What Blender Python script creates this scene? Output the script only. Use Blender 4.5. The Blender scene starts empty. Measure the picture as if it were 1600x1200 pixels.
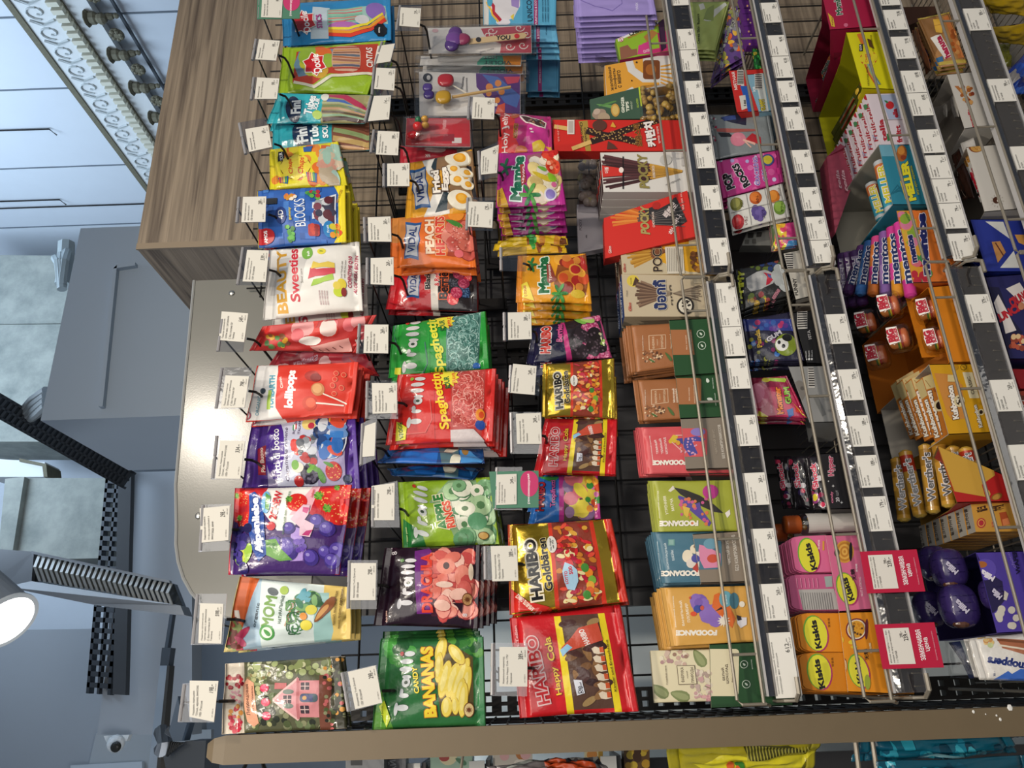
import bpy, bmesh, math, random
import numpy as np
from mathutils import Vector, Matrix
from mathutils.geometry import delaunay_2d_cdt
S = bpy.context.scene
COL = S.collection
random.seed(5)
# ------------------------------------------------------------------ camera (held sideways: rolled a quarter turn)
FPX = 1200.0; YAW = math.radians(22.0); ROLL = .036; EYE = np.array([0, 0, 1.6])
FW = np.array([math.sin(YAW), math.cos(YAW), 0]); HZ = np.array([math.cos(YAW), -math.sin(YAW), 0]); DN = np.array([0, 0, -1.0])
RT = math.cos(ROLL)*HZ + math.sin(ROLL)*DN; DW = -math.sin(ROLL)*HZ + math.cos(ROLL)*DN
cam = bpy.data.objects.new('camera', bpy.data.cameras.new('camera')); COL.objects.link(cam)
cam.data.sensor_width = 36; cam.data.lens = 36*FPX/1600; cam.data.clip_start = .02
m = Matrix.Identity(4)
for i, a in enumerate((DW, RT, -FW)):
    for j in range(3): m[j][i] = a[j]
for j in range(3): m[j][3] = EYE[j]
cam.matrix_world = m; S.camera = cam
# ------------------------------------------------------------------ world, lamps, exposure
S.view_settings.view_transform = 'Standard'; S.view_settings.look = 'None'
S.view_settings.gamma = 1; S.view_settings.use_curve_mapping = False; S.view_settings.exposure = 0.0
w = bpy.data.worlds.new('world'); S.world = w; w.use_nodes = True
w.node_tree.nodes['Background'].inputs[0].default_value = (.62, .72, .88, 1)
w.node_tree.nodes['Background'].inputs[1].default_value = .24
def lamp(name, kind, loc, tgt, energy, color, **kw):
    l = bpy.data.lights.new(name, kind); l.energy = energy; l.color = color
    for k, v in kw.items(): setattr(l, k, v)
    o = bpy.data.objects.new(name, l); COL.objects.link(o); o.location = loc
    o.rotation_euler = (Vector(tgt)-Vector(loc)).to_track_quat('-Z', 'Y').to_euler(); return o
WARM = (1, .9, .76)
lamp('track_lamp', 'SPOT', (.15, -.75, 3.35), (.2, 1.5, 1.4), 74, WARM, spot_size=math.radians(95), spot_blend=1, shadow_soft_size=.05)
lamp('track_lamp', 'SPOT', (1.5, -.7, 3.4), (1.2, 1.7, 1.75), 128, WARM, spot_size=math.radians(95), spot_blend=1, shadow_soft_size=.06)
lamp('track_lamp', 'SPOT', (-.6, -.1, 3.2), (.3, 1.5, .8), 84, WARM, spot_size=math.radians(80), spot_blend=.9, shadow_soft_size=.05)
lamp('ceiling_panel_lamp', 'AREA', (.6, -1.9, 2.3), (.6, 1.6, 1.0), 40, (1, .95, .87), size=2.4)
lamp('daylight', 'AREA', (1.9, 3.4, 6.3), (4, 5.2, 4.6), 125, (.66, .82, 1), size=2.2)
lamp('back_wall_fill', 'POINT', (-.7, 3.4, 2.9), (0, 0, 0), 34, (.95, .97, 1), shadow_soft_size=.3)  # unseen fill light, added to lift the far back wall
lamp('pale_wall_fill', 'AREA', (-.4, 2.15, 2.3), (-.25, 2.5, 1.3), 5, (.9, .97, 1), size=.3)  # small unseen fill, added to brighten the pale wall behind the grid
# ------------------------------------------------------------------ helpers
def ray(x, y): return FW + (600-y)/FPX*RT + (x-800)/FPX*DW
def W(x, y, Y):
    q = ray(x, y); return EYE + q*(Y/q[1])
def onX(x, y, X):
    q = ray(x, y); return EYE + q*(X/q[0])
def onZ(x, y, Z):
    q = ray(x, y); return EYE + q*((Z-1.6)/q[2])
def prj(p):
    q = np.asarray(p)-EYE; z = q@FW; return 800+FPX*(q@DW)/z, 600-FPX*(q@RT)/z
def hexc(h):
    met = 0.0
    if h.endswith('m'): met = .85; h = h[:-1]
    c = [int(h[i:i+2], 16)/255 for i in (0, 2, 4)]
    return tuple((v/12.92 if v <= .04045 else ((v+.055)/1.055)**2.4) for v in c)+(met,)
FR = {}
for k, x, y, s in [('c1',370,0,16/3),('c2',370,200,16/3),('c3',330,400,16/3),('c4',330,600,16/3),('d1',280,750,5),('d2',260,960,5),
    ('e1',590,0,16/3),('e2',560,200,16/3),('e3',560,400,16/3),('e4',560,600,16/3),('e5',540,800,16/3),('e6',540,975,16/3),
    ('f1',760,0,16/3),('f2',740,200,16/3),('f3',760,400,16/3),('f4',760,600,16/3),('f5',740,800,16/3),('f6',740,975,16/3),
    ('g1',930,0,16/3),('g2',860,180,16/3),('g3',930,380,16/3),('g4',950,580,16/3),('g5',950,780,16/3),('g6',950,975,16/3),
    ('h1',1100,0,6.384),('h2',1080,180,6.384),('h3',1120,360,6.384),('h4',1120,540,6.384),('i1',1150,720,16/3),('i2',1200,900,16/3),
    ('j1',1240,0,16/3),('j2',1230,200,16/3),('j3',1260,400,16/3),('k1',1350,560,6.384),('k2',1350,730,6.384),('k3',1350,900,6.384),
    ('l1',1400,0,8),('l2',1400,140,8),('l3',1400,280,8),('l4',1400,420,8),('px',0,0,1)]: FR[k] = (x, y, s)
def Q(fr, *a):
    x, y, s = FR[fr]; return [(x+a[i]/s, y+a[i+1]/s) for i in range(0, len(a), 2)]
# ------------------------------------------------------------------ materials
def mat(name, build):
    m = bpy.data.materials.new(name); m.use_nodes = True; nt = m.node_tree
    b = nt.nodes['Principled BSDF']; build(nt, b); return m
def N(nt, t, **kw):
    n = nt.nodes.new(t)
    for k, v in kw.items():
        if k in n.inputs: n.inputs[k].default_value = v
        else: setattr(n, k, v)
    return n
def tex(nt, kind='Object', scale=(1, 1, 1)):
    t = N(nt, 'ShaderNodeTexCoord'); mp = N(nt, 'ShaderNodeMapping'); mp.inputs['Scale'].default_value = scale
    nt.links.new(t.outputs[kind], mp.inputs[0]); return mp.outputs[0]
def bump(nt, b, fac, st, dist):
    bp = N(nt, 'ShaderNodeBump'); bp.inputs['Strength'].default_value = st; bp.inputs['Distance'].default_value = dist
    nt.links.new(fac, bp.inputs['Height']); nt.links.new(bp.outputs[0], b.inputs['Normal'])
def ink(name, rough, bs, scale, coat=0, spec=.5):
    def f(nt, b):
        a = N(nt, 'ShaderNodeAttribute', attribute_name='Col'); nt.links.new(a.outputs['Color'], b.inputs['Base Color'])
        nt.links.new(a.outputs['Alpha'], b.inputs['Metallic'])
        b.inputs['Roughness'].default_value = rough; b.inputs['Coat Weight'].default_value = coat; b.inputs['Specular IOR Level'].default_value = spec
        if bs:
            n = N(nt, 'ShaderNodeTexNoise', Scale=scale, Detail=3.0); nt.links.new(tex(nt), n.inputs['Vector']); bump(nt, b, n.outputs[0], bs, .004)
    return mat(name, f)
GLOSS = ink('glossy_film', .24, .55, 38, .25); SATIN = ink('satin_pouch', .42, .3, 26); CARD = ink('printed_card', .5, .03, 60); PAPER = ink('paper', .62, 0, 1, 0, .3)
TOFFEE = ink('moulded_candy', .2, 0, 1)
def solid(name, col, rough=.5, met=0, nz=0, nsc=8, bs=0, bsc=200):
    def f(nt, b):
        c = hexc(col); b.inputs['Roughness'].default_value = rough; b.inputs['Metallic'].default_value = met
        n = N(nt, 'ShaderNodeTexNoise', Scale=nsc, Detail=5.0); nt.links.new(tex(nt), n.inputs['Vector'])
        r = N(nt, 'ShaderNodeMixRGB'); r.inputs[1].default_value = tuple(v*(1-nz) for v in c[:3])+(1,); r.inputs[2].default_value = tuple(min(1, v*(1+nz)) for v in c[:3])+(1,)
        nt.links.new(n.outputs[0], r.inputs[0]); nt.links.new(r.outputs[0], b.inputs['Base Color'])
        if bs:
            n2 = N(nt, 'ShaderNodeTexNoise', Scale=bsc); nt.links.new(tex(nt), n2.inputs['Vector']); bump(nt, b, n2.outputs[0], bs, .002)
    return mat(name, f)
def clearm(name, tint, gl, rough=.08, fk=.5):
    m = bpy.data.materials.new(name); m.use_nodes = True; nt = m.node_tree; nt.nodes.remove(nt.nodes['Principled BSDF'])
    t = N(nt, 'ShaderNodeBsdfTransparent', Color=tint); g = N(nt, 'ShaderNodeBsdfGlossy', Roughness=rough); fr = N(nt, 'ShaderNodeLayerWeight', Blend=.35)
    n = N(nt, 'ShaderNodeTexNoise', Scale=45.0); nt.links.new(tex(nt), n.inputs['Vector']); bp = N(nt, 'ShaderNodeBump', Strength=.35, Distance=.002); nt.links.new(n.outputs[0], bp.inputs['Height']); nt.links.new(bp.outputs[0], g.inputs['Normal'])
    mu = N(nt, 'ShaderNodeMath', operation='MULTIPLY_ADD'); mu.inputs[1].default_value = fk; mu.inputs[2].default_value = gl; nt.links.new(fr.outputs['Facing'], mu.inputs[0])
    mx = N(nt, 'ShaderNodeMixShader'); nt.links.new(mu.outputs[0], mx.inputs[0]); nt.links.new(t.outputs[0], mx.inputs[1]); nt.links.new(g.outputs[0], mx.inputs[2])
    nt.links.new(mx.outputs[0], nt.nodes['Material Output'].inputs[0]); return m
CLEAR = clearm('clear_plastic', (.86, .86, .88, 1), .06); FILM = clearm('clear_film', (.96, .96, .96, 1), .03, .12, .3); RAILP = clearm('rail_plastic', (.7, .7, .72, 1), .10)
BLACKW = solid('black_wire', '1c1a19', .45, .2); TAUPE = solid('taupe_powder_coat', '6f6049', .5, .0, .05, 30, .05, 400); STEEL = solid('grey_steel_wire', '8f8779', .4, .3)
HINGE = solid('grey_hinge', '9b999b', .35, .2); GRAPH = solid('graphite_panel', '3a3a3d', .5, 0, .1); WHITEP = solid('white_enamel', '84837c', .22, 0, .03, 20, .03, 300)
DARKST = solid('dark_rail_backing', '5d5a5e', .4, 0, .06); CHROME = solid('stud_chrome', 'b8b6b0', .25, .9)
def woodf(nt, b):
    v = tex(nt, 'Object', (.9, .9, 26)); n = N(nt, 'ShaderNodeTexNoise', Scale=2.2, Detail=6.0, Distortion=.6); nt.links.new(v, n.inputs['Vector'])
    v2 = tex(nt, 'Object', (2, 2, 160)); n2 = N(nt, 'ShaderNodeTexNoise', Scale=2.0, Detail=3.0); nt.links.new(v2, n2.inputs['Vector'])
    r = N(nt, 'ShaderNodeValToRGB'); e = r.color_ramp.elements; e[0].position = .3; e[0].color = hexc('66574a')[:3]+(1,); e[1].position = .68; e[1].color = hexc('b3a089')[:3]+(1,)
    x = e.new(.47); x.color = hexc('978672')[:3]+(1,)
    nt.links.new(n.outputs[0], r.inputs[0]); mx = N(nt, 'ShaderNodeMixRGB', blend_type='MULTIPLY'); mx.inputs[0].default_value = .45
    nt.links.new(r.outputs[0], mx.inputs[1]); nt.links.new(n2.outputs[0], mx.inputs[2]); nt.links.new(mx.outputs[0], b.inputs['Base Color']); b.inputs['Roughness'].default_value = .5
WOOD = mat('wood_laminate', woodf)
def concf(nt, b):
    n = N(nt, 'ShaderNodeTexNoise', Scale=5.0, Detail=8.0, Roughness=.65); nt.links.new(tex(nt), n.inputs['Vector'])
    r = N(nt, 'ShaderNodeValToRGB'); e = r.color_ramp.elements; e[0].position = .3; e[0].color = hexc('7d8480')[:3]+(1,); e[1].position = .65; e[1].color = hexc('a3a7a0')[:3]+(1,)
    nt.links.new(n.outputs[0], r.inputs[0]); nt.links.new(r.outputs[0], b.inputs['Base Color']); b.inputs['Roughness'].default_value = .85
CONC = mat('marbled_stone', concf)
WALLW = solid('white_wall_paint', 'd5dde6', .7, 0, .02); WALLG = solid('grey_wall_paint', '9fa5ac', .75, 0, .03, 2); DUCT = solid('grey_plaster', 'acb9c6', .7, 0, .03, 3); TRAYM = solid('galvanised_dark', '3f4348', .45, .5)
GOLD = solid('aged_gold_relief', '706c5a', .8, .0, .35, 40, .6, 60); PLAST = solid('white_plaster', 'dfe3e4', .7, 0, .03); LAMPB = solid('lamp_body', '8d9298', .4, .2); DARKG = solid('dark_grey_plastic', '4a5057', .5)
def emi(name, col, st):
    def f(nt, b):
        b.inputs['Base Color'].default_value = (.8, .8, .8, 1); b.inputs['Emission Color'].default_value = col; b.inputs['Emission Strength'].default_value = st
    return mat(name, f)
GLOW = emi('lit_lamp', (1, .98, .93, 1), 6)
# ------------------------------------------------------------------ mesh builder
class MB:
    def __init__(s): s.v = []; s.f = []; s.c = []
    def add(s, vs, fs, col='ffffff'):
        o = len(s.v); s.v += [tuple(map(float, p)) for p in vs]; s.f += [tuple(i+o for i in f) for f in fs]; c = hexc(col); s.c += [c]*len(fs); return s
    def box(s, a, b, col='ffffff'):
        x0, y0, z0 = a; x1, y1, z1 = b
        return s.add([(x, y, z) for x in (x0, x1) for y in (y0, y1) for z in (z0, z1)], [(0,1,3,2),(4,6,7,5),(0,4,5,1),(2,3,7,6),(0,2,6,4),(1,5,7,3)], col)
    def prism(s, poly, off, col='ffffff', side=None, col2=None):
        n = len(poly); p = [np.asarray(q, float) for q in poly]; off = np.asarray(off, float)
        s.add(p, [tuple(range(n))], col); s.add([q+off for q in p], [tuple(range(n-1, -1, -1))], col2 or col)
        s.add(p+[q+off for q in p], [(i, i+n, (i+1) % n+n, (i+1) % n) for i in range(n)], side or col); return s
    def tube(s, pts, r, n=6, col='ffffff'):
        P = [Vector(p) for p in pts]; rings = []
        for i, p in enumerate(P):
            t = (P[min(i+1, len(P)-1)]-P[max(i-1, 0)]).normalized()
            a = t.orthogonal().normalized() if abs(t.z) > .95 else t.cross(Vector((0, 0, 1))).normalized(); b = t.cross(a)
            rr = r[i] if isinstance(r, (list, tuple)) else r
            rings.append([p+rr*(math.cos(2*math.pi*k/n)*a+math.sin(2*math.pi*k/n)*b) for k in range(n)])
        vs = [q for rg in rings for q in rg]; fs = [(i*n+k, i*n+(k+1) % n, (i+1)*n+(k+1) % n, (i+1)*n+k) for i in range(len(P)-1) for k in range(n)]
        fs += [tuple(range(n-1, -1, -1)), tuple(range((len(P)-1)*n, len(P)*n))]; return s.add(vs, fs, col)
    def blob(s, c, rad, col='ffffff', n=8, m=5, ax=None, pw=1.0):
        vs = []; c = np.asarray(c, float); ax = np.eye(3) if ax is None else np.asarray(ax)
        sg = lambda x: math.copysign(abs(x)**pw, x)
        for j in range(m+1):
            th = math.pi*j/m
            for k in range(n):
                ph = 2*math.pi*k/n; d = np.array([sg(math.sin(th))*sg(math.cos(ph))*rad[0], sg(math.sin(th))*sg(math.sin(ph))*rad[1], sg(math.cos(th))*rad[2]]); vs.append(c+d@ax)
        return s.add(vs, [(j*n+k, (j+1)*n+k, (j+1)*n+(k+1) % n, j*n+(k+1) % n) for j in range(m) for k in range(n)], col)
    def merge(s, v, f, c):
        o = len(s.v); s.v += [tuple(p) for p in v]; s.f += [tuple(i+o for i in q) for q in f]; s.c += list(c); return s
    def build(s, name, m, parent=None, smooth=False, nrm=None, **props):
        base = np.zeros(3)
        r = parent
        while r is not None: base = base+np.array(r.location); r = r.parent
        me = bpy.data.meshes.new(name); me.from_pydata([tuple(np.array(p)-base) for p in s.v], [], s.f); me.materials.append(m)
        a = me.attributes.new('Col', 'FLOAT_COLOR', 'FACE'); a.data.foreach_set('color', np.array(s.c, np.float32).ravel())
        if smooth or nrm is not None:
            me.polygons.foreach_set('use_smooth', [True]*len(me.polygons))
        if nrm is not None: me.normals_split_custom_set_from_vertices([tuple(n) for n in nrm])
        me.update(); o = bpy.data.objects.new(name, me); COL.objects.link(o)
        if parent is not None: o.parent = parent
        for k, v in props.items(): o[k] = v
        return o
def tag(o, label, cat, group=None):
    o['label'] = label; o['category'] = cat
    if group: o['group'] = group
    return o
def thing(name, label, cat, loc, group=None):
    o = bpy.data.objects.new(name, None); o.empty_display_size = .05; COL.objects.link(o); o.location = [float(v) for v in loc]; return tag(o, label, cat, group)
NTH = ['second', 'third', 'fourth', 'fifth', 'sixth', 'seventh', 'eighth', 'ninth', 'tenth', 'eleventh']
def toptext(txt, col, out, h=.5, band=None):
    def f(A):
        c = A.S.c; m = lambda s, t: prj((c[0]*(1-s)+c[1]*s)*(1-t)+(c[3]*(1-s)+c[2]*s)*t); A.o('px')
        if band: A.P([m(.7, .02), m(.98, .02), m(.98, .98), m(.7, .98)], band)
        a, b = m(.05, .5), m(.66 if band else .95, .5); A.t(txt, *a, *b, h*math.hypot(m(.5, 0)[0]-m(.5, 1)[0], m(.5, 0)[1]-m(.5, 1)[1]), col, out, .06, .06)
    return f
def nth(desc, i): return ' '.join(desc.split()[:9])+', %s from the front of its pile' % NTH[i-1]
def dup(root, d, label=None):
    r = root.copy(); COL.objects.link(r); r.location = [root.location[i]+d[i] for i in range(3)]
    if label: r['label'] = label
    for ch in list(root.children):
        c = ch.copy(); COL.objects.link(c); c.parent = r
        for g in ch.children:
            e = g.copy(); COL.objects.link(e); e.parent = c
    return r
def struct(name, mb, m): return mb.build(name, m, None, kind='structure')
# ------------------------------------------------------------------ lettering
_tc = {}; _tl = {}
def glyphs(txt, off, shear, bold):
    k = (txt, off, shear)
    if k not in _tc:
        kb = (txt, shear)
        if kb not in _tl:
            c = bpy.data.curves.new('lettering', 'FONT'); c.body = txt; c.resolution_u = 4 if len(txt) < 13 else 2; c.shear = shear; c.space_line = .95; c.fill_mode = 'NONE'
            o = bpy.data.objects.new('lettering', c); me = bpy.data.meshes.new_from_object(o); n = len(me.vertices); v = np.zeros(n*3); me.vertices.foreach_get('co', v); v = v.reshape(-1, 3)[:, :2]
            nx = np.full(n, -1); ed = [tuple(e.vertices) for e in me.edges]
            for a, b in ed: nx[a] = b
            bpy.data.objects.remove(o); bpy.data.curves.remove(c); bpy.data.meshes.remove(me); _tl[kb] = (v, nx)
        v, nx = _tl[kb]
        if not len(v): _tc[k] = (v, []); return _tc[k]
        ok = nx >= 0; pv = np.full(len(v), -1); pv[nx[ok]] = np.arange(len(v))[ok]; a = np.arange(len(v))[ok]; b = nx[ok]
        if off:
            sg = 1 if (v[a, 0]*v[b, 1]-v[b, 0]*v[a, 1]).sum() > 0 else -1
            t1 = v[nx]-v; t0 = v-v[pv]; f = lambda t: np.stack([t[:, 1], -t[:, 0]], 1)/(np.linalg.norm(t, axis=1, keepdims=True)+1e-9)
            n0, n1 = f(t0), f(t1); m_ = n0+n1; m_ /= np.linalg.norm(m_, axis=1, keepdims=True)+1e-9; v = v+m_*sg*off/np.clip((m_*n1).sum(1, keepdims=True), .6, 1)
        r = delaunay_2d_cdt([Vector(p) for p in v], list(zip(a.tolist(), b.tolist())), [], 0, 1e-6); V2 = np.array([tuple(p) for p in r[0]]); F = np.array([t for t in r[2] if len(t) == 3])
        cx = V2[F].mean(1); A_, B_ = v[a], v[b]; up = A_[:, 1] <= cx[:, None, 1]; up2 = B_[:, 1] <= cx[:, None, 1]
        cr = (B_[:, 0]-A_[:, 0])*(cx[:, None, 1]-A_[:, 1])-(cx[:, None, 0]-A_[:, 0])*(B_[:, 1]-A_[:, 1])
        wn = ((up & ~up2 & (cr > 0)).sum(1)-(~up & up2 & (cr < 0)).sum(1)); _tc[k] = (V2, [tuple(q) for q in F[wn != 0].tolist()])
    return _tc[k]
# ------------------------------------------------------------------ curved printed surfaces
NG = 14
class Surf:
    """front face of a pack: four corners, optional pillow bulge, crimped seals"""
    def __init__(s, q, Y, T=0.0, seal=(0, 0), nS=1, nT=1, wr=0.0, fl=None, seed=0, pinch=.0, crimp=.0007):
        Ys = Y if isinstance(Y, (tuple, list)) else (Y,)*4
        if len(Ys) == 2: Ys = (Ys[0], Ys[0], Ys[1], Ys[1])
        c = [W(x, y, yy) for (x, y), yy in zip(q, Ys)]          # TL TR BR BL
        if fl is not None:
            for i, j in ((3, 0), (2, 1)):
                d = c[i]-c[j]; c[i] = c[j]+d*((fl-c[j][2])/d[2])
            q = [prj(p) for p in c]
        s.c = c; s.q = [(1200-y, x) for x, y in q]
        cs = lambda n: .6*np.linspace(0, 1, n+1)+.4*(.5-.5*np.cos(np.pi*np.linspace(0, 1, n+1)))
        s.sv = cs(nS); a, b = seal
        tv = list(np.linspace(0, a, 5)[:-1]) if a else []
        tv += list(a+(1-a-b)*cs(nT)); tv += list(np.linspace(1-b, 1, 5)[1:]) if b else []
        s.tv = np.array(tv); s.a, s.b, s.T = a, b, T
        n = np.cross(c[1]-c[0], c[3]-c[0]); n /= np.linalg.norm(n); n = n if n[1] < 0 else -n; s.n = n
        ss, tt = np.meshgrid(s.sv, s.tv, indexing='ij'); rs = np.random.RandomState(seed)
        ph = rs.rand(8)*6.28; fq = rs.rand(8)*3+2
        def pos(ss, tt, side=1):
            u = np.clip((tt-a)/(1-a-b), 0, 1); pil = np.abs(np.sin(np.pi*np.clip(ss, 0, 1)))**.6*np.abs(np.sin(np.pi*u))**.55
            s2 = .5+(ss-.5)*(1-pinch*np.sin(np.pi*u)); s2, t2 = s2[..., None], tt[..., None]
            P = (c[0]*(1-s2)+c[1]*s2)*(1-t2)+(c[3]*(1-s2)+c[2]*s2)*t2
            h = T*pil*side
            if wr: h = h+wr*pil**.5*(np.sin(fq[0]*4*ss+fq[1]*3*tt+ph[0])+.7*np.sin(fq[2]*5*ss-fq[3]*3*tt+ph[1]))
            if wr: h = h+wr*1.1*np.sin(np.pi*2*ss*1.3+ph[3])*(1-np.sin(np.pi*u))
            if a or b: h = h+np.where((tt < a-1e-6) | (tt > 1-b+1e-6), crimp*np.where(np.round(tt*997) % 2 < 1, 1, -1), 0)
            return P+h[..., None]*n
        s.P = pos(ss, tt); s.Bk = pos(ss, tt, -.5)-n*.0012
        e = 1e-3; ds = pos(np.clip(ss+e, 0, 1), tt)-pos(np.clip(ss-e, 0, 1), tt); dt = pos(ss, np.clip(tt+e, 0, 1))-pos(ss, np.clip(tt-e, 0, 1))
        nr = np.cross(ds, dt); nr /= np.linalg.norm(nr, axis=-1, keepdims=True)+1e-12; nr = np.where((nr@n)[..., None] < 0, -nr, nr); s.N = nr
    def st(s, U, V):
        A, B, C, D = [np.array(p) for p in s.q]; x = np.full(U.shape, .5); y = np.full(U.shape, .5)
        for _ in range(7):
            fx = A[0]*(1-x)*(1-y)+B[0]*x*(1-y)+C[0]*x*y+D[0]*(1-x)*y-U; fy = A[1]*(1-x)*(1-y)+B[1]*x*(1-y)+C[1]*x*y+D[1]*(1-x)*y-V
            a = (B[0]-A[0])*(1-y)+(C[0]-D[0])*y; b = (D[0]-A[0])*(1-x)+(C[0]-B[0])*x; c = (B[1]-A[1])*(1-y)+(C[1]-D[1])*y; d = (D[1]-A[1])*(1-x)+(C[1]-B[1])*x
            det = a*d-b*c; x = x-(d*fx-b*fy)/det; y = y-(a*fy-c*fx)/det
        return x, y
    def ev(s, x, y):
        nx, ny = len(s.sv)-1, len(s.tv)-1; i = np.clip(np.floor(x+1e-7).astype(int), 0, nx-1); j = np.clip(np.floor(y+1e-7).astype(int), 0, ny-1)
        fx, fy = (x-i)[:, None], (y-j)[:, None]
        def g(M):
            a, b, c, d = M[i, j], M[i, j+1], M[i+1, j+1], M[i+1, j]
            return np.where(fx >= fy, a+fx*(d-a)+fy*(c-d), a+fy*(b-a)+fx*(c-b))
        n = g(s.N); return g(s.P), n/(np.linalg.norm(n, axis=1, keepdims=True)+1e-12)
class Art:
    def __init__(s, surf, step=.0001): s.S = surf; s.bm = bmesh.new(); s.lay = s.bm.verts.layers.float.new('L'); s.cl = s.bm.faces.layers.float_color.new('Col'); s.k = 0; s.dk = 1.0; s.step = step; s.F = FR['px']
    def o(s, fr): s.F = FR[fr]; return s
    def _p(s, pts):
        x0, y0, k = s.F; a = np.array(pts, float); return 1200-(y0+a[:, 1]/k), x0+a[:, 0]/k
    def _add(s, U, V, faces, col):
        x, y = s.S.st(np.asarray(U), np.asarray(V)); s.k += s.dk; c = hexc(col); vs = []
        for a, b in zip(x, y):
            v = s.bm.verts.new((a, b, 0)); v[s.lay] = s.k; vs.append(v)
        for f in faces:
            try: s.bm.faces.new([vs[i] for i in f])[s.cl] = c
            except ValueError: pass
        return s
    def P(s, pts, col):
        U, V = s._p(pts); return s._add(U, V, [tuple(range(len(pts)))], col)
    def R(s, x0, x1, y0, y1, col): return s.P([(x0, y0), (x1, y0), (x1, y1), (x0, y1)], col)
    def E(s, x, y, rx, ry, col, rot=0, n=20):
        c, q = math.cos(rot), math.sin(rot); return s.P([(x+rx*math.cos(t)*c-ry*math.sin(t)*q, y+rx*math.cos(t)*q+ry*math.sin(t)*c) for t in [2*math.pi*i/n for i in range(n)]], col)
    def RR(s, x0, x1, y0, y1, r, col):
        p = []
        for cx, cy, a in ((x1-r, y1-r, 0), (x0+r, y1-r, 90), (x0+r, y0+r, 180), (x1-r, y0+r, 270)):
            p += [(cx+r*math.cos(math.radians(a+t)), cy+r*math.sin(math.radians(a+t))) for t in (0, 30, 60, 90)]
        return s.P(p, col)
    def St(s, x, y, r1, r2, n, col, rot=0):
        return s.P([(x+(r1 if i % 2 else r2)*math.cos(rot+math.pi*i/n), y+(r1 if i % 2 else r2)*math.sin(rot+math.pi*i/n)) for i in range(2*n)], col)
    def L(s, pts, w, col):
        a = np.array(pts, float); d = np.gradient(a, axis=0); d /= np.linalg.norm(d, axis=1, keepdims=True)+1e-9; nn = np.stack([-d[:, 1], d[:, 0]], 1)*w/2
        l = a+nn; r = a-nn; U, V = s._p(list(l)+list(r)); k = len(a); return s._add(U, V, [(i, i+1, k+i+1, k+i) for i in range(k-1)], col)
    def Lf(s, x, y, ln, wd, rot, col):
        c, q = math.cos(rot), math.sin(rot); pts = [(ln*math.cos(t)*.5, wd*.5*math.sin(t)*(1+.35*math.cos(t))) for t in [2*math.pi*i/12 for i in range(12)]]
        return s.P([(x+a*c-b*q, y+a*q+b*c) for a, b in pts], col)
    def B(s, x0, x1, y0, y1, n, r, cols, seed=1, asp=1.0, inner=None, shade=None):
        rn = random.Random(seed); s.k += .9; s.dk = .07
        for i in range(n):
            x, y, q, a = rn.uniform(x0, x1), rn.uniform(y0, y1), r*rn.uniform(.75, 1.2), rn.uniform(0, 3.14); cc = cols[i % len(cols)]
            if shade: s.E(x+q*.06, y+q*.06, q*asp*1.08, q*1.08, shade, a, 10)
            s.E(x, y, q*asp, q, cc, a, 12)
            if inner: s.E(x, y, q*.4, q*.4, inner, a, 8)
        s.dk = 1.0; s.k += .5; return s
    def Sp(s, x0, x1, y0, y1, n, w, cols, seed=1, r=40):
        rn = random.Random(seed); s.k += .9; s.dk = .04
        for i in range(n):
            x, y, a = rn.uniform(x0, x1), rn.uniform(y0, y1), rn.uniform(0, 6.28); da = rn.uniform(.35, .8)*rn.choice((1, -1)); pts = []
            for k in range(6):
                pts.append((min(max(x, x0), x1), min(max(y, y0), y1))); x += r*.5*math.cos(a); y += r*.5*math.sin(a); a += da
            s.L(pts, w, cols[i % len(cols)])
        s.dk = 1.0; s.k += .5; return s
    def T(s, txt, x, y, w, h, col, out=None, ow=.06, rot=0, bold=.02, shear=0, flip=False):
        x0, y0, k = s.F; w, h = w/k, h/k; cu, cv = 1200-(y0+y/k), x0+x/k
        v, f = glyphs(txt, bold, shear, 0)
        if not len(v): return s
        lo, hi = v.min(0), v.max(0); mid = (lo+hi)/2; sc = np.array([w, h])/np.maximum(hi-lo, 1e-6); a = math.radians(rot); ca, sa = math.cos(a), math.sin(a)
        def put(off, c):
            v, f = glyphs(txt, off, shear, 0); q = (v-mid)*sc
            if flip: q = -q
            s._add(cu+q[:, 0]*ca-q[:, 1]*sa, cv-(q[:, 0]*sa+q[:, 1]*ca), f, c)
        if out:
            for i, oc in enumerate(out if isinstance(out, list) else [out]): put(bold+ow*(2-i if isinstance(out, list) else 1), oc)
        put(bold, col); return s
    def arrays(s):
        bm, S = s.bm, s.S; cuts = [((v, 0, 0), (1, 0, 0)) for v in S.sv]+[((0, v, 0), (0, 1, 0)) for v in S.tv]; eps = .004
        for co, no in [((eps, 0, 0), (-1, 0, 0)), ((1-eps, 0, 0), (1, 0, 0)), ((0, eps, 0), (0, -1, 0)), ((0, 1-eps, 0), (0, 1, 0))]:
            bmesh.ops.bisect_plane(bm, geom=bm.verts[:]+bm.edges[:]+bm.faces[:], plane_co=co, plane_no=no, clear_outer=True)
            bad = [v for v in bm.verts if (v.co.x-co[0])*no[0]+(v.co.y-co[1])*no[1] > 1e-6]
            bmesh.ops.delete(bm, geom=bad, context='VERTS')
        for co, no in cuts:
            if (no[0] and 0 < co[0] < 1) or (no[1] and 0 < co[1] < 1): bmesh.ops.bisect_plane(bm, geom=bm.verts[:]+bm.edges[:]+bm.faces[:], dist=1e-7, plane_co=co, plane_no=no)
        nx, ny = len(S.sv)-1, len(S.tv)-1
        for v in bm.verts: v.co.x, v.co.y = np.interp(v.co.x, S.sv, range(nx+1)), np.interp(v.co.y, S.tv, range(ny+1))
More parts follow.
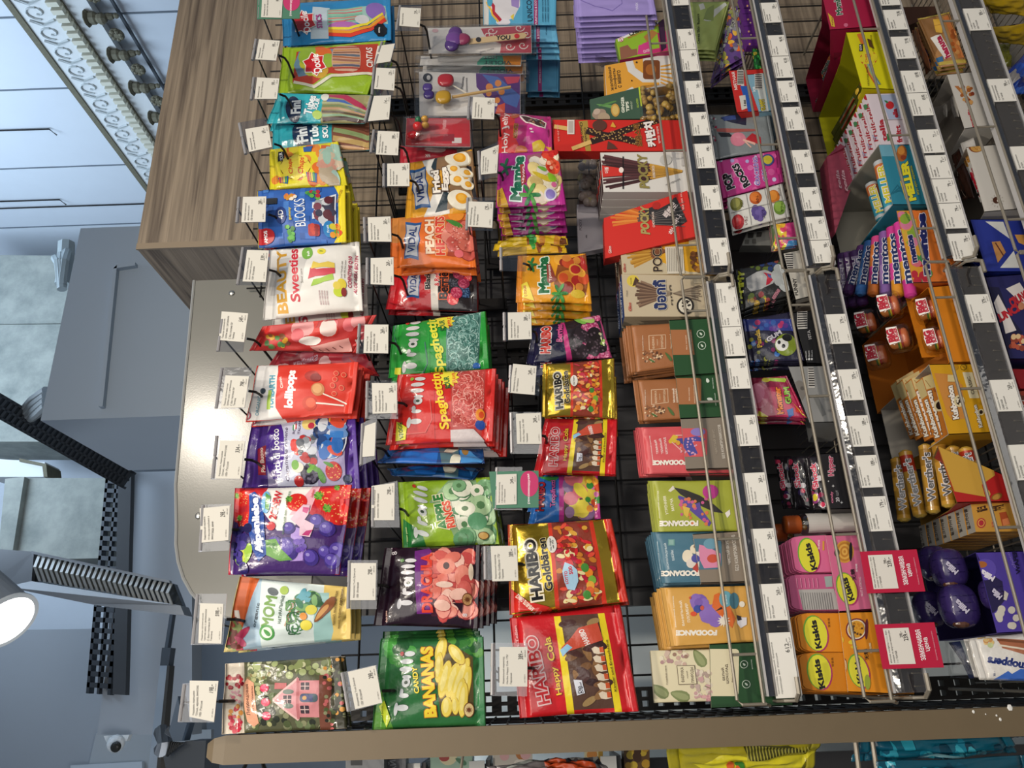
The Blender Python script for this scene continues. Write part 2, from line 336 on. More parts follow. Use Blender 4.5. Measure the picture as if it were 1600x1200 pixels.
        if nx > 1:
            for k in range(-ny+1, nx): bmesh.ops.bisect_plane(bm, geom=bm.verts[:]+bm.edges[:]+bm.faces[:], dist=1e-6, plane_co=(k, 0, 0), plane_no=(.7071068, -.7071068, 0))
        bm.verts.index_update(); xy = np.array([v.co[:2] for v in bm.verts]).reshape(-1, 2); L = np.array([v[s.lay] for v in bm.verts])
        if not len(xy): bm.free(); return [], [], [], []
        P, Nn = S.ev(xy[:, 0], xy[:, 1]); od = Nn*.6+S.n*.4; od = od/np.linalg.norm(od, axis=1, keepdims=True); P = P+od*(min(s.step*.9, .0024/max(1, L.max()))*L+.0003)[:, None]
        f = []
        for fc in bm.faces:
            q = [v.index for v in fc.verts]; a = xy[q]; ar = (a[:, 0]*np.roll(a[:, 1], -1)-a[:, 1]*np.roll(a[:, 0], -1)).sum()
            f.append(tuple(q if ar < 0 else q[::-1]))
        c = [tuple(fc[s.cl]) for fc in bm.faces]; bm.free(); return P, f, c, Nn
    def build(s, name, m, parent):
        P, f, c, Nn = s.arrays()
        if not len(P): return None
        mb = MB(); mb.merge(P, f, c); return mb.build(name, m, parent, nrm=Nn)
def grid_mesh(mb, P, B, col, j0, j1, closed=True):
    nS = P.shape[0]; idx = lambda i, j: i*(j1-j0+1)+(j-j0); k = nS*(j1-j0+1)
    vs = [P[i, j] for i in range(nS) for j in range(j0, j1+1)]; fs = [t for i in range(nS-1) for j in range(j0, j1) for t in ((idx(i, j), idx(i, j+1), idx(i+1, j+1)), (idx(i, j), idx(i+1, j+1), idx(i+1, j)))]
    vs += [B[i, j] for i in range(nS) for j in range(j0, j1+1)]; fs += [(k+idx(i, j), k+idx(i+1, j), k+idx(i+1, j+1), k+idx(i, j+1)) for i in range(nS-1) for j in range(j0, j1)]
    for j in range(j0, j1):
        for i, a in ((0, 0), (nS-1, 1)): p, q = idx(i, j), idx(i, j+1); fs.append((p, k+p, k+q, q) if not a else (p, q, k+q, k+p))
    for i in range(nS-1):
        for j, a in ((j0, 0), (j1, 1)): p, q = idx(i, j), idx(i+1, j); fs.append((p, q, k+q, k+p) if not a else (p, k+p, k+q, q))
    return mb.add(vs, fs, col)
def bag(label, q, Y, col, art=None, T=.018, seal=(.07, .06), n=0, step=.024, sealcol=None, m=None, cat='candy bag', name='candy_bag', group=None, wr=.0012, dz=-.003, dx=0, pinch=.015, fl=None, behind=None, crimp=.0007):
    m = m or GLOSS; sf = Surf(q, Y, T, seal, NG, NG, wr, fl=fl, seed=len(bpy.data.objects), pinch=pinch, crimp=crimp)
    base = (sf.c[2]+sf.c[3])/2; root = thing(name, label, cat, base, group)
    j0 = 4 if seal[0] else 0; j1 = j0+NG; nj = len(sf.tv)-1
    def piece(nm, a, b, cc):
        mb = MB(); grid_mesh(mb, sf.P, sf.Bk, cc, a, b); k = sf.P.shape[0]*(b-a+1)
        return mb.build(nm, m, root, smooth=True)
    pouch = piece('pouch', j0, j1, col)
    if seal[0]: piece('top_seal', 0, j0, sealcol or col)
    if seal[1]: piece('bottom_seal', j1, nj, sealcol or col)
    if art:
        A = Art(sf); art(A); A.build('printed_front', m, pouch)
    if n:
        step = max(step, T*1.5+.003) if T > .006 else step
        g = group or (behind or label)+' stack'; root['group'] = g
        lb = behind or label
        for i in range(1, n+1): dup(root, (dx*i+random.uniform(-.003, .003), step*i, dz*i+random.uniform(-.003, .003)), nth(lb, i))
    return root
def carton(label, q, Y, depth, col, art=None, top=None, side=None, n=0, step=None, fl=None, cat='candy box', name='candy_box', group=None, m=None, dz=0, back_dz=0, behind=None, topart=None):
    m = m or CARD; sf = Surf(q, Y, fl=fl); c = sf.c; off = np.array([0, depth, back_dz]); base = (c[2]+c[3])/2+off*.5
    root = thing(name, label, cat, base, group); mb = MB(); p = c+[x+off for x in c]
    mb.add(p, [(0, 3, 2, 1), (4, 5, 6, 7)], col); mb.add(p, [(0, 1, 5, 4)], top or col); mb.add(p, [(1, 2, 6, 5), (3, 0, 4, 7), (2, 3, 7, 6)], side or col)
    body = mb.build('carton', m, root)
    if art: A = Art(sf); art(A); A.build('printed_front', m, body)
    if topart:
        A = Art(TopSurf(c[0]+off, c[1]+off, c[1], c[0])); topart(A); A.build('printed_top', m, body)
    if n:
        root['group'] = group or (behind or label)+' stack'; lb = behind or label
        for i in range(1, n+1): dup(root, (0, (step or depth+.002)*i, dz*i), nth(lb, i))
    return root
class TopSurf(Surf):
    """any flat quad given by world corners TL TR BR BL; art on it is typed in image pixels"""
    def __init__(s, *c):
        s.c = [np.array(x) for x in c]; s.q = [(1200-prj(p)[1], prj(p)[0]) for p in s.c]; s.sv = np.array([0, 1.]); s.tv = np.array([0, 1.])
        s.P = np.array([[s.c[0], s.c[3]], [s.c[1], s.c[2]]]); n = np.cross(s.c[1]-s.c[0], s.c[3]-s.c[0]); n /= np.linalg.norm(n)
        if n@(EYE-s.c[0]) < 0: n = -n
        s.n = n; s.N = np.broadcast_to(n, (2, 2, 3)).copy()
# ------------------------------------------------------------------ the room
b = MB(); b.box((-6, -4, -.02), (9, 11, 0), '8d8880'); struct('floor', b, solid('floor_tiles', '8d8880', .4, 0, .05))
b = MB(); b.box((4.0, 1.2, 0), (4.2, 6.25, 6.9)); wr_ = struct('wall_right', b, WALLW)
mb = MB()
for y in (2.55, 3.0, 3.52, 4.12, 4.95, 5.75): mb.box((3.995, y, 2.4), (4.0, y+.012, 6.9), '5f6a74')
mb.build('panel_joint', solid('joint_shadow_gap', '6d7781', .8), wr_)
for z, y, lb in ((5.55, 3.86, 'highest'), (4.95, 4.5, 'second'), (5.35, 5.35, 'third'), (4.6, 5.45, 'lowest')):
    mb = MB(); mb.tube([(3.985, y, 6.6), (3.985, y+.01, z), (3.96, y+.05, z-.04)], .006, 5); tag(mb.build('hanging_wire', BLACKW), 'thin dark wire with a curled end on the pale blue wall, %s of four' % lb, 'wire')
b = MB(); b.box((-6, 8.0, 0), (9, 8.2, 7.2)); struct('wall_back', b, WALLG)
b = MB(); b.box((-6, 1.0, 7.0), (9, 8.2, 7.2)); struct('ceiling', b, WALLW)
# old plaster frieze running along the right wall
fz = thing('plaster_frieze', 'old white and gilded plaster frieze running across the high pale blue wall', 'frieze', (3.95, 4, 4.3))
b = MB(); b.box((3.90, 1.3, 4.49), (3.985, 6.24, 4.53)); b.build('gilt_edge_band', GOLD, fz)
b = MB(); b.box((3.91, 1.3, 4.28), (3.985, 6.24, 4.49)); b.build('relief_band', PLAST, fz)
b = MB(); b.box((3.93, 1.3, 4.06), (3.985, 6.24, 4.28)); b.build('plain_band', PLAST, fz)
sc = MB(); y = 1.4
while y < 6.2:
    pts = [(3.905, y+.055*math.cos(t)*(1-t/9), 4.385+.075*math.sin(t)*(1-t/9)) for t in [i*.55 for i in range(13)]]; sc.tube(pts, .0065, 4)
    sc.tube([(3.905, y+.06, 4.31), (3.9, y+.09, 4.39), (3.905, y+.06, 4.46)], .009, 4); y += .155
sc.build('scroll_relief', solid('grey_plaster_relief', 'bcc3c4', .8), fz, kind='stuff')
dn = MB(); y = 1.35
while y < 6.2: dn.box((3.875, y, 4.205), (3.93, y+.034, 4.275)); y += .058
dn.build('dentil_row', solid('cream_dentils', 'd8d6c4', .7), fz, kind='stuff')
b = MB(); b.box((3.915, 1.3, 4.2), (3.929, 6.24, 4.28)); b.build('gilt_dentil_band', GOLD, fz)
cb = MB()
cb.blob((3.9, 0, .07), (.05, .055, .06), n=8, m=5); cb.blob((3.89, 0, .0), (.045, .048, .05), n=8, m=5); cb.blob((3.91, 0, -.06), (.03, .03, .045), n=8, m=4); cb.blob((3.9, 0, .115), (.07, .075, .022), n=8, m=4); cb.blob((3.915, 0, -.115), (.022, .024, .025), n=6, m=4)
rs = MB(); rs.blob((3.925, 0, 0), (.025, .062, .062), n=10, m=5)
for k in range(7): a = k*math.tau/7; rs.blob((3.91, .04*math.cos(a), .04*math.sin(a)), (.02, .02, .02), n=6, m=4)
pc = pr = None; y = 3.18
while y < 5.6:
    for mb_, nm, dy, z in ((cb, 'leaf_corbel', 0, 4.02), (rs, 'rosette', .145, 4.0)):
        src = pc if nm == 'leaf_corbel' else pr
        if src is None:
            o = mb_.build(nm, GOLD, None); o.parent = fz
            if nm == 'leaf_corbel': pc = o
            else: pr = o
        else: o = src.copy(); COL.objects.link(o)
        o.location = (-3.95+.98, y+dy-4, z-4.3); o.scale = (.75, .75, .75)
    y += .29
b = MB(); b.box((3.965, 1.3, 3.93), (3.985, 6.24, 3.945)); b.build('thin_moulding', DARKG, fz)
# grey built-out block, stone columns, cable tray
X1 = 1.124
b = MB(); b.box((X1, 3.0, 0), (2.067, 3.77, 3.57)); blk = struct('wall_block', b, DUCT)
p = [onX(0, 0, 1)]*0
q = [W(*a, 2.995) for a in ((190, 415), (215, 412), (165, 640), (150, 640))]
b = MB(); b.prism([W(*a, 3.0) for a in ((181, 424), (187, 418), (165, 638), (158, 638))], (0, -.025, 0)); b.prism([W(*a, 3.0) for a in ((181, 424), (187, 416), (215, 414), (215, 419))], (0, -.025, 0)); b.build('conduit_chase', DUCT, blk)
b = MB(); b.prism([W(*a, 5.6) for a in ((-60, 398), (130, 400), (130, 505), (-60, 507))], (0, .5, 0)); b1 = b
col1 = struct('pillar_stone', b1, CONC)
b = MB(); b.prism([W(*a, 5.58) for a in ((-60, 508), (130, 506), (130, 690), (-60, 690))], (0, .5, 0)); b.build('stone_panel', CONC, col1)
b = MB()
for k in range(3): b.tube([W(105-k*9, 392+k*6, 4.2), W(100-k*4, 410, 4.0), W(97, 440+k*6, 4.0)], .028, 8)
b.tube([W(104, 380, 4.2), W(101, 430, 4.2), W(99, 445, 4.2)], .05, 8)
b.build('duct_hose', solid('grey_hose', '9aa5a8', .6), blk)
b = MB(); b.prism([W(*a, 5.0) for a in ((205, 738), (300, 735), (300, 1148), (152, 1148), (160, 1085))], (0, .15, 0)); pw = struct('partition_grey', b, WALLG)
b = MB(); b.prism([W(*a, 5.3) for a in ((38, 747), (165, 747), (165, 872), (15, 875))], (0, .4, 0)); st = struct('beam_stone', b, CONC)
b = MB(); b.prism([W(*a, 5.25) for a in ((8, 748), (38, 745), (18, 872), (-4, 876))], (0, .4, 0)); b.build('stone_edge', CONC, st)
cp = thing('cornice_fragment', 'short piece of white and gilt cornice above the stone beam', 'cornice', W(30, 728, 5.6))
b = MB(); b.prism([W(*a, 5.6) for a in ((-20, 716), (70, 722), (72, 745), (-20, 745))], (0, .2, 0)); b.build('cornice_body', PLAST, cp)
b = MB(); b.prism([W(*a, 5.58) for a in ((30, 716), (72, 725), (74, 745), (68, 745), (66, 728), (30, 721))], (0, .2, 0)); b.build('gilt_edge', GOLD, cp)
# pale daylight ceiling strips and the grey soffit on the far left
b = MB(); b.prism([W(*a, 6.6) for a in ((-60, 700), (170, 700), (170, 990), (-60, 990))], (0, .1, 0)); struct('ceiling_panel', b, WALLW)
b = MB(); b.prism([W(*a, 6.0) for a in ((-80, 986), (300, 980), (330, 1300), (-80, 1300))], (0, .1, 0)); sf_ = struct('wall_left', b, WALLG)
b = MB(); b.prism([W(*a, 5.95) for a in ((150, 1146), (232, 1142), (330, 1140), (330, 1300), (115, 1300))], (0, .05, 0)); b.build('pale_wall_panel', solid('pale_grey_paint', 'aab0b4', .7), sf_)
b = MB(); b.prism([W(*a, 5.9) for a in ((110, 1196), (222, 1190), (222, 1260), (110, 1260))], (0, .04, 0)); b.build('wall_frame', solid('pale_frame', 'c3ccd4', .6), sf_)
# cable tray : perforated channel
ct = thing('cable_tray', 'dark perforated metal cable tray running under the grey block', 'cable tray', W(150, 900, 4.6))
def tray(A, Bp, wv, nm, n):
    A, Bp, wv = map(np.asarray, (A, Bp, wv)); mb = MB(); d = (Bp-A)/n
    mb.prism([A, Bp, Bp+wv*.12, A+wv*.12], (0, .06, 0)); mb.prism([A+wv*.88, Bp+wv*.88, Bp+wv, A+wv], (0, .06, 0)); mb.prism([A+wv*.46, Bp+wv*.46, Bp+wv*.56, A+wv*.56], (0, .04, 0))
    for i in range(n): mb.prism([A+d*i, A+d*(i+.45), A+d*(i+.45)+wv, A+d*i+wv], (0, .03, 0))
    mb.prism([A, Bp, Bp+wv, A+wv], (0, .012, 0)) if nm == 'tray_floor' else None
    mb.build(nm, TRAYM, ct)
def bk(a, b_, w0, nm, Ya, Yb, n=26):
    A = W(*a, Ya); B_ = W(*b_, Yb); tray(A, B_, W(a[0]+w0[0], a[1]+w0[1], Ya)-A, nm, n)
bk((200, 736), (172, 1086), (-34, -2), 'tray_run', 4.95, 4.95, 22); bk((206, 735), (-10, 608), (-18, 26), 'tray_run', 4.4, 3.6, 30)
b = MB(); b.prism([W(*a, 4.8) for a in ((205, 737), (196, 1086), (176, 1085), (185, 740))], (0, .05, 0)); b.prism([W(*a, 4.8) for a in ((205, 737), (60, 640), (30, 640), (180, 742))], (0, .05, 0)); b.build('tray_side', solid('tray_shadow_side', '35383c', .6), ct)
b = MB()
for k in range(4): b.tube([W(72, 610+k*8, 3.6), W(50+k*3, 625+k*7, 3.7), W(36+k*4, 642+k*4, 3.8)], .022, 8)
b.build('cable_conduit', solid('grey_conduit', '8d9395', .55), ct)
# louvred linear lamp
FINM = solid('louvre_fins_metal', 'd4d2ca', .3, .6)
lf = thing('louvre_lamp', 'long grey ceiling lamp with a shiny louvre grid', 'ceiling lamp', W(160, 910, 3.2))
def Lp(x, y): return W(x, y, 3.4-.7*(x-50)/225)
b = MB(); b.prism([Lp(54, 865), Lp(268, 911), Lp(282, 947), Lp(50, 909)], (0, .03, 0)); b.v = [(x, y+.02, z) for x, y, z in b.v]; b.build('louvre_back', solid('lamp_reflector_grey', '5b6064', .25, .8), lf)
b = MB(); b.prism([Lp(49, 908), Lp(282, 946), Lp(288, 961), Lp(137, 943), Lp(8, 917)], (0, .07, 0)); b.prism([Lp(53, 862), Lp(268, 908), Lp(269, 912), Lp(53, 866)], (0, -.02, 0)); b.prism([Lp(-40, 855), Lp(53, 862), Lp(49, 910), Lp(8, 918), Lp(-40, 925)], (0, .06, 0)); b.build('lamp_housing', LAMPB, lf)
for i in range(26):
    t = i/25; x = 60+t*206; y0 = 868+t*44; y1 = 908+t*37; a, c = Lp(x, y0), Lp(x+1, y1); m_ = (a+c)/2+np.array([0, -.035, 0]); d_ = Lp(x+4.5, y0)-a; mb = MB(); mb.prism([a, m_, c, c+d_, m_+d_, a+d_], (0, -.006, 0), 'd8d8d4'); mb.build('louvre_fin', FINM, lf)
# bright can lamp
cl = thing('can_lamp', 'round cylinder lamp switched on, glowing white', 'ceiling lamp', W(20, 970, 2.6))
dvec = Vector(.82*DW-.42*RT-.38*FW).normalized(); c0 = Vector(W(8, 968, 2.6)); a = dvec.orthogonal().normalized(); b2 = dvec.cross(a)
def ring(c, r, n=32): return [c+r*(math.cos(t)*a+math.sin(t)*b2) for t in [math.tau*i/n for i in range(n)]]
def lathe(prof, n=32):
    mb = MB(); vs = [p for (d, r) in prof for p in ring(c0+dvec*d, r, n)]; mb.add(vs, [(j*n+k, j*n+(k+1) % n, (j+1)*n+(k+1) % n, (j+1)*n+k) for j in range(len(prof)-1) for k in range(n)]); return mb
lathe([(-.5, .02), (-.5, .09), (-.02, .094), (0, .094), (0, .09)]).build('lamp_can', LAMPB, cl, smooth=False)
lathe([(0, .09), (.004, .102), (.012, .102), (.012, .088), (.006, .088)]).build('lamp_rim', PLAST, cl)
mb = MB(); mb.add(ring(c0+dvec*.008, .089), [tuple(range(32))]); mb.build('lamp_lens', GLOW, cl)
# track rail and spot, camera
tr = thing('track_rail', 'grey ceiling track rail seen from below', 'track', W(250, 1080, 4.0))
b = MB(); b.prism([W(265, 960, 4.3), W(270, 960, 4.3), W(262, 1012, 4.1), W(257, 1012, 4.1)], (0, .04, 0)); b.build('rail_stem', DARKG, tr)
b = MB(); b.prism([W(253, 1012, 4.1), W(267, 1012, 4.1), W(263, 1040, 4.05), W(250, 1040, 4.05)], (0, .06, 0)); b.build('rail_feed', DARKG, tr)
b = MB(); b.prism([W(250, 1040, 4.05), W(261, 1040, 4.05), W(243, 1215, 3.6), W(230, 1215, 3.6)], (0, .06, 0)); b.build('rail_profile', solid('rail_pale', 'a9b1b9', .4, .2), tr)
b = MB(); b.prism([W(261, 1040, 4.05), W(265, 1040, 4.05), W(249, 1215, 3.6), W(243, 1215, 3.6)], (0, .06, 0)); b.build('rail_slot', solid('rail_slot_shadow', '4a443c', .6), tr)
sp = thing('track_spotlight', 'dark grey finned spotlight hanging on the track rail', 'spotlight', W(300, 1170, 3.3))
b = MB(); b.prism([W(*p_, 3.3) for p_ in ((290, 1158), (322, 1157), (318, 1215), (262, 1215), (255, 1182))], (0, .16, 0)); b.build('spot_body', DARKG, sp)
b = MB(); b.prism([W(*p_, 3.28) for p_ in ((278, 1088), (284, 1128), (292, 1130), (284, 1158), (270, 1158), (264, 1142))], (0, .08, 0)); b.build('spot_arm', solid('blue_grey_metal', '66788c', .4), sp)
b = MB(); b.tube([W(252, 1142, 3.4), W(258, 1160, 3.35), W(252, 1172, 3.4)], .03, 8); b.tube([W(262, 1140, 3.3), W(272, 1146, 3.3)], .018, 8); b.build('spot_joint', DARKG, sp)
b = MB()
for k in range(8): b.prism([W(262+k*3.5, 1180-k*3, 3.28), W(268+k*3.4, 1158+k*.3, 3.28), W(270+k*3.4, 1158+k*.3, 3.28), W(264+k*3.5, 1182-k*3, 3.28)], (0, -.02, 0))
b.build('cooling_fin', solid('fin_black', '1d2022', .5), sp)
cc = thing('dome_camera', 'small white dome surveillance camera on the grey wall', 'camera', W(182, 1165, 4.9))
b = MB(); b.blob(W(181, 1162, 4.9), (.05, .04, .05), n=14, m=8); b.prism([W(*p_, 4.92) for p_ in ((162, 1150), (202, 1148), (198, 1158), (166, 1160))], (0, .04, 0)); b.build('camera_housing', PLAST, cc)
b = MB(); b.blob(W(181, 1167, 4.85), (.03, .02, .03), n=14, m=8); b.build('camera_lens', solid('lens_dark', '2d2c26', .15), cc)
# wood clad block behind the right-hand bays
wb = thing('wood_clad_block', 'wood grain laminate block standing behind the racks', 'cladding', (1.8, 2.05, 1.3))
b = MB(); b.box((1.207, 1.86, .02), (2.9, 2.24, 2.65)); b.build('laminate_board', WOOD, wb)
b = MB(); b.box((1.203, 1.857, .02), (1.222, 1.864, 2.65)); b.build('edge_strip', solid('laminate_edge', '94836d', .5), wb)
b = MB(); b.box((-.95, 2.5, .0), (.3, 2.56, 1.75)); struct('wall_pale', b, solid('pale_partition', 'dfe8ea', .6))
# ------------------------------------------------------------------ rack
gd = thing('gondola_rack', 'shop rack frame with a taupe end post, black wire grid and slotted uprights', 'rack', (.8, 1.6, 0))
mb = MB(); p = [(-.093, 1.42), (-.048, 1.42), (-.048, 1.455), (-.093, 1.455)]
prof = [(0, .0), (2.105, 0), (2.125, .004), (2.137, .012)]
vs = []
for z, ins in prof: vs += [(-.093+ins, 1.42+ins*.6, z), (-.048-ins, 1.42+ins*.6, z), (-.048-ins, 1.46-ins*.6, z), (-.093+ins, 1.46-ins*.6, z)]
mb.add(vs, [(j*4+k, j*4+(k+1) % 4, j*4+4+(k+1) % 4, j*4+4+k) for j in range(3) for k in range(4)]+[(12, 13, 14, 15)]); mb.build('end_post', TAUPE, gd)
mb = MB()
for k, (x, z, r) in enumerate(((1578, 1106, .006), (1521, 1112, .003), (1557, 1118, .002), (1563, 1124, .003), (1540, 1116, .0015))):
    c_ = W(x, z, 1.4195); mb.blob(c_, (r, .0012, r*.8), 'f0eee8', n=5+k % 2, m=3)
mb.build('chipped_paint', PAPER, gd)
mb = MB()
for z in np.arange(.42, 2.1, .031): mb.tube([(-.047, 1.455, z), (-.044, 1.80, z)], .0022, 5)
for y in (1.5, 1.62, 1.74): mb.tube([(-.046, y, .4), (-.046, y, 2.08)], .0025, 5)
mb.build('side_wire_grid', BLACKW, gd, kind='stuff')
mb = MB()
for x in np.arange(.03, 2.4, .0625): mb.tube([(x, 1.80, .38), (x, 1.80, 2.3 if x > .98 else 2.0)], .0024, 5)
for z in (.46, .76, 1.06, 1.36, 1.66, 1.96): mb.tube([(0, 1.796, z), (2.4, 1.796, z)], .0026, 5)
mb.tube([(1, 1.796, 2.26), (2.4, 1.796, 2.26)], .0026, 5)
mb.build('back_wire_grid', BLACKW, gd, kind='stuff')
for x in (-.018, .811, 1.64):
    mb = MB()
    for a in (-.024, -.004, .016): mb.box((x+a, 1.806, 0), (x+a+.008, 1.83, 2.14))
    for z in np.arange(.05, 2.1, .034): mb.box((x-.018, 1.807, z), (x+.018, 1.828, z+.021))
    mb.build('slotted_upright', BLACKW, gd)
R_ = .11; pts = [(1.067, 2.08), (1.067, 2.449)]+[(.50, 2.425)]
for k in range(9): t = math.radians(90+k*11.25); pts.append((.178+.22+.22*math.cos(t), 2.41-.17+.17*math.sin(t)-.01*(k/8)))
pts.append((.178, 2.08))
mb = MB(); mb.prism([(x, 1.812, z) for x, z in pts], (0, .016, 0)); mb.build('white_header_panel', WHITEP, gd)
for x, y in ((310, 806), (362, 458)):
    c_ = W(x, y, 1.811); mb = MB(); mb.blob(c_, (.0085, .004, .0085), n=14, m=5); mb.build('panel_stud', CHROME, gd)
mb = MB(); q = [(a, z) for a, z in pts[3:]]
mb.tube([(a, 1.812, z+.001) for a, z in pts[1:]], .004, 6); mb.build('panel_edge', solid('pale_edge', 'b9bab7', .35, .3), gd)
mb = MB(); mb.box((.178, 1.815, .4), (1.20, 1.83, 2.08)); mb.build('graphite_back_panel', GRAPH, gd)
# ------------------------------------------------------------------ wire shelves with price rails
SHELF = [(1.118, 1.45, .055), (.906, 1.43, .056), (.624, 1.40, .062), (.452, 1.37, .066), (.25, 1.34, .066)]
def cardmesh(mb, c, price, lines, sc_=1.0, col='efebe2', big=True):
    """paper price card: corners TL TR BR BL in the world; words printed on it"""
    c = [np.array(x) for x in c]; n = np.cross(c[1]-c[0], c[3]-c[0]); n /= np.linalg.norm(n); n = n if n[1] < 0 else -n
    mb.prism(c, -n*.0006, col)
    A = Art(TopSurf(*c)); A.step = .00006
    U = lambda s, t: (c[0]*(1-s)+c[1]*s)*(1-t)+(c[3]*(1-s)+c[2]*s)*t
    def T(txt, s0, s1, t, hh, colr='2c2a2a', b=.0):
        k = np.array([prj(U((s0+s1)/2, t)), prj(U(s0, t)), prj(U(s1, t)), prj(U(.5, t-hh/2)), prj(U(.5, t+hh/2))]); w_ = math.hypot(*(k[2]-k[1])); h_ = math.hypot(*(k[4]-k[3])); r_ = math.degrees(math.atan2(-(k[2][0]-k[1][0]), -(k[2][1]-k[1][1])))
        A.T(txt, k[0][0], k[0][1], w_, h_, colr, rot=r_, bold=b)
    for i, l in enumerate(lines): T(l, .06, .06+min(.8, .034*len(l)), .15+i*.135, .085)
    if price: T(price, .68, .9, .76, .17, '1c1a1a', .004); T('цена за шт', .74, .92, .92, .05, '4a4644')
    T('шт 00214', .1, .3, .9, .045, '6a6460') if price else None
    P, f, cl, Nn = A.arrays()
    if len(P): mb.merge(P, f, cl)
GEN = [('Жевательная резинка', 'со вкусом винограда', '15г Китай'), ('Печенье бисквитное', 'в шоколаде', '30г Россия'), ('Драже жевательное', 'ассорти', '45г Китай'), ('Конфеты глазированные', 'с орехом', '100г Россия'), ('Карамель мягкая', 'сливочная', '50г Германия')]
def shelf(i, xa, xb, cards, label, yl, promo=()):
    z, Y, h = SHELF[i]; xm = (xa+xb)/2; root = thing('wire_shelf', label, 'shelf', (xm, 1.62, z)); y0 = Y-.004
    mb = MB(); r = .003
    for zz, e in ((z+.112, .0), ):
        a, c = xa-.012, xb+.012
        mb.tube([(a, y0+.05, z+.05), (a-.003, y0+.012, z+.053), (a, y0, z+.062), (a, y0-.002, zz-.008), (a+.008, y0-.002, zz), (c-.008, y0-.002, zz), (c, y0-.002, zz-.008), (c, y0, z+.062), (c+.003, y0+.012, z+.053), (c, y0+.05, z+.05)], r, 7)
    mb.tube([(xa-.01, y0, z+.066), (xb+.01, y0, z+.066)], r, 7)
    for x in (xa+.07, xb-.07, (xa*2+xb)/3, (xa+2*xb)/3): mb.tube([(x, y0, z+.066), (x, y0, z+.112)], r*.9, 6)
    mb.build('front_wire_frame', STEEL, root)
    for s, x in ((1, xa), (-1, xb)):
        mb = MB(); mb.tube([(x-s*.008, y0-.01, z+.012), (x+s*.004, y0-.028, z+.012), (x+s*.03, y0-.028, z+.012)], .004, 6); mb.tube([(x-s*.008, y0-.01, z+.012), (x-s*.008, y0-.005, z+.03), (x-s*.008, y0+.07, z+.05), (x, 1.79, z+.06)], .003, 6)
        mb.build('end_bracket', STEEL, root)
    mb = MB()
    for x in np.arange(xa+.01, xb, .021): mb.tube([(x, y0+.001, z+.022), (x, y0+.004, z+.003), (x, 1.785, z+.003)], .0017, 4)
    for yy in (1.5, 1.6, 1.7): mb.tube([(xa, yy, z), (xb, yy, z)], .002, 5)
    mb.build('floor_wire', STEEL, root, kind='stuff')
    mb = MB(); mb.box((xa, Y+.004, z), (xb, Y+.006, z+h)); mb.build('rail_backing', DARKST, root)
    mb = MB(); mb.prism([(xa, Y-.001, z), (xa, Y-.004, z+.004), (xa, Y-.004, z+h-.016), (xa, Y-.009, z+h-.008), (xa, Y-.003, z+h), (xa, Y, z+h), (xa, Y-.0015, z+h-.012), (xa, Y-.001, z+.006)], (xb-xa, 0, 0)); rail = mb.build('price_rail', RAILP, root)
    mb = MB(); mb.box((xa, Y-.006, z-.002), (xb, Y+.006, z)); mb.box((xa, Y-.004, z+h), (xb, Y+.008, z+h+.004)); mb.build('rail_lip', solid('clear_lip', 'b9b7b6', .2), root)
    for k, cd in enumerate(cards):
        ya, yb, price = cd[:3]; lines = cd[3] if len(cd) > 3 else GEN[(k*2+i) % 5]
        def pt(y, zz):
            xx, _ = 0, 0
            s = yl(y); p_ = W(s, y, Y); return np.array([p_[0], Y-.0048, zz])
        t, b_ = z+h*.80, z+.001; mb = MB(); cardmesh(mb, [pt(yb, t), pt(ya, t), pt(ya, b_), pt(yb, b_)], price, lines); mb.build('price_card', PAPER, rail)
    for k, (xs, price, words) in enumerate(promo):
        c = [W(*p_, Y-.0125) for p_ in xs]; mb = MB(); n = np.array([0, -1., 0]); mb.prism(c, (0, .0015, 0), 'bf1f42')
        A = Art(TopSurf(*c)); P4 = lambda s, t: [v for v in prj((c[0]*(1-s)+c[1]*s)*(1-t)+(c[3]*(1-s)+c[2]*s)*t)]
        def tx(txt, s0, s1, t, hh, colr):
            k0, k1, km = np.array(P4(s0, t)), np.array(P4(s1, t)), P4((s0+s1)/2, t); A.T(txt, km[0], km[1], math.hypot(*(k1-k0)), abs(P4(.5, t+hh)[0]-P4(.5, t)[0]), colr, rot=math.degrees(math.atan2(-(k1[0]-k0[0]), -(k1[1]-k0[1]))), bold=.015)
        A.P([P4(.09, .12), P4(.9, .12), P4(.9, .55), P4(.09, .55)], 'e6e0d6')
        for j, l in enumerate(words): tx(l, .12, .12+.029*len(l), .16+j*.05, .035, '3a3433')
        tx('298.–', .68, .82, .40, .05, '4a4443'); tx(price, .6, .83, .47, .075, '2a2424'); tx('заманчивая', .16, .84, .69, .085, 'fbeef0'); tx('цена', .36, .66, .80, .08, 'fbeef0'); tx('Количество товара ограничено', .16, .8, .915, .03, 'e79aaa')
        P, f, cl, _n = A.arrays(); mb.merge(P, f, cl); mb.build('promo_card', PAPER, root, label='crimson promotion card priced 239')
    return root
def L1(y): return 1076.2+.16*y
shelf(0, .826, 1.80, [(-32, 10, ''), (47, 79, '669.–'), (80, 113, '248.–'), (128, 164, '769.–'), (177, 213, '298.–'), (226, 264, '498.–', ('Палочки бисквитные', 'в шоколаде', '49г Таиланд')), (291, 329, '498.–', ('Палочки бисквитные', 'с какао кремом', '43г Таиланд')), (373, 416, '198.–')], 'topmost wire shelf of the right bay, holding the chocolate stick boxes', L1)
K20 = lambda a: ('Шоколад ремесленный', a, '20г Россия')
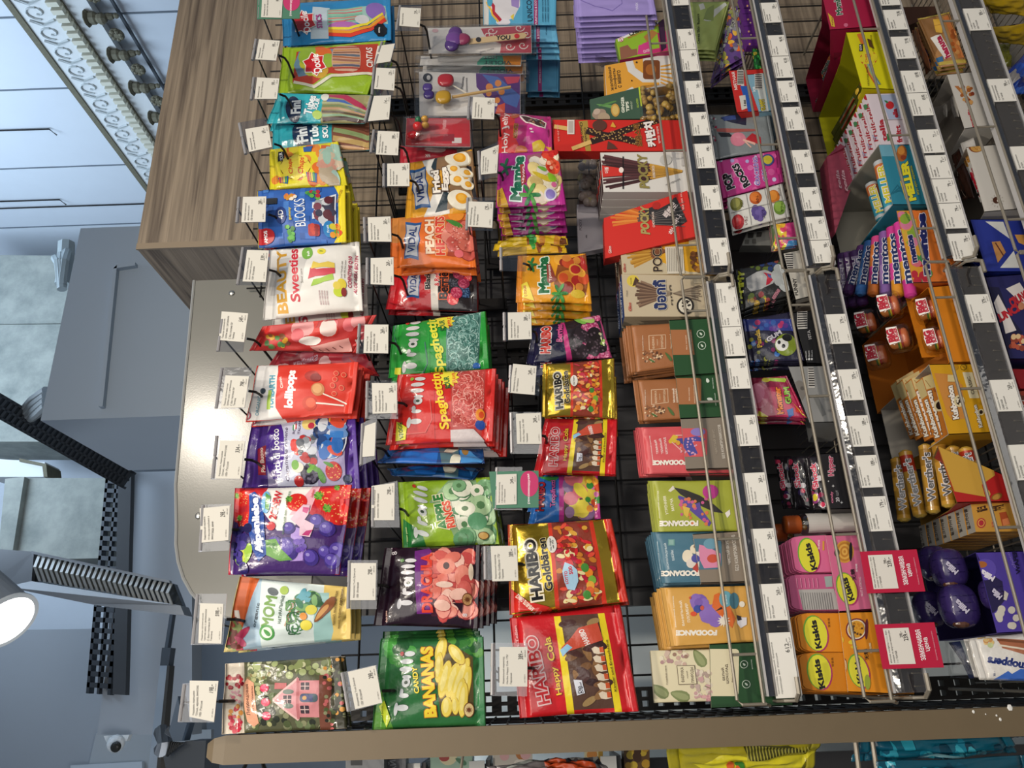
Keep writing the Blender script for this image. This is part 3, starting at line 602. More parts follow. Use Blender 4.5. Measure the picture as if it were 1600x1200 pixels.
shelf(0, -.018, .805, [(443, 476, '198.–'), (476, 511, '198.–'), (512, 557, '310.–', ('Шоколад белый', 'Съедобная карта', '20г Россия')), (561, 608, '219.–'), (649, 697, '269.–', K20('Темный шоколад')), (739, 789, '269.–', K20('Утренняя матча')), (826, 880, '269.–', K20('Шоколадный шейк')), (912, 969, '269.–', K20('Ванильный пломбир')), (988, 1090, '612.–', ('Шоколад горький Фабрика', 'природы 80г Россия'))], 'topmost wire shelf of the left bay, holding the chocolate sachets', L1)
def L2(y): return 1213+.2147*y
shelf(1, .822, 1.78, [(6, 37, '259.–'), (57, 89, '98.90'), (90, 123, '43.50'), (128, 161, '43.50'), (169, 205, '189.–'), (236, 272, '398.–'), (294, 330, '298.–'), (340, 376, '379.–'), (377, 412, '398.–')], 'second wire shelf down in the right bay, holding bubble gum and novelty sweets', L2)
MK = ('Мягкие конфеты Kiskis без', 'сахара со вкусом маракуйи', '21г Китай')
shelf(1, -.02, .80, [(492, 538, '379.–'), (578, 626, '379.–'), (650, 698, '189.–', ('Жвачка на палочке', 'жевательная 30г', '2 вида Китай')), (712, 762, '189.–'), (776, 830, '179.–')], 'second wire shelf down in the left bay, holding small pink and orange tins', L2,
    promo=[([(1367, 1046), (1345, 865), (1432, 858), (1447, 924)][:0] or Q('i1', 1095, 1105, 1035, 757, 1505, 738, 1578, 1088), '239.–', MK), (Q('i2', 958, 775, 890, 405, 1385, 385, 1467, 762), '239.–', MK)])
def L3(y): return 1405+.2985*y
shelf(2, .815, 1.76, [(-20, 10, ''), (17, 48, '75.90'), (59, 93, '77.90'), (112, 146, '69.90'), (147, 182, '69.90'), (204, 240, '71.–'), (244, 280, '71.–'), (281, 318, '79.–'), (319, 358, '79.–'), (366, 408, '78.–')], 'third wire shelf down in the right bay, holding toffees and chewing candy boxes', L3)
shelf(2, -.02, .79, [(461, 505, '379.–'), (594, 643, '269.–'), (695, 750, '189.–'), (800, 860, '189.–')], 'third wire shelf down in the left bay, holding caramel and wafer boxes', L3)
def L4(y): return 1529+.373*y
shelf(3, .81, 1.74, [(15, 49, '89.–'), (125, 160, '99.–'), (230, 266, '99.–')], 'lowest wire shelf of the right bay, holding wafer packs', L4)
shelf(3, -.02, .79, [], 'lowest wire shelf of the left bay, mostly out of sight', L4)
shelf(4, .80, 1.70, [], 'bottom wire shelf of the right bay under the yellow snack bags', L4)
def _t(s, txt, xs, ys, xe, ye, h, col, out=None, ow=.06, bold=.02, shear=0, flip=False):
    return s.T(txt, (xs+xe)/2, (ys+ye)/2, math.hypot(xe-xs, ye-ys), h, col, out, ow, math.degrees(math.atan2(xs-xe, ys-ye)), bold, shear, flip)
Art.t = _t
# ------------------------------------------------------------------ peg hooks with price tags
LN = {'car': ('Карамель леденцовая', 'груши, черника, виноград', '100г Россия'), 'mar': ('Мармелад жевательный', 'фруктовый ассорти', '150г Испания'), 'her': ('Жевательный мармелад', 'с фруктовым соком', '175г Германия'),
      'led': ('Леденцы органические', 'тропик микс с витамином', 'С без глютена 56г', 'Таиланд'), 'kis': ('Мармелад кислый', 'ленточки 100г Бразилия'), 'non': ()}
def hook(card, price, desc, lines='mar', holder=None, Y=1.372, tilt=0, hl=None, promo=None, armx=None, nocard=False):
    """card = TL TR BR BL in image pixels; holder the same for the clear pocket"""
    c = [W(x, y, Y) for x, y in card]; ctr = sum(c)/4
    if holder is None:
        u = c[1]-c[0]; v = c[3]-c[0]; h = [c[0]-v*.22-u*.03, c[1]-v*.22+u*.03, c[2]+v*.02+u*.03, c[3]+v*.02-u*.03]
    else: h = [W(x, y, Y) for x, y in holder]
    up = (h[0]-h[3])/np.linalg.norm(h[0]-h[3]); top = (h[0]+h[1])/2; X = top[0] if armx is None else armx
    root = thing('peg_hook', ('peg hook holding price card %s ' % price if price else 'peg hook with a blank price pocket ')+desc, 'price hook', (X, 1.6, top[2]), 'peg hooks with price cards')
    mb = MB(); zt = top[2]-.004; zl = c[3][2]-.012
    mb.tube([(X, Y+.004, zt), (X, Y+.02, zt), (X, 1.785, zt-.003)], .0019, 6); mb.build('tag_arm', BLACKW, root)
    mb = MB(); mb.tube([(X, Y+.022, zl+.016), (X, Y+.03, zl+.004), (X, Y+.045, zl), (X, 1.76, zl-.004), (X, 1.785, zl-.004)], .0027, 6); mb.build('product_arm', BLACKW, root)
    mb = MB(); mb.box((X-.016, 1.782, zl-.012), (X+.016, 1.7915, zt+.004)); mb.build('back_clip', BLACKW, root)
    off = np.array([0, .0012, 0]); mb = MB(); mb.prism([p+np.array([0, .0007, 0]) for p in h], off); pocket = mb.build('clear_pocket', CLEAR, root)
    mb = MB(); e = (h[1]-h[0]); a = h[0]-up*.003+np.array([0, .002, 0])
    for s0, s1 in ((.02, .46), (.54, .98)): mb.tube([a+e*s0, a+e*s1], .0034, 8)
    mb.tube([a+e*.4, a+e*.6], .0024, 8); mb.build('hinge', HINGE, pocket)
    if not nocard:
        mb = MB()
        if promo:
            P = [W(x, y, Y-.001) for x, y in promo]; mb.prism(P, (0, .001, 0), '4f7f68')
            A = Art(TopSurf(*P)); f = lambda s, t: list(prj((P[0]*(1-s)+P[1]*s)*(1-t)+(P[3]*(1-s)+P[2]*s)*t))
            A.P([f(.5+.36*math.cos(k)-.0, min(1, .84+.27*math.sin(k))) for k in [i*math.tau/24 for i in range(24)]][:] if 0 else [f(.645+.355*math.cos(k), min(.995, .8+.2*math.sin(k))) for k in [i*math.tau/24 for i in range(24)]], 'c23a6c')
            a, b_ = f(.1, .79), f(.91, .79); A.t('рекомендуем', a[0], a[1], b_[0], b_[1], abs(a[0]-f(.1, .735)[0]), 'f6eef0', bold=.012)
            q, g, cc, _n = A.arrays(); mb.merge(q, g, cc); c = [p-np.array([0, .0022, 0]) for p in c]
        cardmesh(mb, [p-np.array([0, .0004, 0]) for p in c], price, LN[lines] if isinstance(lines, str) else lines, col='d8d4ca'); mb.build('price_card', PAPER, pocket)
    return root
def rc(x0, x1, y0, y1): return [(x0, y1), (x0, y0), (x1, y0), (x1, y1)]
# first row of hooks
hook(Q('d2', 180, 800, 183, 517, 407, 520, 372, 840), '198.–', 'above the bag with a pink cottage', 'car', Q('d2', 85, 843, 125, 540, 405, 522, 372, 845))
hook(Q('d1', 150, 1275, 163, 962, 345, 968, 330, 1278), '598.–', 'above the pale tropical lollipop pouch', 'led', Q('d1', 88, 1290, 128, 888, 372, 888, 340, 1284))
hook(Q('d1', 170, 490, 160, 222, 395, 200, 385, 470), '298.–', 'above the grape and strawberry chew bag', ('Жевательная карамель', 'со вкусом клубники и', 'винограда, мини'), Q('d1', 148, 562, 170, 192, 405, 185, 388, 550))
hook(Q('c4', 35, 788, 75, 470, 280, 474, 242, 790), '334.–', 'above the violet wild berry bag', 'car', Q('c4', -5, 795, 32, 425, 292, 430, 240, 795))
hook(Q('c4', 80, 200, 120, -72, 315, -62, 278, 196), '798.–', 'above the white and red lollipop pouch', 'led', Q('c4', 25, 205, 75, -140, 340, -140, 280, 205))
hook(Q('c3', 62, 700, 88, 462, 308, 478, 275, 718), '549.–', 'above the strawberry pouches turned edgewise', 'led', Q('c3', 40, 795, 80, 520, 308, 478, 265, 800))
hook(Q('c3', 262, 212, 300, -50, 482, -45, 455, 218), '539.–', 'above the white cat gummy bag', 'mar', Q('c3', 205, 240, 252, -80, 495, -80, 460, 245))
hook(Q('c2', 38, 785, 52, 575, 246, 570, 238, 782), '289.–', 'above the blue building block gummy pouch', 'mar', Q('c2', -15, 790, 5, 570, 248, 570, 236, 785))
hook(Q('c2', 102, 200, 70, 10, 262, -22, 292, 158), '69.–', 'above the yellow sour gummy bag', 'kis', Q('c2', 62, 220, 8, -45, 245, -90, 296, 165))
hook(Q('c1', 148, 825, 170, 645, 355, 655, 335, 825), '99.–', 'above the upper turquoise sour tube bag', 'kis')
hook(Q('c1', 155, 495, 185, 328, 360, 340, 328, 505), '99.–', 'above the lime green striped belt bag', 'kis')
hook(Q('c1', 205, 150, 215, -40, 388, -40, 376, 155), '99.–', 'in a green recommendation card above the blue belt bag', 'kis', promo=Q('c1', 168, 158, 172, -60, 530, -60, 525, 155))
# small tags of the upper right hooks
hook(Q('e1', 180, 215, 190, 62, 362, 70, 350, 228), '219.–', 'beside the clear bags with heart lollipops', ('Леденец на палочке',), Q('e1', 145, 255, 178, 40, 368, 40, 345, 255))
hook(Q('px', 584, 100, 590, 72, 617, 68, 610, 96), '', 'turned sideways over the lime green belt bag', 'non', Q('px', 583, 103, 595, 64, 618, 68, 610, 102))
hook(Q('e1', -30, 740, -10, 565, 148, 572, 138, 755), '129.–', 'over the end of the lime green belt bag', ('Леденец фигурный',), Q('e1', -60, 790, -40, 550, 150, 552, 128, 800))
hook(Q('e1', -80, 1010, -30, 800, 112, 795, 95, 995), '14.–', 'over the end of the turquoise tube bag', 'non')
hook(Q('e2', 145, 220, 162, 25, 342, 32, 330, 228), '399.–', 'beside the red toy candy blister', ('Набор сладостей Кубик и', 'сюрприз внутри', '28г Китай'), Q('e2', 90, 205, 118, 10, 342, 30, 330, 230))
# second row
hook(Q('e6', 80, 710, 18, 400, 250, 345, 305, 655), '298.–', 'tilted above the green banana bag', ('Мармелад Trolli Банана', '150г Испания'), Q('e6', 10, 735, -45, 405, 258, 338, 305, 660))
hook(Q('e5', 38, 735, 45, 425, 255, 425, 250, 735), '298.–', 'above the dark violet vampire gummy bag', ('Мармелад Trolli Дракула', '100г Испания'), Q('e5', 5, 810, 18, 400, 266, 400, 258, 808))
hook(Q('e4', 105, 1135, 110, 850, 302, 825, 300, 1135), '298.–', 'above the light green apple ring bag', ('Мармелад Trolli яблочные', 'колечки 100г Испания'), Q('e4', 105, 1195, 108, 850, 325, 805, 345, 1195))
hook(Q('e4', 25, 610, 55, 350, 145, 318, 135, 600), '', 'beside the red spaghetti gummy bag', 'non', Q('e4', 8, 685, 22, 330, 155, 265, 140, 625))
hook(Q('e4', 118, 248, 112, -8, 322, -8, 322, 242), '269.–', 'above the red spaghetti gummy bag', ('Мармелад Trolli', 'Жевательный спагетти', 'клубника кислая 100г', 'Германия'), Q('e4', 55, 290, 60, -30, 325, -30, 330, 290))
hook(Q('e3', 42, 808, 52, 572, 250, 572, 248, 812), '269.–', 'above the bright green spaghetti gummy bag', ('Мармелад Trolli', 'жевательный спагетти', 'кислое яблоко 100г', 'Германия'), Q('e3', -20, 815, -5, 560, 252, 570, 250, 815))
hook(Q('e3', 102, 235, 102, 18, 292, 12, 295, 242), '269.–', 'above the red and black berry gummy bag', 'mar')
hook(Q('e2', 84, 945, 78, 745, 268, 738, 275, 948), '269.–', 'above the orange peach heart bag', 'mar')
hook(Q('e2', 240, 485, 240, 298, 425, 292, 425, 485), '269.–', 'above the yellow fried egg gummy bag', 'mar')
# third row
hook(Q('f6', 215, 520, 215, 192, 448, 192, 448, 522), '389.–', 'in front of the big red cola bottle bag', ('Жевательный мармелад', 'Haribo Happy Cola 175г', 'Германия'), Q('f6', 140, 600, 145, 155, 452, 158, 445, 604))
hook(Q('f5', 155, 578, 142, 285, 360, 280, 372, 574), '389.–', 'in front of the big golden bear gummy bag', ('Жевательный мармелад', 'Haribo Goldbaren 175г', 'Германия'), Q('f5', 85, 565, 82, 282, 362, 280, 374, 576))
hook(Q('f4', 82, 1010, 85, 758, 252, 752, 252, 1005), '249.–', 'in a green recommendation card by the blue tropical bag', 'her', Q('f4', 62, 1050, 75, 690, 300, 690, 298, 1050), promo=Q('f4', 55, 1035, 22, 730, 435, 722, 435, 1030))
hook(Q('f4', 255, 500, 245, 248, 452, 240, 460, 500), '249.–', 'in front of the small red cola bottle bag', ('Жевательный мармелад', 'Haribo Happy Cola 100г', 'Германия'), Q('f4', 200, 580, 192, 232, 458, 232, 465, 580))
hook(Q('f3', 195, 1140, 222, 898, 418, 918, 402, 1158), '249.–', 'in front of the small golden bear gummy bag', ('Мармелад Haribo Goldbaren', '100г Германия'), Q('f3', 180, 1140, 190, 905, 455, 912, 440, 1165))
hook(Q('f3', 182, 700, 178, 472, 372, 468, 378, 692), '389.–', 'in front of the navy berry gummy bag', 'her')
hook(Q('f3', 155, 110, 160, -70, 330, -70, 328, 115), '', 'in front of the orange fruit chew bags', 'non', Q('f3', 110, 122, 108, -75, 338, -80, 330, 126), nocard=True)
hook(Q('f2', -60, 820, -40, 612, 165, 618, 155, 832), '129.–', 'in front of the magenta fruit chew bags', ('Жевательный мармелад', 'ассорти ягода и йогурт', '72г Германия'), Q('f2', -70, 850, -60, 575, 178, 578, 160, 855))
hook(Q('f2', 55, 390, 62, 195, 210, 140, 195, 375), '129.–', 'tilted beside the rosy jelly bag', 'her', Q('f2', 45, 440, 30, 190, 212, 108, 205, 400))
hook(Q('e1', 785, 988, 795, 808, 978, 818, 970, 995), '129.–', 'in front of the purple lollipop set', 'her')
# ------------------------------------------------------------------ bags on the first row of hooks
def a1(A):
    A.o('d2').R(430, 640, 360, 960, 'e9dcc8').R(610, 1420, 340, 960, '5f6046').R(640, 800, 420, 560, '97a070')
    A.B(650, 1300, 360, 480, 60, 26, ['8f9a63', '6f7a4c', 'c9c9a0', '4c5238', 'a9b47c'], 2).B(700, 1300, 560, 900, 90, 24, ['3c4030', '55603c', '72805a', '2f3328', '8d8f6c'], 3).B(640, 840, 430, 880, 30, 18, ['8a7a50', 'b3b27e', '57603c'], 4)
    A.B(470, 600, 480, 580, 16, 16, ['b3202f', 'd03a44', '9a1a2a'], 5).B(500, 590, 720, 930, 22, 17, ['d8324a', 'e8707a', 'c02038', 'e8a050'], 6).B(500, 620, 600, 690, 12, 12, ['e0a8b0', 'd87a88'], 7)
    A.P([(600, 560), (640, 505), (700, 540), (735, 850), (690, 880), (640, 840)], 'e3a584').t('Леденцовая', 660, 790, 640, 550, 34, '4a2a22').t('из карамели', 700, 770, 690, 565, 18, '6a4034')
    for x, y in ((790, 580), (795, 690), (802, 795)): A.E(x, y, 36, 32, 'd8365c').E(x-8, y-6, 20, 16, 'ee6a88').L([(x-30, y-30), (x-45, y-50), (x-10, y-60)], 9, 'e9e4d6')
    A.R(870, 960, 540, 588, 'c86a6a').R(1035, 1205, 520, 805, 'd98e92').P([(855, 672), (1045, 490), (1050, 830)], 'e2a0a6').L([(855, 672), (1045, 500)], 16, 'f0c4c0').L([(855, 672), (1045, 828)], 16, 'f0c4c0').R(1036, 1056, 500, 820, 'c4787c')
    for x, y in ((975, 610), (975, 718)): A.E(x, y, 42, 20, '7d8a80')
    for x, y in ((970, 668), (1100, 565), (1100, 745)): A.RR(x-32, x+32, y-30, y+30, 6, '4a3c44').R(x-3, x+3, y-30, y+30, 'e8c8c4').R(x-32, x+32, y-3, y+3, 'e8c8c4')
    A.RR(1065, 1195, 625, 690, 24, '5d6f78').R(1075, 1160, 632, 684, '5b5f88').E(1100, 658, 16, 16, 'd8a868')
    A.R(1205, 1290, 480, 900, '7a4a3a').R(1290, 1420, 330, 960, '3c3a2c').B(1240, 1400, 340, 930, 50, 16, ['d89a4a', 'c86a6a', '55603c', '8d8f6c', '2a2c22'], 8)
bag('pink cottage candy bag with red berries, leftmost of the top row', Q('d2', 430, 938, 462, 385, 1362, 326, 1408, 890), 1.425, '6a6248', a1, n=1, seal=(.16, .09), sealcol='e6d8c2', wr=.0018, behind='cottage caramel bag')
def a2(A):
    A.o('d1').P([(330, 1300), (440, 740), (640, 740), (560, 960), (450, 1300)], 'dd6a36').P([(640, 740), (760, 740), (640, 1340), (430, 1340), (560, 960)], 'a9c4d6').R(650, 1380, 740, 1420, 'd9e6e4').P([(1130, 740), (1400, 740), (1400, 1420), (1190, 1420)], 'e6c872').P([(1080, 880), (1180, 880), (1210, 1180), (1140, 1420), (1050, 1420)], '9fc7c4')
    A.P([(470, 1020), (480, 1100), (440, 1100), (430, 1020)], 'e8ddd0').B(340, 470, 1120, 1300, 26, 26, ['7a3a30', 'b5533a', '5b6a3c', 'c9566a', '8a9a50'], 3, 2.2).Lf(500, 1200, 160, 60, 2.4, 'b5365a').Lf(480, 1260, 120, 50, .6, 'd05a7a')
    A.t('MOM', 700, 1150, 740, 905, 92, '6f9a44', bold=.03).t('organic', 600, 1150, 640, 960, 30, '4a5a64').E(700, 1190, 62, 62, '4c9a4a').E(700, 1190, 44, 44, 'e6f0e0').Lf(700, 1190, 70, 34, .8, '4c9a4a')
    A.t('НАТУРАЛЬНЫЕ', 800, 1120, 830, 900, 24, '44604a').t('ORGANIC TROPICAL LOLLIPOPS', 850, 1140, 930, 910, 22, 'c9813a').E(745, 870, 44, 30, '45525a', .4).E(835, 860, 34, 34, '9ab83c')
    A.Sp(860, 1000, 940, 1200, 26, 9, ['3f7a4a', '6a9a5a', '2f5c3c'], 4, 46).L([(1020, 900), (1000, 1000), (940, 1030)], 12, '6a5a3a').B(960, 1100, 880, 1000, 14, 26, ['3f7a5a', '7aa86a', '2f5c3c', '5aa0b0'], 5, 2).E(1050, 1010, 44, 38, 'd8cf4a').E(1010, 1130, 44, 40, 'e6d84a').E(990, 1060, 28, 30, 'e69a4a').Lf(1150, 1010, 250, 70, -.9, '8a5230').Lf(1130, 1030, 160, 34, -.9, 'd09a5a')
    A.t('MANGO, ANANAS SE TRIM', 1215, 1130, 1240, 870, 20, '6a5230').t('MANGO, PINEAPPLE AND BANANA', 1250, 1160, 1280, 850, 18, '6a5230').t('детского', 1270, 980, 1290, 830, 22, '5a4a2a')
bag('pale watercolour tropical lollipop pouch, second from the end post', Q('d1', 350, 1345, 470, 752, 1345, 838, 1345, 1240), (1.445, 1.425, 1.425, 1.445), 'd8c684', a2, n=2, step=.03, seal=(.12, .05), m=SATIN, wr=.002, dz=-.004, behind='striped tropical lollipop pouch')
def a3(A):
    A.o('d1').R(400, 1400, 20, 800, '46286c').P([(420, 50), (760, 40), (700, 250), (620, 420), (430, 330)], 'c8242c').P([(700, 45), (1120, 40), (1000, 250), (900, 420), (790, 420), (660, 250)], 'f1efea').P([(1110, 40), (1370, 30), (1330, 360), (1210, 350), (1020, 280)], 'c01f30').P([(880, 300), (1050, 45), (1110, 40), (1040, 270)], 'f0b6c2').P([(900, 380), (960, 400), (1030, 640), (880, 650)], 'b79ae0')
    for x, y, r in ((500, 150, 70), (530, 330, 76), (935, 190, 82), (1180, 170, 110), (1240, 270, 100), (1290, 90, 70)):
        A.E(x, y, r*1.0, r*.95, 'd8281f').B(x-r*.7, x+r*.7, y-r*.7, y+r*.7, 22, r*.05, ['f3b26a', 'f0a060'], int(x), 1.5)
        for k in range(5): A.Lf(x-r*.72, y-r*.35, r*.75, r*.22, 1.2+k*.7, '4f8a2c' if k % 2 else '77b040')
    for x, y, r in ((880, 400, 48), (1090, 340, 55), (1165, 400, 62), (1150, 580, 52), (1040, 620, 60), (860, 560, 90), (1250, 570, 76), (770, 520, 60), (1200, 640, 60)): A.E(x, y, r, r, '3c2a7e').E(x-r*.15, y-r*.15, r*.75, r*.72, '5a46a6').E(x-r*.35, y-r*.35, r*.25, r*.2, '9a8ed0')
    A.P([(640, 500), (780, 480), (820, 560), (900, 640), (800, 650), (690, 600)], '6aa04a').P([(680, 520), (780, 510), (800, 580)], '3f7a34')
    A.P([(890, 330), (990, 215), (1040, 220), (1030, 290), (1000, 330), (1070, 370), (1040, 470), (960, 460), (960, 390)], 'e6c4d4').P([(990, 235), (1040, 240), (1020, 285), (985, 270)], 'd0558a').P([(1010, 420), (1060, 410), (1030, 460), (980, 455)], 'c0407a')
    A.P([(560, 120), (600, 100), (650, 150), (690, 330), (700, 600), (640, 650), (590, 560), (560, 400)], '1d4aa0').E(695, 190, 36, 92, '6fb0dc').P([(690, 110), (730, 140), (720, 260), (690, 240)], '5a9a4a')
    A.t('Alpenliebe', 655, 590, 610, 150, 78, 'ffffff', ['0f2c6a', '1d4aa0'], .05, .05).t('2CHEW', 752, 330, 795, 95, 62, 'c8202c', bold=.04).E(745, 385, 34, 34, 'c8202c').t('СОЧНЫЙ МЯГКИЙ ЖЕВ', 835, 450, 872, 95, 17, '4a7a4a').t('Клубника', 1050, 150, 1060, 80, 24, 'c8202c')
    A.E(520, 590, 60, 95, '9ac03c', .5).t('Новинка', 520, 640, 500, 520, 30, 'f0e84a').t('Вкус', 985, 650, 990, 580, 20, '5a3a8a').B(930, 1000, 490, 570, 9, 20, ['5a3aa0', '6a4ab0'], 5).B(430, 560, 380, 700, 20, 34, ['2c2266', '4a3a90', '1d184a'], 7)
bag('grape and strawberry chew bag with a blue name badge', Q('d1', 382, 740, 440, 66, 1352, 38, 1250, 738), 1.405, '3a2a6a', a3, n=2, step=.034, T=.02, wr=.002, sealcol='b5203a', seal=(.05, .04), dz=-.012, dx=.004, behind='chew bag with strawberries and grapes')
def a4(A):
    A.o('c4').R(380, 1120, 240, 860, 'a79cc4').P([(250, 860), (320, 320), (480, 320), (480, 860)], '4a2c82').P([(1080, 240), (1280, 220), (1290, 900), (1120, 900), (1160, 500)], '5a3a98').R(560, 900, 300, 860, 'c3c6dc')
    A.E(548, 560, 82, 250, '4a2490').t('frutti di bosco', 575, 835, 545, 385, 62, 'ffffff', bold=.015).t('Caramelle ripiene', 655, 825, 640, 375, 40, '3a2050', shear=.2, bold=.01)
    A.P([(395, 765), (390, 550), (470, 525), (465, 770)], '8f1c2c').P([(400, 755), (398, 560), (458, 540), (455, 755)], 'a82a3a').t('Più Buono', 445, 750, 425, 545, 36, 'f0e0d0', shear=.2).t('SENZA GLUTINE', 700, 440, 715, 310, 18, '3a2050').t('ITALIANE', 745, 440, 745, 300, 20, '3a2050').R(690, 700, 350, 400, '3a8a4a').R(700, 712, 345, 395, 'f0f0f0').R(712, 722, 340, 390, 'c8303a')
    A.E(825, 345, 60, 55, 'e2cc7c').E(845, 362, 28, 30, 'b5364a').B(690, 760, 510, 610, 8, 24, ['d8302a', 'e24a3a'], 3).B(760, 880, 450, 680, 22, 30, ['5a5f68', 'c9ced6', '8f949c', 'b53030'], 4).E(840, 770, 78, 78, '221c2c').B(780, 900, 700, 840, 40, 13, ['4a4458', '3a3448', '6a6478'], 6).Lf(870, 720, 110, 40, .6, '5f9a3a').Lf(850, 730, 90, 36, 2.3, '78b048').E(1030, 745, 66, 78, 'c02626').B(985, 1080, 690, 800, 24, 5, ['e8b05a'], 5).Lf(990, 690, 90, 30, .4, '4f8a2c').Lf(930, 780, 130, 50, 1.2, '4f8a2c').E(740, 720, 50, 44, 'e6e0d0').E(720, 700, 30, 40, '78b048').E(1140, 800, 38, 36, '3a3f58').E(1140, 798, 22, 20, '5a6080').E(745, 825, 40, 40, 'b53030').Lf(800, 650, 90, 60, .3, 'b53030')
    A.E(1020, 450, 118, 200, 'd9dce6').E(1020, 450, 108, 190, '2c3c66').B(940, 1110, 300, 590, 40, 42, ['2f6ab8', '28467e', 'd8503a', 'c9ced6', '1d2a50', '6a90c8'], 9, 1.7).R(990, 1000, 290, 330, 'e8c040').RR(1000, 1110, 410, 470, 10, '3a7ac4')
bag('violet wild berry filled candy bag with an oval window', Q('c4', 255, 868, 335, 330, 1200, 245, 1245, 895), 1.45, '3c2468', a4, n=3, step=.03, T=.018, wr=.0018, seal=(.1, .05), dz=-.008, behind='violet berry caramel bag')
def a5(A):
    A.o('c4').P([(240, 310), (400, -160), (560, -170), (600, 300)], 'e9e6e2').P([(545, 120), (560, -30), (575, -160), (1240, -200), (1180, 260), (600, 300), (545, 210)], 'd83a2a')
    A.t('Classic', 600, 50, 585, -40, 24, 'f6e8e0').t('lollipops', 660, 215, 690, -105, 92, 'ffffff', bold=.05).t('YUMEARTH', 500, 225, 520, -60, 52, '4aa0b8', bold=.05).P([(470, 225), (500, 225), (510, 60), (480, 60)], 'a8c84a').t('14 шт', 350, 25, 355, -60, 26, 'c0203a').E(430, 60, 26, 24, '3a4a54').t('ORGANIC', 385, 270, 400, 100, 30, '6aa0b0')
    A.E(830, 180, 62, 56, 'c9381f').E(840, 175, 40, 38, 'e05a38').E(900, 65, 54, 56, 'd08a5a').E(895, 60, 38, 40, 'e8b07a').L([(885, 180), (1110, 190)], 12, 'f0e4d8').L([(940, 100), (1135, 175)], 12, 'f0e4d8').E(850, -50, 60, 44, 'b0322a').E(880, -35, 44, 36, '8a2420')
    for x, y in ((1030, 95), (1090, 45), (1040, -20), (1110, -60), (1020, 30), (1050, -70)): A.E(x, y, 22, 22, 'e88a6a').E(x, y, 17, 17, 'd83a2a')
    A.E(300, 270, 34, 34, 'c8506a').E(300, 270, 24, 24, 'e9e6e2')
bag('white and red organic lollipop pouch with a curved hem', Q('c4', 290, 320, 385, -150, 1232, -182, 1180, 248), 1.425, 'd23626', a5, n=3, step=.022, T=.013, m=SATIN, seal=(.1, .05), wr=.002, behind='red lollipop pouch')
def a6(A):
    A.o('c3').P([(380, 780), (420, 580), (700, 660), (500, 770)], 'c8302c').B(700, 1300, 520, 720, 14, 60, ['d83a2f', 'e8a0a0', 'e06a70', 'f0d8d0', 'c02a28'], 4).E(830, 690, 90, 40, 'f2ece4').B(470, 650, 650, 750, 16, 22, ['5a8a4a', 'd8a030', '8a5a3a'], 5).P([(830, 740), (1150, 670), (1180, 790), (900, 800)], 'e0a29a')
    for k in range(5): A.L([(850+k*55, 770-k*8), (850+k*55+30, 800-k*10)], 7, '7a4040')
bag('strawberry gummy pouch turned edgewise under the 549 card', Q('c3', 320, 785, 430, 585, 1380, 490, 1215, 808), (1.44, 1.40, 1.40, 1.45), 'c23836', a6, T=.01, m=SATIN, seal=(.05, .04), wr=.003)
def a7(A): A.o('c3').B(560, 1350, 810, 960, 26, 55, ['a8283a', 'c83a4a', '7a3a50', 'b05060', '8a2430', 'e0b0b0'], 3).t('клубника', 700, 890, 900, 830, 60, 'c4a0b0', shear=.2).P([(1150, 830), (1390, 980), (1290, 1000)], 'd8302c')
bag('second strawberry pouch hanging deeper behind the edgewise one', Q('c3', 480, 912, 560, 790, 1300, 815, 1400, 1010), (1.50, 1.47, 1.47, 1.5), 'a82a34', a7, T=.012, m=SATIN, seal=(.05, .04), wr=.002)
def a8(A):
    A.o('c3').R(400, 1300, -80, 560, 'e9e6e0').P([(495, 340), (560, 40), (820, 30), (760, 345)], 'cfccc8')
    A.t('BEAUTY', 605, 490, 590, -45, 92, 'd8a02c', bold=.035).t('Sweeties', 720, 415, 690, -50, 82, 'c8283c', bold=.03, shear=.1).t('Sour cats', 775, 265, 770, 155, 20, '8a8680').E(812, 0, 46, 62, '7ab04a').t('fruit', 825, 30, 815, -20, 22, 'ffffff').E(930, -15, 36, 30, 'e6d848').t('V', 930, -5, 930, -25, 34, '3a7a3a')
    for pts, c in (([(850, 300), (870, 240), (930, 230), (1030, 190), (1040, 240), (960, 260), (900, 285)], 'a9cc58'), ([(825, 235), (850, 150), (900, 160), (960, 150), (1045, 140), (1050, 190), (960, 210), (890, 215)], 'cf4a58'), ([(855, 160), (870, 90), (920, 110), (990, 85), (1040, 95), (1045, 140), (960, 140), (900, 150)], 'e8cc5c')): A.P(pts, c)
    A.t('Sour fruit jelly cats', 1100, 225, 1100, 70, 16, '8a8680').t('with 35% fruit juice', 1125, 225, 1125, 60, 16, '8a8680').t('COENZYME Q10', 1165, 290, 1165, 20, 34, 'b5365a', bold=.03).t('ALOE VERA BIOTIN', 1205, 330, 1210, 0, 28, 'b5365a', bold=.02, shear=.2)
    for k in range(4): A.t('БЕЗ ГЛЮТЕНА', 925+k*20, 430, 918+k*20, 330, 12, 'b08a90')
    A.E(1075, 330, 44, 40, 'c8d83a').E(1100, 270, 36, 40, 'e0cc3a').E(1115, 330, 22, 36, '8a2a2a').E(1060, 285, 30, 30, 'e6d050')
bag('white sour cat gummy bag with big golden letters', Q('c3', 428, 535, 490, -48, 1235, -118, 1265, 450), 1.43, 'dcd8d2', a8, n=1, step=.05, T=.022, m=SATIN, seal=(.1, .05), wr=.002, dx=-.03, behind='white gummy bag with golden letters')
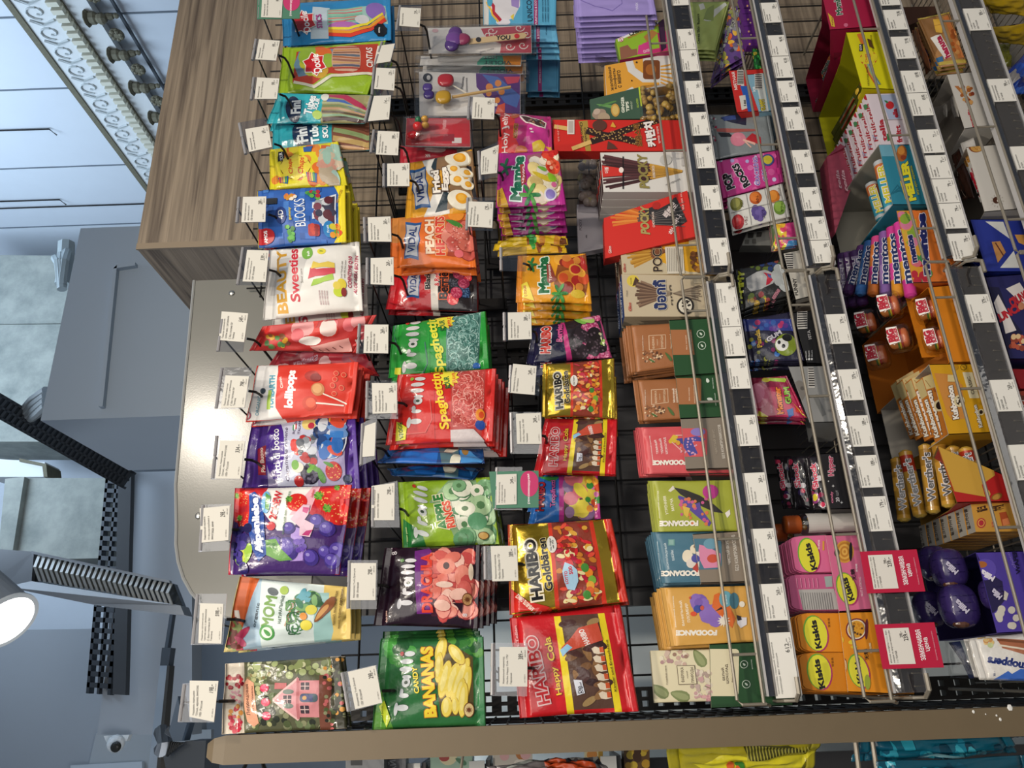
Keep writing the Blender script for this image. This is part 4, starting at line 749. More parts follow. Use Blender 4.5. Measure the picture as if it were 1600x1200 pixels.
def a9(A):
    A.o('c2').R(150, 1000, 470, 1020, '2f62b4'); rn = random.Random(4)
    for k in range(60): x, y = 180+rn.randrange(0, 16)*44, 500+rn.randrange(0, 12)*44; A.R(x, x+44, y, y+44, rn.choice(['3a70c4', '2a58a4', '4a80cc', '2450a0']))
    A.P([(800, 470), (860, 470), (1000, 470), (1000, 1020), (860, 1020), (800, 980), (850, 900), (850, 560)], 'e6d222').R(170, 260, 850, 980, 'c02a30').E(255, 915, 70, 62, 'c02a30').t('AMOS', 250, 970, 245, 870, 30, 'ffffff', bold=.04)
    A.t('BLOCKS', 545, 850, 530, 620, 88, 'e8eef6', bold=.0).E(380, 755, 46, 70, '1d3a80').t('4D', 385, 790, 375, 715, 44, 'f0f0f0').t('gummy', 460, 800, 455, 690, 22, 'd8c84a', bold=.03).R(230, 420, 610, 830, '1c3c80') if 0 else A
    A.t('BLOCKS', 545, 850, 530, 620, 88, 'e8eef6', bold=.0).E(380, 755, 46, 70, '1d3a80').t('4D', 385, 790, 375, 715, 44, 'f0f0f0').t('gummy', 460, 800, 455, 690, 22, 'd8c84a', bold=.03)
    A.P([(640, 790), (640, 740), (655, 740), (655, 700), (640, 700), (640, 650), (690, 640), (690, 620), (830, 560), (830, 830), (720, 840), (700, 780)], 'dfe3ea').P([(655, 775), (655, 755), (668, 750), (668, 690), (655, 690), (655, 665), (705, 650), (705, 630), (820, 580), (820, 815), (730, 820), (715, 765)], '3a3444').B(680, 810, 620, 800, 16, 34, ['5a2430', '7a4050', '9aa0a8', '3a3a50', 'c9ced4'], 6)
    A.E(600, 560, 24, 20, '5aa04a').B(610, 690, 540, 620, 10, 18, ['b5303a', '3a8a4a', '6ab04a'], 4).B(390, 500, 580, 620, 12, 16, ['d87a3a', 'e8e0d0', 'd09030'], 3).R(250, 345, 600, 655, '20242c').B(425, 480, 850, 950, 14, 18, ['4a9a3c', '6ab850', '3a7a30'], 2).RR(605, 700, 830, 920, 18, 'b02a2c').B(620, 690, 840, 910, 10, 16, ['c8402f', '8a1c20'], 3).E(775, 860, 48, 66, '2a80c0').B(790, 860, 820, 910, 10, 22, ['6aa83a', 'e89a2a', 'd8502a', 'd8c83a'], 5)
    A.t('NEW FLAVORS', 840, 640, 875, 520, 18, 'b58a1a').t('Fruit', 770, 890, 760, 830, 20, 'e0f0fa')
bag('blue and yellow building block gummy pouch with rounded corners', Q('c2', 178, 1005, 172, 522, 905, 478, 915, 955), 1.42, '3264b0', a9, n=4, step=.022, T=.012, m=SATIN, seal=(.05, .06), sealcol='c9b520', wr=.001, dz=-.004, behind='yellow edged building block pouch')
def a10(A):
    A.o('c2').R(270, 960, 100, 520, 'e2d62c').B(300, 880, 170, 480, 30, 42, ['e0742a', 'ecd83c', 'c9b82a', 'e8903a'], 3).R(350, 405, 210, 300, '1c1c1c').t('SOUR', 385, 290, 370, 220, 28, 'ffffff')
    A.E(500, 350, 130, 96, '7a4a1c').E(500, 350, 124, 90, 'ecd84a')
    for k in range(8): a = k*math.tau/8; A.E(500+98*math.cos(a), 350+74*math.sin(a), 36, 30, 'ecd84a')
    A.t('Chupa', 465, 405, 455, 290, 46, 'd8402c', shear=.1).t('Chups', 545, 410, 560, 280, 60, 'd8402c', shear=.1).t('BELTS', 690, 300, 700, 175, 90, 'd85a2a', '6a3010', .05).R(590, 850, 205, 470, 'e2842c') if 0 else A
    A.t('Chupa', 468, 405, 456, 290, 44, 'd8402c', shear=.1).t('Chups', 548, 410, 560, 280, 56, 'd8402c', shear=.1)
    A.E(705, 360, 66, 52, 'e2742a').P([(350, 430), (440, 420), (430, 480), (370, 470)], '3a62a8').P([(590, 400), (680, 410), (670, 470), (600, 460)], '3a62a8').P([(560, 180), (640, 170), (630, 230), (570, 230)], '3a62a8').R(710, 840, 160, 200, 'd86a3a')
    for i, c in enumerate(('d8503a', 'e89a3a', 'e8d84a', '5aa85a')): A.R(600+i*16, 612+i*16, 402, 462, c); A.R(360+i*18, 372+i*18, 424, 472, c)
    A.B(740, 850, 200, 470, 26, 40, ['9fc0b0', 'c9b8a0', 'd09a88', 'a8c8c0', 'b8a890'], 7, 2.0)
bag('yellow sour belt gummy bag with a flower shaped badge', Q('c2', 275, 515, 275, 178, 845, 110, 925, 482), 1.46, 'd8c822', a10, n=2, step=.03, T=.014, seal=(.06, .07), wr=.0015, behind='bright yellow belt gummy bag')
def a11(A):
    A.o('c2').R(280, 470, -60, 200, '2fa0ae').E(560, 60, 90, 130, '1c3050').t('Fini', 560, 140, 545, 10, 96, 'e8eef0', '16264a', .05, .04).R(800, 1130, -60, 210, '7a4c3a').t('Tubes', 665, 155, 645, -55, 72, 'eef6f8', '1c6a80', .05, .04).t('SOUR', 750, 110, 740, -50, 48, 'eef6f8', '1c6a80', .05, .04).L([(815, 40), (1110, 90)], 44, '8a9c6a').L([(810, 110), (1110, 150)], 40, 'b89a60').L([(815, -20), (1110, 20)], 40, '5a3428').L([(800, 170), (1110, 185)], 26, 'c89a6a')
bag('turquoise sour tube gummy bag, lower of the pair', Q('c2', 300, 180, 300, -40, 1110, -40, 1105, 185), 1.475, '2c9cac', a11, T=.012, seal=(.06, .03), wr=.001)
def a12(A):
    A.o('c1').R(240, 740, 760, 1040, '36aebc').E(480, 920, 66, 110, '1c3050', -.1).t('Fini', 500, 970, 500, 850, 84, 'e8eef0', '16264a', .05, .04).t('Tubes', 600, 980, 640, 810, 70, 'eef6f8', '1c6a80', .05, .04).t('SOUR', 660, 940, 690, 840, 40, 'eef6f8', '1c6a80', .05, .04).P([(740, 800), (1130, 800), (1080, 1030), (700, 1030)], '9a9468').L([(740, 800), (900, 820), (1040, 900), (1110, 960)], 50, 'b53a5a').L([(760, 860), (900, 870), (1050, 960)], 30, '4a6ab0')
    for k in range(6): A.L([(720, 880+k*26), (860, 880+k*24), (1080, 930+k*18)], 16, ['a8b088', '7a8a62', 'c09a7a', '5a4a3a', '8fb090', '6a4438'][k])
    A.L([(720, 1010), (900, 1000), (1070, 1020)], 26, '4a3430').E(745, 830, 34, 36, 'e0e0d8').E(680, 980, 40, 30, 'a8c84a')
bag('turquoise sour tube gummy bag, upper of the pair', Q('c1', 250, 1030, 345, 778, 1135, 795, 1062, 1030), (1.455, 1.445, 1.445, 1.455), '30a6b6', a12, n=1, T=.012, seal=(.07, .04), wr=.0015, behind='deeper turquoise tube bag')
JC = lambda A, x, y, r: A.St(x, y, r*.8, r*1.12, 6, 'f0e8e0', .3).St(x, y, r*.72, r*1.02, 6, 'c8242c', .3)
def a13(A):
    A.o('c1').R(340, 1250, 330, 790, '93b428').P([(470, 700), (500, 440), (1000, 380), (1180, 370), (1180, 640), (780, 640), (640, 720)], 'b5402c').P([(480, 560), (520, 440), (820, 420), (800, 560), (640, 640), (520, 660)], '6a8aa0').B(520, 780, 440, 640, 12, 60, ['b8bc3a', 'd8682c', '8fae3a', 'c9a03a'], 3).RR(800, 1035, 395, 620, 60, 'c9a08a')
    for k in range(9): A.R(808, 1028, 405+k*23, 405+k*23+(16 if k % 2 else 12), ['a8503f', 'c08a5a', '8a5f4a', '5f6a78', 'b0683f', '9a6a58', 'c9a06a', '5a5f72', 'a8483a'][k])
    JC(A, 655, 560, 96); A.t('Docile', 690, 640, 655, 480, 66, 'ffffff', shear=.15).t('CINTAS', 1110, 575, 1105, 410, 52, 'f0e0d8', bold=.03).L([(480, 700), (650, 740), (800, 660), (1180, 620)], 22, 'd8d4c0')
bag('lime green striped sour belt bag with a red star badge', Q('c1', 348, 772, 385, 400, 1245, 340, 1090, 785), (1.475, 1.465, 1.465, 1.475), '8aac24', a13, n=3, step=.024, T=.011, seal=(.07, .03), wr=.0015, dz=-.001, behind='lime green belt bag')
def a14(A):
    A.o('c1').R(360, 1300, -20, 400, '2f86c0').P([(620, 340), (640, 80), (780, 90), (770, 340)], 'c2d2dc').P([(760, 110), (1240, 60), (1260, 200), (760, 240)], '9ac0b8')
    for k in range(10): A.L([(770, 110+k*13), (900, 100+k*14), (1050, 80+k*12)], 8, ['7ab8a0', 'e08a78', 'a8d0b8', 'd86a6a', '8fc8a8'][k % 5])
    A.E(900, 250, 130, 34, 'b06ab0').E(1160, 110, 80, 70, '8a6ab8').E(1050, 190, 60, 40, 'd0d0d4').L([(770, 310), (950, 315), (1120, 270), (1240, 170)], 26, 'd8402c').L([(770, 285), (950, 290), (1110, 245), (1230, 150)], 22, 'e89a2c').L([(770, 265), (940, 266), (1090, 225), (1220, 130)], 18, 'e8d83c')
    JC(A, 570, 210, 96); A.t('Docile', 600, 300, 560, 120, 60, 'ffffff', shear=.15).t('STICS', 700, 265, 690, 155, 48, 'b53a8a', bold=.03).St(1200, 265, 58, 52, 8, '16181c').t('EXTRA', 1190, 290, 1190, 240, 12, 'ffffff')
bag('sky blue rainbow belt bag at the right end of the top row', Q('c1', 388, 388, 372, 30, 1282, -20, 1290, 338), 1.47, '2c84bc', a14, n=1, T=.011, seal=(.06, .03), wr=.0015, behind='sky blue belt bag')
# ------------------------------------------------------------------ second row
OV = lambda A, pts, c, rx, ry: [A.E(x, y, rx*k, ry*k, c, r) for x, y, r, k in pts]
def trolli(A, T, c='cfd3d4', dot='b02a2a'):
    """the eight rounded strokes of the brand lettering; T maps (along 0..1, across 0..1) to picture points"""
    def el(a, d, la, ld, rot=0):
        pts = []
        for k in range(16):
            t = math.tau*k/16; p, q = la*math.cos(t), ld*math.sin(t); pts.append(T(a+p*math.cos(rot)-q*math.sin(rot)*.35, d+p*math.sin(rot)*2+q*math.cos(rot)))
        A.P(pts, c)
    el(.10, .16, .10, .14, .1); el(.12, .6, .05, .42); el(.30, .62, .035, .34); el(.355, .42, .05, .13); el(.50, .64, .075, .3)
    A.P([T(.50+.028*math.cos(k), .64+.13*math.sin(k)) for k in [i*math.tau/12 for i in range(12)]], '3a4a3a'); el(.585, .66, .03, .32); el(.70, .54, .042, .46); el(.82, .52, .042, .46); el(.94, .64, .042, .36)
    A.P([T(.94+.035*math.cos(k), .1+.13*math.sin(k)) for k in [i*math.tau/12 for i in range(12)]], dot)
def Tm(x0, y0, x1, y1, hx, hy): return lambda a, d: (x0+(x1-x0)*a+hx*d, y0+(y1-y0)*a+hy*d)
def b1(A):
    A.o('e6').R(200, 1200, 80, 900, '2c6a38').P([(220, 890), (240, 760), (300, 560), (400, 880)], '5f9a3c').R(1100, 1200, 80, 870, '357a48').B(300, 560, 140, 340, 16, 46, ['3f8a3c', '2a6034', '4a9a44', '23552e'], 3).B(850, 1120, 130, 300, 14, 40, ['3a7a34', '2a5c30', '54943c'], 5).P([(740, 190), (860, 150), (1060, 280), (1070, 760), (800, 780), (760, 460)], '5c5030')
    for x, y, rx, ry, r in ((800, 220, 44, 110, .2), (785, 370, 34, 130, .05), (835, 470, 44, 160, .2), (900, 480, 50, 150, .25), (960, 470, 46, 190, .35), (1000, 540, 40, 180, .2), (930, 260, 46, 100, -.6), (960, 580, 36, 120, .2), (850, 700, 44, 80, .1), (920, 690, 30, 70, 0), (985, 640, 36, 140, .1)): A.E(x, y, rx*1.06, ry*1.04, 'b8902c', r).E(x-3, y-3, rx, ry, 'ead25c', r).E(x-8, y-10, rx*.5, ry*.7, 'f2e28a', r)
    trolli(A, Tm(400, 770, 470, 220, 120, 0)); A.t('CANDY', 605, 585, 585, 365, 44, 'ead23c', bold=.04).t('BANANAS', 715, 780, 680, 190, 104, 'eccf3a', 'b8641c', .04, .06)
    A.P([(280, 690), (335, 645), (380, 790), (345, 860)], 'c8d83a').t('Fruit juice', 320, 820, 310, 690, 22, '2a5a2a').E(1030, 720, 44, 62, '6a3a1c').E(1030, 720, 38, 54, 'd8c08a').St(1030, 720, 14, 34, 10, '6a3a1c')
bag('green banana gummy bag, leftmost of the second row', Q('e6', 220, 884, 290, 146, 1150, 106, 1170, 850), 1.43, '2a6436', b1, n=4, step=.03, T=.016, wr=.0018, seal=(.09, .06), dz=.004, dx=.006, behind='green banana gummy bag')
def b2(A):
    A.o('e5').R(230, 1150, 260, 980, '24101f').P([(600, 860), (580, 330), (700, 300), (790, 420), (760, 620), (800, 860)], '6a2478').R(720, 1060, 300, 880, '43182a')
    A.B(740, 1050, 340, 860, 40, 56, ['e07868', 'e8988a', 'd06058', 'f0c0b0', 'c84f4c', 'e48a78'], 4, 1.5, None, 'a84040').E(840, 465, 78, 70, 'e58a76').E(845, 460, 26, 30, '4a2a2a').E(1045, 510, 20, 70, 'f0dcc4').E(830, 620, 70, 26, 'f0d0c0')
    trolli(A, Tm(430, 820, 470, 390, 130, 0), 'd6d4d8', '4a8a2c'); A.t('DRACULA', 690, 850, 680, 350, 96, 'd8402c', bold=.05).t('8', 415, 365, 412, 335, 40, 'd8d0d4').t('8', 995, 880, 995, 855, 36, 'e8e0e4')
    A.St(350, 870, 50, 90, 12, 'd83a3a').t('fruit juice', 350, 920, 350, 830, 20, 'f0c0b0').E(1015, 740, 44, 54, '6a3a1c').E(1015, 740, 38, 46, 'b88a5a').St(1015, 740, 14, 30, 10, '6a3a1c').P([(890, 770), (980, 770), (970, 860), (930, 800)], '2a1020')
bag('dark violet vampire gummy bag with salmon pink rings', Q('e5', 235, 945, 330, 300, 1125, 275, 1105, 975), 1.43, '2a1224', b2, n=4, step=.03, T=.018, wr=.0018, seal=(.09, .05), dz=-.008, dx=.004, behind='dark violet ring gummy bag')
def b3(A):
    A.o('e5').R(420, 1320, -330, 330, '8db02c').P([(470, 320), (480, 60), (640, 180), (680, 310)], '2a7a3a').P([(700, -60), (860, -260), (1080, -280), (1240, 250), (930, 270), (870, 130), (800, -40)], '86a87a')
    A.B(880, 1200, -240, 240, 30, 74, ['dfe0cc', '7fae80', 'e8e6d4', '5f9468', 'a8c89a'], 4, 1.0, '5a8458', '4f7a54').E(1100, 90, 80, 70, '5f9a70').E(1000, -10, 86, 60, 'e4e4d0').E(1000, -10, 28, 20, '5a7a50')
    trolli(A, Tm(570, 220, 560, -240, 130, 40), 'cfd3d0', 'b03a2a'); A.t('APPLE', 830, 170, 770, -130, 86, '2f7a34', 'e8e4c0', .05, .05).t('RINGS', 890, 150, 840, -70, 72, 'd84a2c', 'f0e0c0', .05, .05).t('FRUIT JUICE', 525, 250, 510, 130, 22, 'd0e0a0').E(1150, 205, 46, 32, '6a4a1c').E(1150, 205, 38, 26, 'c8a05a')
bag('light green apple ring gummy bag', Q('e5', 478, 300, 438, -250, 1205, -295, 1288, 268), 1.46, '84aa28', b3, n=3, step=.03, T=.017, wr=.002, seal=(.06, .06), dz=-.003, dx=-.006, behind='light green ring gummy bag')
def b4(A):
    A.o('e4').R(150, 1060, 540, 800, '1c4a86').P([(400, 560), (690, 560), (640, 690), (300, 670)], '2a6ac0').P([(670, 560), (830, 550), (850, 690), (700, 690)], '52707a').E(790, 580, 80, 24, 'e0dcc8', -.3).E(810, 650, 50, 30, 'e4e0cc', -.4).P([(840, 550), (1050, 640), (1000, 690), (860, 690)], '4a90d0').E(890, 590, 30, 24, 'a07840')
bag('blue dolphin gummy bag lying edgewise under the red one', Q('e4', 160, 660, 250, 550, 1040, 545, 1055, 665), (1.42, 1.47, 1.47, 1.42), '17407a', b4, T=.01, wr=.002, seal=(.05, .03))
def b4b(A): A.o('e4').R(150, 1060, 690, 800, '174a80').P([(330, 700), (690, 700), (640, 770), (480, 760)], '2466b8').P([(690, 700), (830, 700), (830, 780), (720, 780)], '4a6a74').E(760, 735, 60, 30, 'dcd8c4').P([(840, 700), (1000, 700), (940, 770)], '3c80c0')
bag('second blue dolphin gummy bag edgewise above the apple ring bag', Q('e4', 280, 755, 240, 700, 1050, 695, 960, 790), (1.45, 1.50, 1.50, 1.45), '14386c', b4b, T=.01, wr=.002, seal=(.05, .03))
def spag(A, base, dk, noodle, yel, lab, ox, oy):
    A.o('e4'); f = lambda x, y: (x+ox, y+oy)
    A.R(ox+200, ox+1200, oy-150, oy+540, base).P([f(770, 480), f(780, -120), f(1060, -140), f(1050, 200), f(1020, 480)], dk)
    x, y = f(790, -110); A.Sp(x, x+250, y, y+480, 230, 7, noodle, 4, 46)
    A.P([f(590, 480), f(570, -130), f(640, -140), f(640, 480)], base); trolli(A, Tm(ox+400, oy+385, ox+440, oy-60, 125, 0), 'd4d2d0', lab)
    A.t('Spaghettini', ox+735, oy+395, ox+645, oy-115, 100, yel, base, .03, .03, .1)
    A.St(ox+760, oy-40, 60, 88, 11, 'e8d83c').t('SOUR', ox+750, oy+60, ox+735, oy-50, 46, '2a6a34', bold=.04).t(lab and 'APPLE' if oy < -200 else 'STRAWB', ox+805, oy+20, ox+795, oy-80, 30, 'd8402c')
    A.L([f(270, 300), f(290, 420), f(420, 430), f(560, 420), f(620, 320), f(600, 150)], 8, noodle[1]).L([f(380, 200), f(330, 60), f(360, -60)], 7, noodle[1])
def b5(A):
    spag(A, 'cc2a24', 'b8443e', ['e07a70', 'd85f58', 'eda79c', 'c04a44'], 'eccf2c', '8fae3a', 0, 0)
    A.o('e4').P([(312, 480), (325, 325), (410, 380), (395, 470)], 'e4dc3a').t('VEGGIE', 365, 465, 350, 335, 36, '2a5a2a', bold=.03).P([(770, 400), (960, 390), (1060, 480), (770, 485)], 'd0c4c4').E(1015, 355, 42, 40, '27489a').E(1015, 275, 38, 46, 'e8902c').E(1025, 275, 22, 26, 'd0481c')
bag('red strawberry spaghetti gummy bag', Q('e4', 225, 508, 330, -78, 1150, -130, 1122, 476), 1.425, 'c42822', b5, n=4, step=.026, T=.014, wr=.0018, seal=(.06, .05), dz=-.006, behind='red spaghetti gummy bag')
def b6(A):
    spag(A, '2a9438', '5a8a80', ['7fb0a8', '4a7a70', 'a8ccc4', '3a6860'], 'dfd83c', 'c83a2a', -40, -590+120)
    A.o('e3').E(985, 925, 34, 30, '2a62b0').P([(305, 985), (310, 935), (360, 940), (355, 1000)], 'd8d83c')
bag('bright green sour apple spaghetti gummy bag', Q('e3', 250, 1015, 290, 580, 1062, 458, 1095, 935), 1.46, '25883a', b6, n=2, step=.03, T=.016, wr=.0022, seal=(.07, .07), dz=-.003, behind='bright green spaghetti gummy bag')
def vidal(A, x0, y0, x1, y1, wdt, txt='VIDAL'):
    dx, dy = x1-x0, y1-y0; L_ = math.hypot(dx, dy); ux, uy = dx/L_, dy/L_; px, py = -uy, ux
    if px < 0: px, py = -px, -py
    def bd(k, c): A.P([(x0+dx*a+px*wdt*(b*k), y0+dy*a+py*wdt*(b*k)) for a, b in ((.5-.55*k, -.40), (.3, -.36), (.5, -.48), (.7, -.40), (.5+.55*k, -.52), (.5+.52*k, .1), (.5+.56*k, .46), (.7, .4), (.5, .5), (.3, .42), (.5-.56*k, .5), (.5-.52*k, 0))], c)
    bd(1.12, '2a5a94'); bd(.95, 'c4c6cc'); A.t(txt, x0+dx*.06, y0+dy*.06, x0+dx*.94, y0+dy*.94, wdt*.5, '2a3f78', bold=.03)
def b7(A):
    A.o('e3').R(220, 1020, 90, 500, 'c0222a').R(610, 680, 90, 480, 'e6dcd0').R(670, 1020, 90, 500, '2a2426'); vidal(A, 455, 345, 475, 115, 110)
    A.t('Black', 585, 305, 580, 140, 46, '1c1a1c', 'e6dcd0', .05, .04).t('& Red', 660, 280, 655, 160, 40, 'c8303a', 'f0e0d8', .05, .03).t('Berries', 715, 380, 715, 120, 80, '2a1c1c', 'd86030', .06, .04)
    for x, y, c, d in ((900, 190, 'd83038', 'f08080'), (840, 175, '8a3048', 'b05068'), (800, 250, '2a2a30', '50505a'), (885, 320, '1d3050', '4a6a94'), (790, 380, 'd8343c', 'f08a84'), (820, 330, 'b03050', 'd06078'), (880, 250, '902c48', 'b8506c'), (820, 130, 'a03450', 'c05a74')): A.E(x, y, 48, 44, c).B(x-34, x+34, y-32, y+32, 26, 6, [d], int(x))
bag('red and black berry gummy bag', Q('e3', 225, 445, 295, 128, 990, 108, 995, 468), 1.49, 'b4202a', b7, n=1, step=.03, T=.015, wr=.0016, seal=(.08, .05), behind='berry gummy bag')
def b8(A):
    A.o('e2').R(260, 1020, 680, 1190, 'e0702c').R(260, 440, 740, 960, 'c8803c'); vidal(A, 440, 1080, 465, 835, 125)
    A.t('PEACH', 605, 1075, 595, 785, 78, 'f0d8bc', 'b8542c', .06, .05).t('HEARTS', 690, 1085, 680, 750, 78, 'd8402c', 'f0c8a0', .05, .05).P([(730, 790), (940, 780), (960, 1100), (740, 1090), (780, 940)], 'a8442c').B(760, 920, 830, 1080, 10, 62, ['d87060', 'e08a78', 'c85a50'], 4, 1.1, None, '9a3c34').E(840, 890, 70, 60, 'd97868').E(815, 735, 66, 62, 'e8902c').Lf(800, 820, 150, 46, .4, '4a8a3a').B(780, 910, 840, 1060, 60, 5, ['f0b0a4', 'b8544a'], 7).E(840, 1070, 38, 30, 'e06a70')
bag('orange peach heart gummy bag', Q('e2', 265, 1168, 275, 752, 930, 682, 985, 1165), 1.455, 'd8682a', b8, n=2, step=.03, T=.016, wr=.0018, seal=(.09, .05), behind='orange heart gummy bag')
def b9(A):
    A.o('e2').R(340, 1060, 160, 800, 'e0a02c').P([(430, 290), (560, 250), (640, 250), (560, 760), (560, 740), (620, 560), (620, 480)], 'd8982a').P([(530, 270), (640, 250), (650, 480), (580, 400)], 'dcd8d0').P([(540, 760), (640, 560), (760, 560), (760, 720)], 'e6e2da').P([(640, 720), (720, 560), (760, 580), (740, 700)], '26343c').P([(615, 370), (650, 250), (1000, 180), (1060, 600), (740, 700), (760, 560), (780, 400)], '8a6a4a').P([(610, 350), (640, 250), (660, 250), (650, 400)], '26343c').P([(900, 330), (940, 320), (990, 600), (960, 600)], '2a2628')
    vidal(A, 530, 655, 500, 375, 130)
    for x, y, r in ((830, 270, 110), (790, 380, 66), (880, 440, 70), (850, 620, 105), (900, 400, 60), (820, 470, 70), (910, 500, 56)): A.E(x, y, r, r*.72, 'c8b898').E(x-4, y-4, r*.96, r*.68, 'eee6d2').E(x+r*.12, y-r*.1, r*.48, r*.4, 'eaa42c').E(x+r*.08, y-r*.14, r*.3, r*.24, 'f2b848')
    A.t('Fried', 660, 585, 640, 385, 66, 'f4ece0', '4a3426', .07, .05).t('Eggs', 735, 565, 720, 360, 66, 'f4ece0', '4a3426', .07, .05)
bag('yellow fried egg gummy bag', Q('e2', 385, 785, 430, 295, 950, 180, 1000, 690), 1.45, 'd8962a', b9, n=2, step=.03, T=.015, wr=.002, seal=(.08, .05), behind='yellow egg gummy bag')
def b10(A): A.o('e2').R(300, 900, 140, 320, 'b02434').t('СЛАДОСТИ', 390, 240, 385, 165, 30, 'd88a90').E(640, 185, 90, 30, 'e0c8c4').t('МК', 600, 245, 560, 245, 20, 'f0e8e0')
bag('crimson card pack peeping out behind the fried egg bag', Q('e2', 345, 330, 350, 150, 820, 180, 830, 320), 1.50, 'a82032', b10, T=.006, m=SATIN, seal=(.05, .03))
# ------------------------------------------------------------------ third row of hooks
def cola(A, f, big):
    """happy cola layout, f maps (along 0..1 bottom to top of picture, down 0..1) to picture points"""
    P = lambda pts, c: A.P([f(*p) for p in pts], c); E = lambda s, t, rs, rt, c, rot=0: A.P([f(s+rs*math.cos(k)*math.cos(rot)-rt*math.sin(k)*math.sin(rot), t+rs*math.cos(k)*math.sin(rot)+rt*math.sin(k)*math.cos(rot)) for k in [i*math.tau/16 for i in range(16)]], c)
    t = lambda txt, s0, t0, s1, t1, hh, c, o=None, ow=.06, b=.03: A.t(txt, *f(s0, t0), *f(s1, t1), abs(f(.5, hh)[0]-f(.5, 0)[0]), c, o, ow, b)
    P([(0, 0), (1, 0), (1, 1), (0, 1)], 'c81f26'); P([(0, .40), (1, .40), (1, .46), (0, .46)], 'ecd32a'); P([(0, .80), (1, .80), (1, .86), (0, .86)], 'ecd32a'); P([(.04, .46), (1, .46), (1, .80), (.04, .80)], '5a4034')
    rn = random.Random(3)
    for k in range(26): E(rn.uniform(.1, .95), rn.uniform(.5, .77), rn.uniform(.05, .09), rn.uniform(.025, .045), rn.choice(['7a5638', '8f6a44', '4a2c28', '6a4836', 'a08458', '3a2422']), rn.uniform(0, 3))
    for k in range(6 if big else 5): s = .14+k*(.09); P([(s, .70), (s+.05, .685), (s+.07, .72), (s+.055, .75), (s+.065, .79), (s, .79), (s-.01, .74)], 'e0d0b8'); P([(s+.005, .755), (s+.06, .755), (s+.06, .79), (s+.005, .79)], 'cf5a32')
    P([(.62, .47), (.58, .44), (.66, .42), (.76, .52), (.86, .60), (.9, .78), (.72, .80), (.66, .60)], 'c8503a'); P([(.62, .47), (.575, .425), (.64, .41), (.70, .48), (.66, .52)], '8fc0e0'); t('HARIBO', .68, .66, .84, .62, .05, 'e8e0dc')
    P([(.18, .50), (.34, .49), (.33, .56), (.2, .57)], 'd4d6e0'); t('Das', .20, .53, .27, .525, .03, '2a2a3a'); t('Original', .2, .555, .31, .545, .022, '2a2a3a')
    t('HARIBO', .12, .22, .80, .17, .105, 'c81f26', ['e6b8b8', 'e8c4c4'], .035, .02); t('Happy', .20, .36, .48, .34, .06, 'ecc62a', '8a1a1a', .04, .02); t('Cola', .54, .33, .78, .31, .06, 'ecc62a', '8a1a1a', .04, .02)
    t('Kinder und Erwachsene', .2, .83, .72, .83, .02, '6a5a20'); t('zum Teilen', .60, .05, .92, .045, .03, 'e8a0a0')
def c1(A): A.o('f6'); cola(A, lambda s, t: (385+990*t-85*s*(1-t)-160*s*t, 785-830*s-60*t+10*s*t), 1)
bag('big red cola bottle gummy bag, leftmost of the third row', Q('f6', 385, 784, 300, -50, 1222, -165, 1378, 728), 1.435, 'bf1d24', c1, n=2, step=.03, T=.016, seal=(.07, .06), wr=.0016, dz=-.003, dx=.004, behind='big red cola gummy bag')
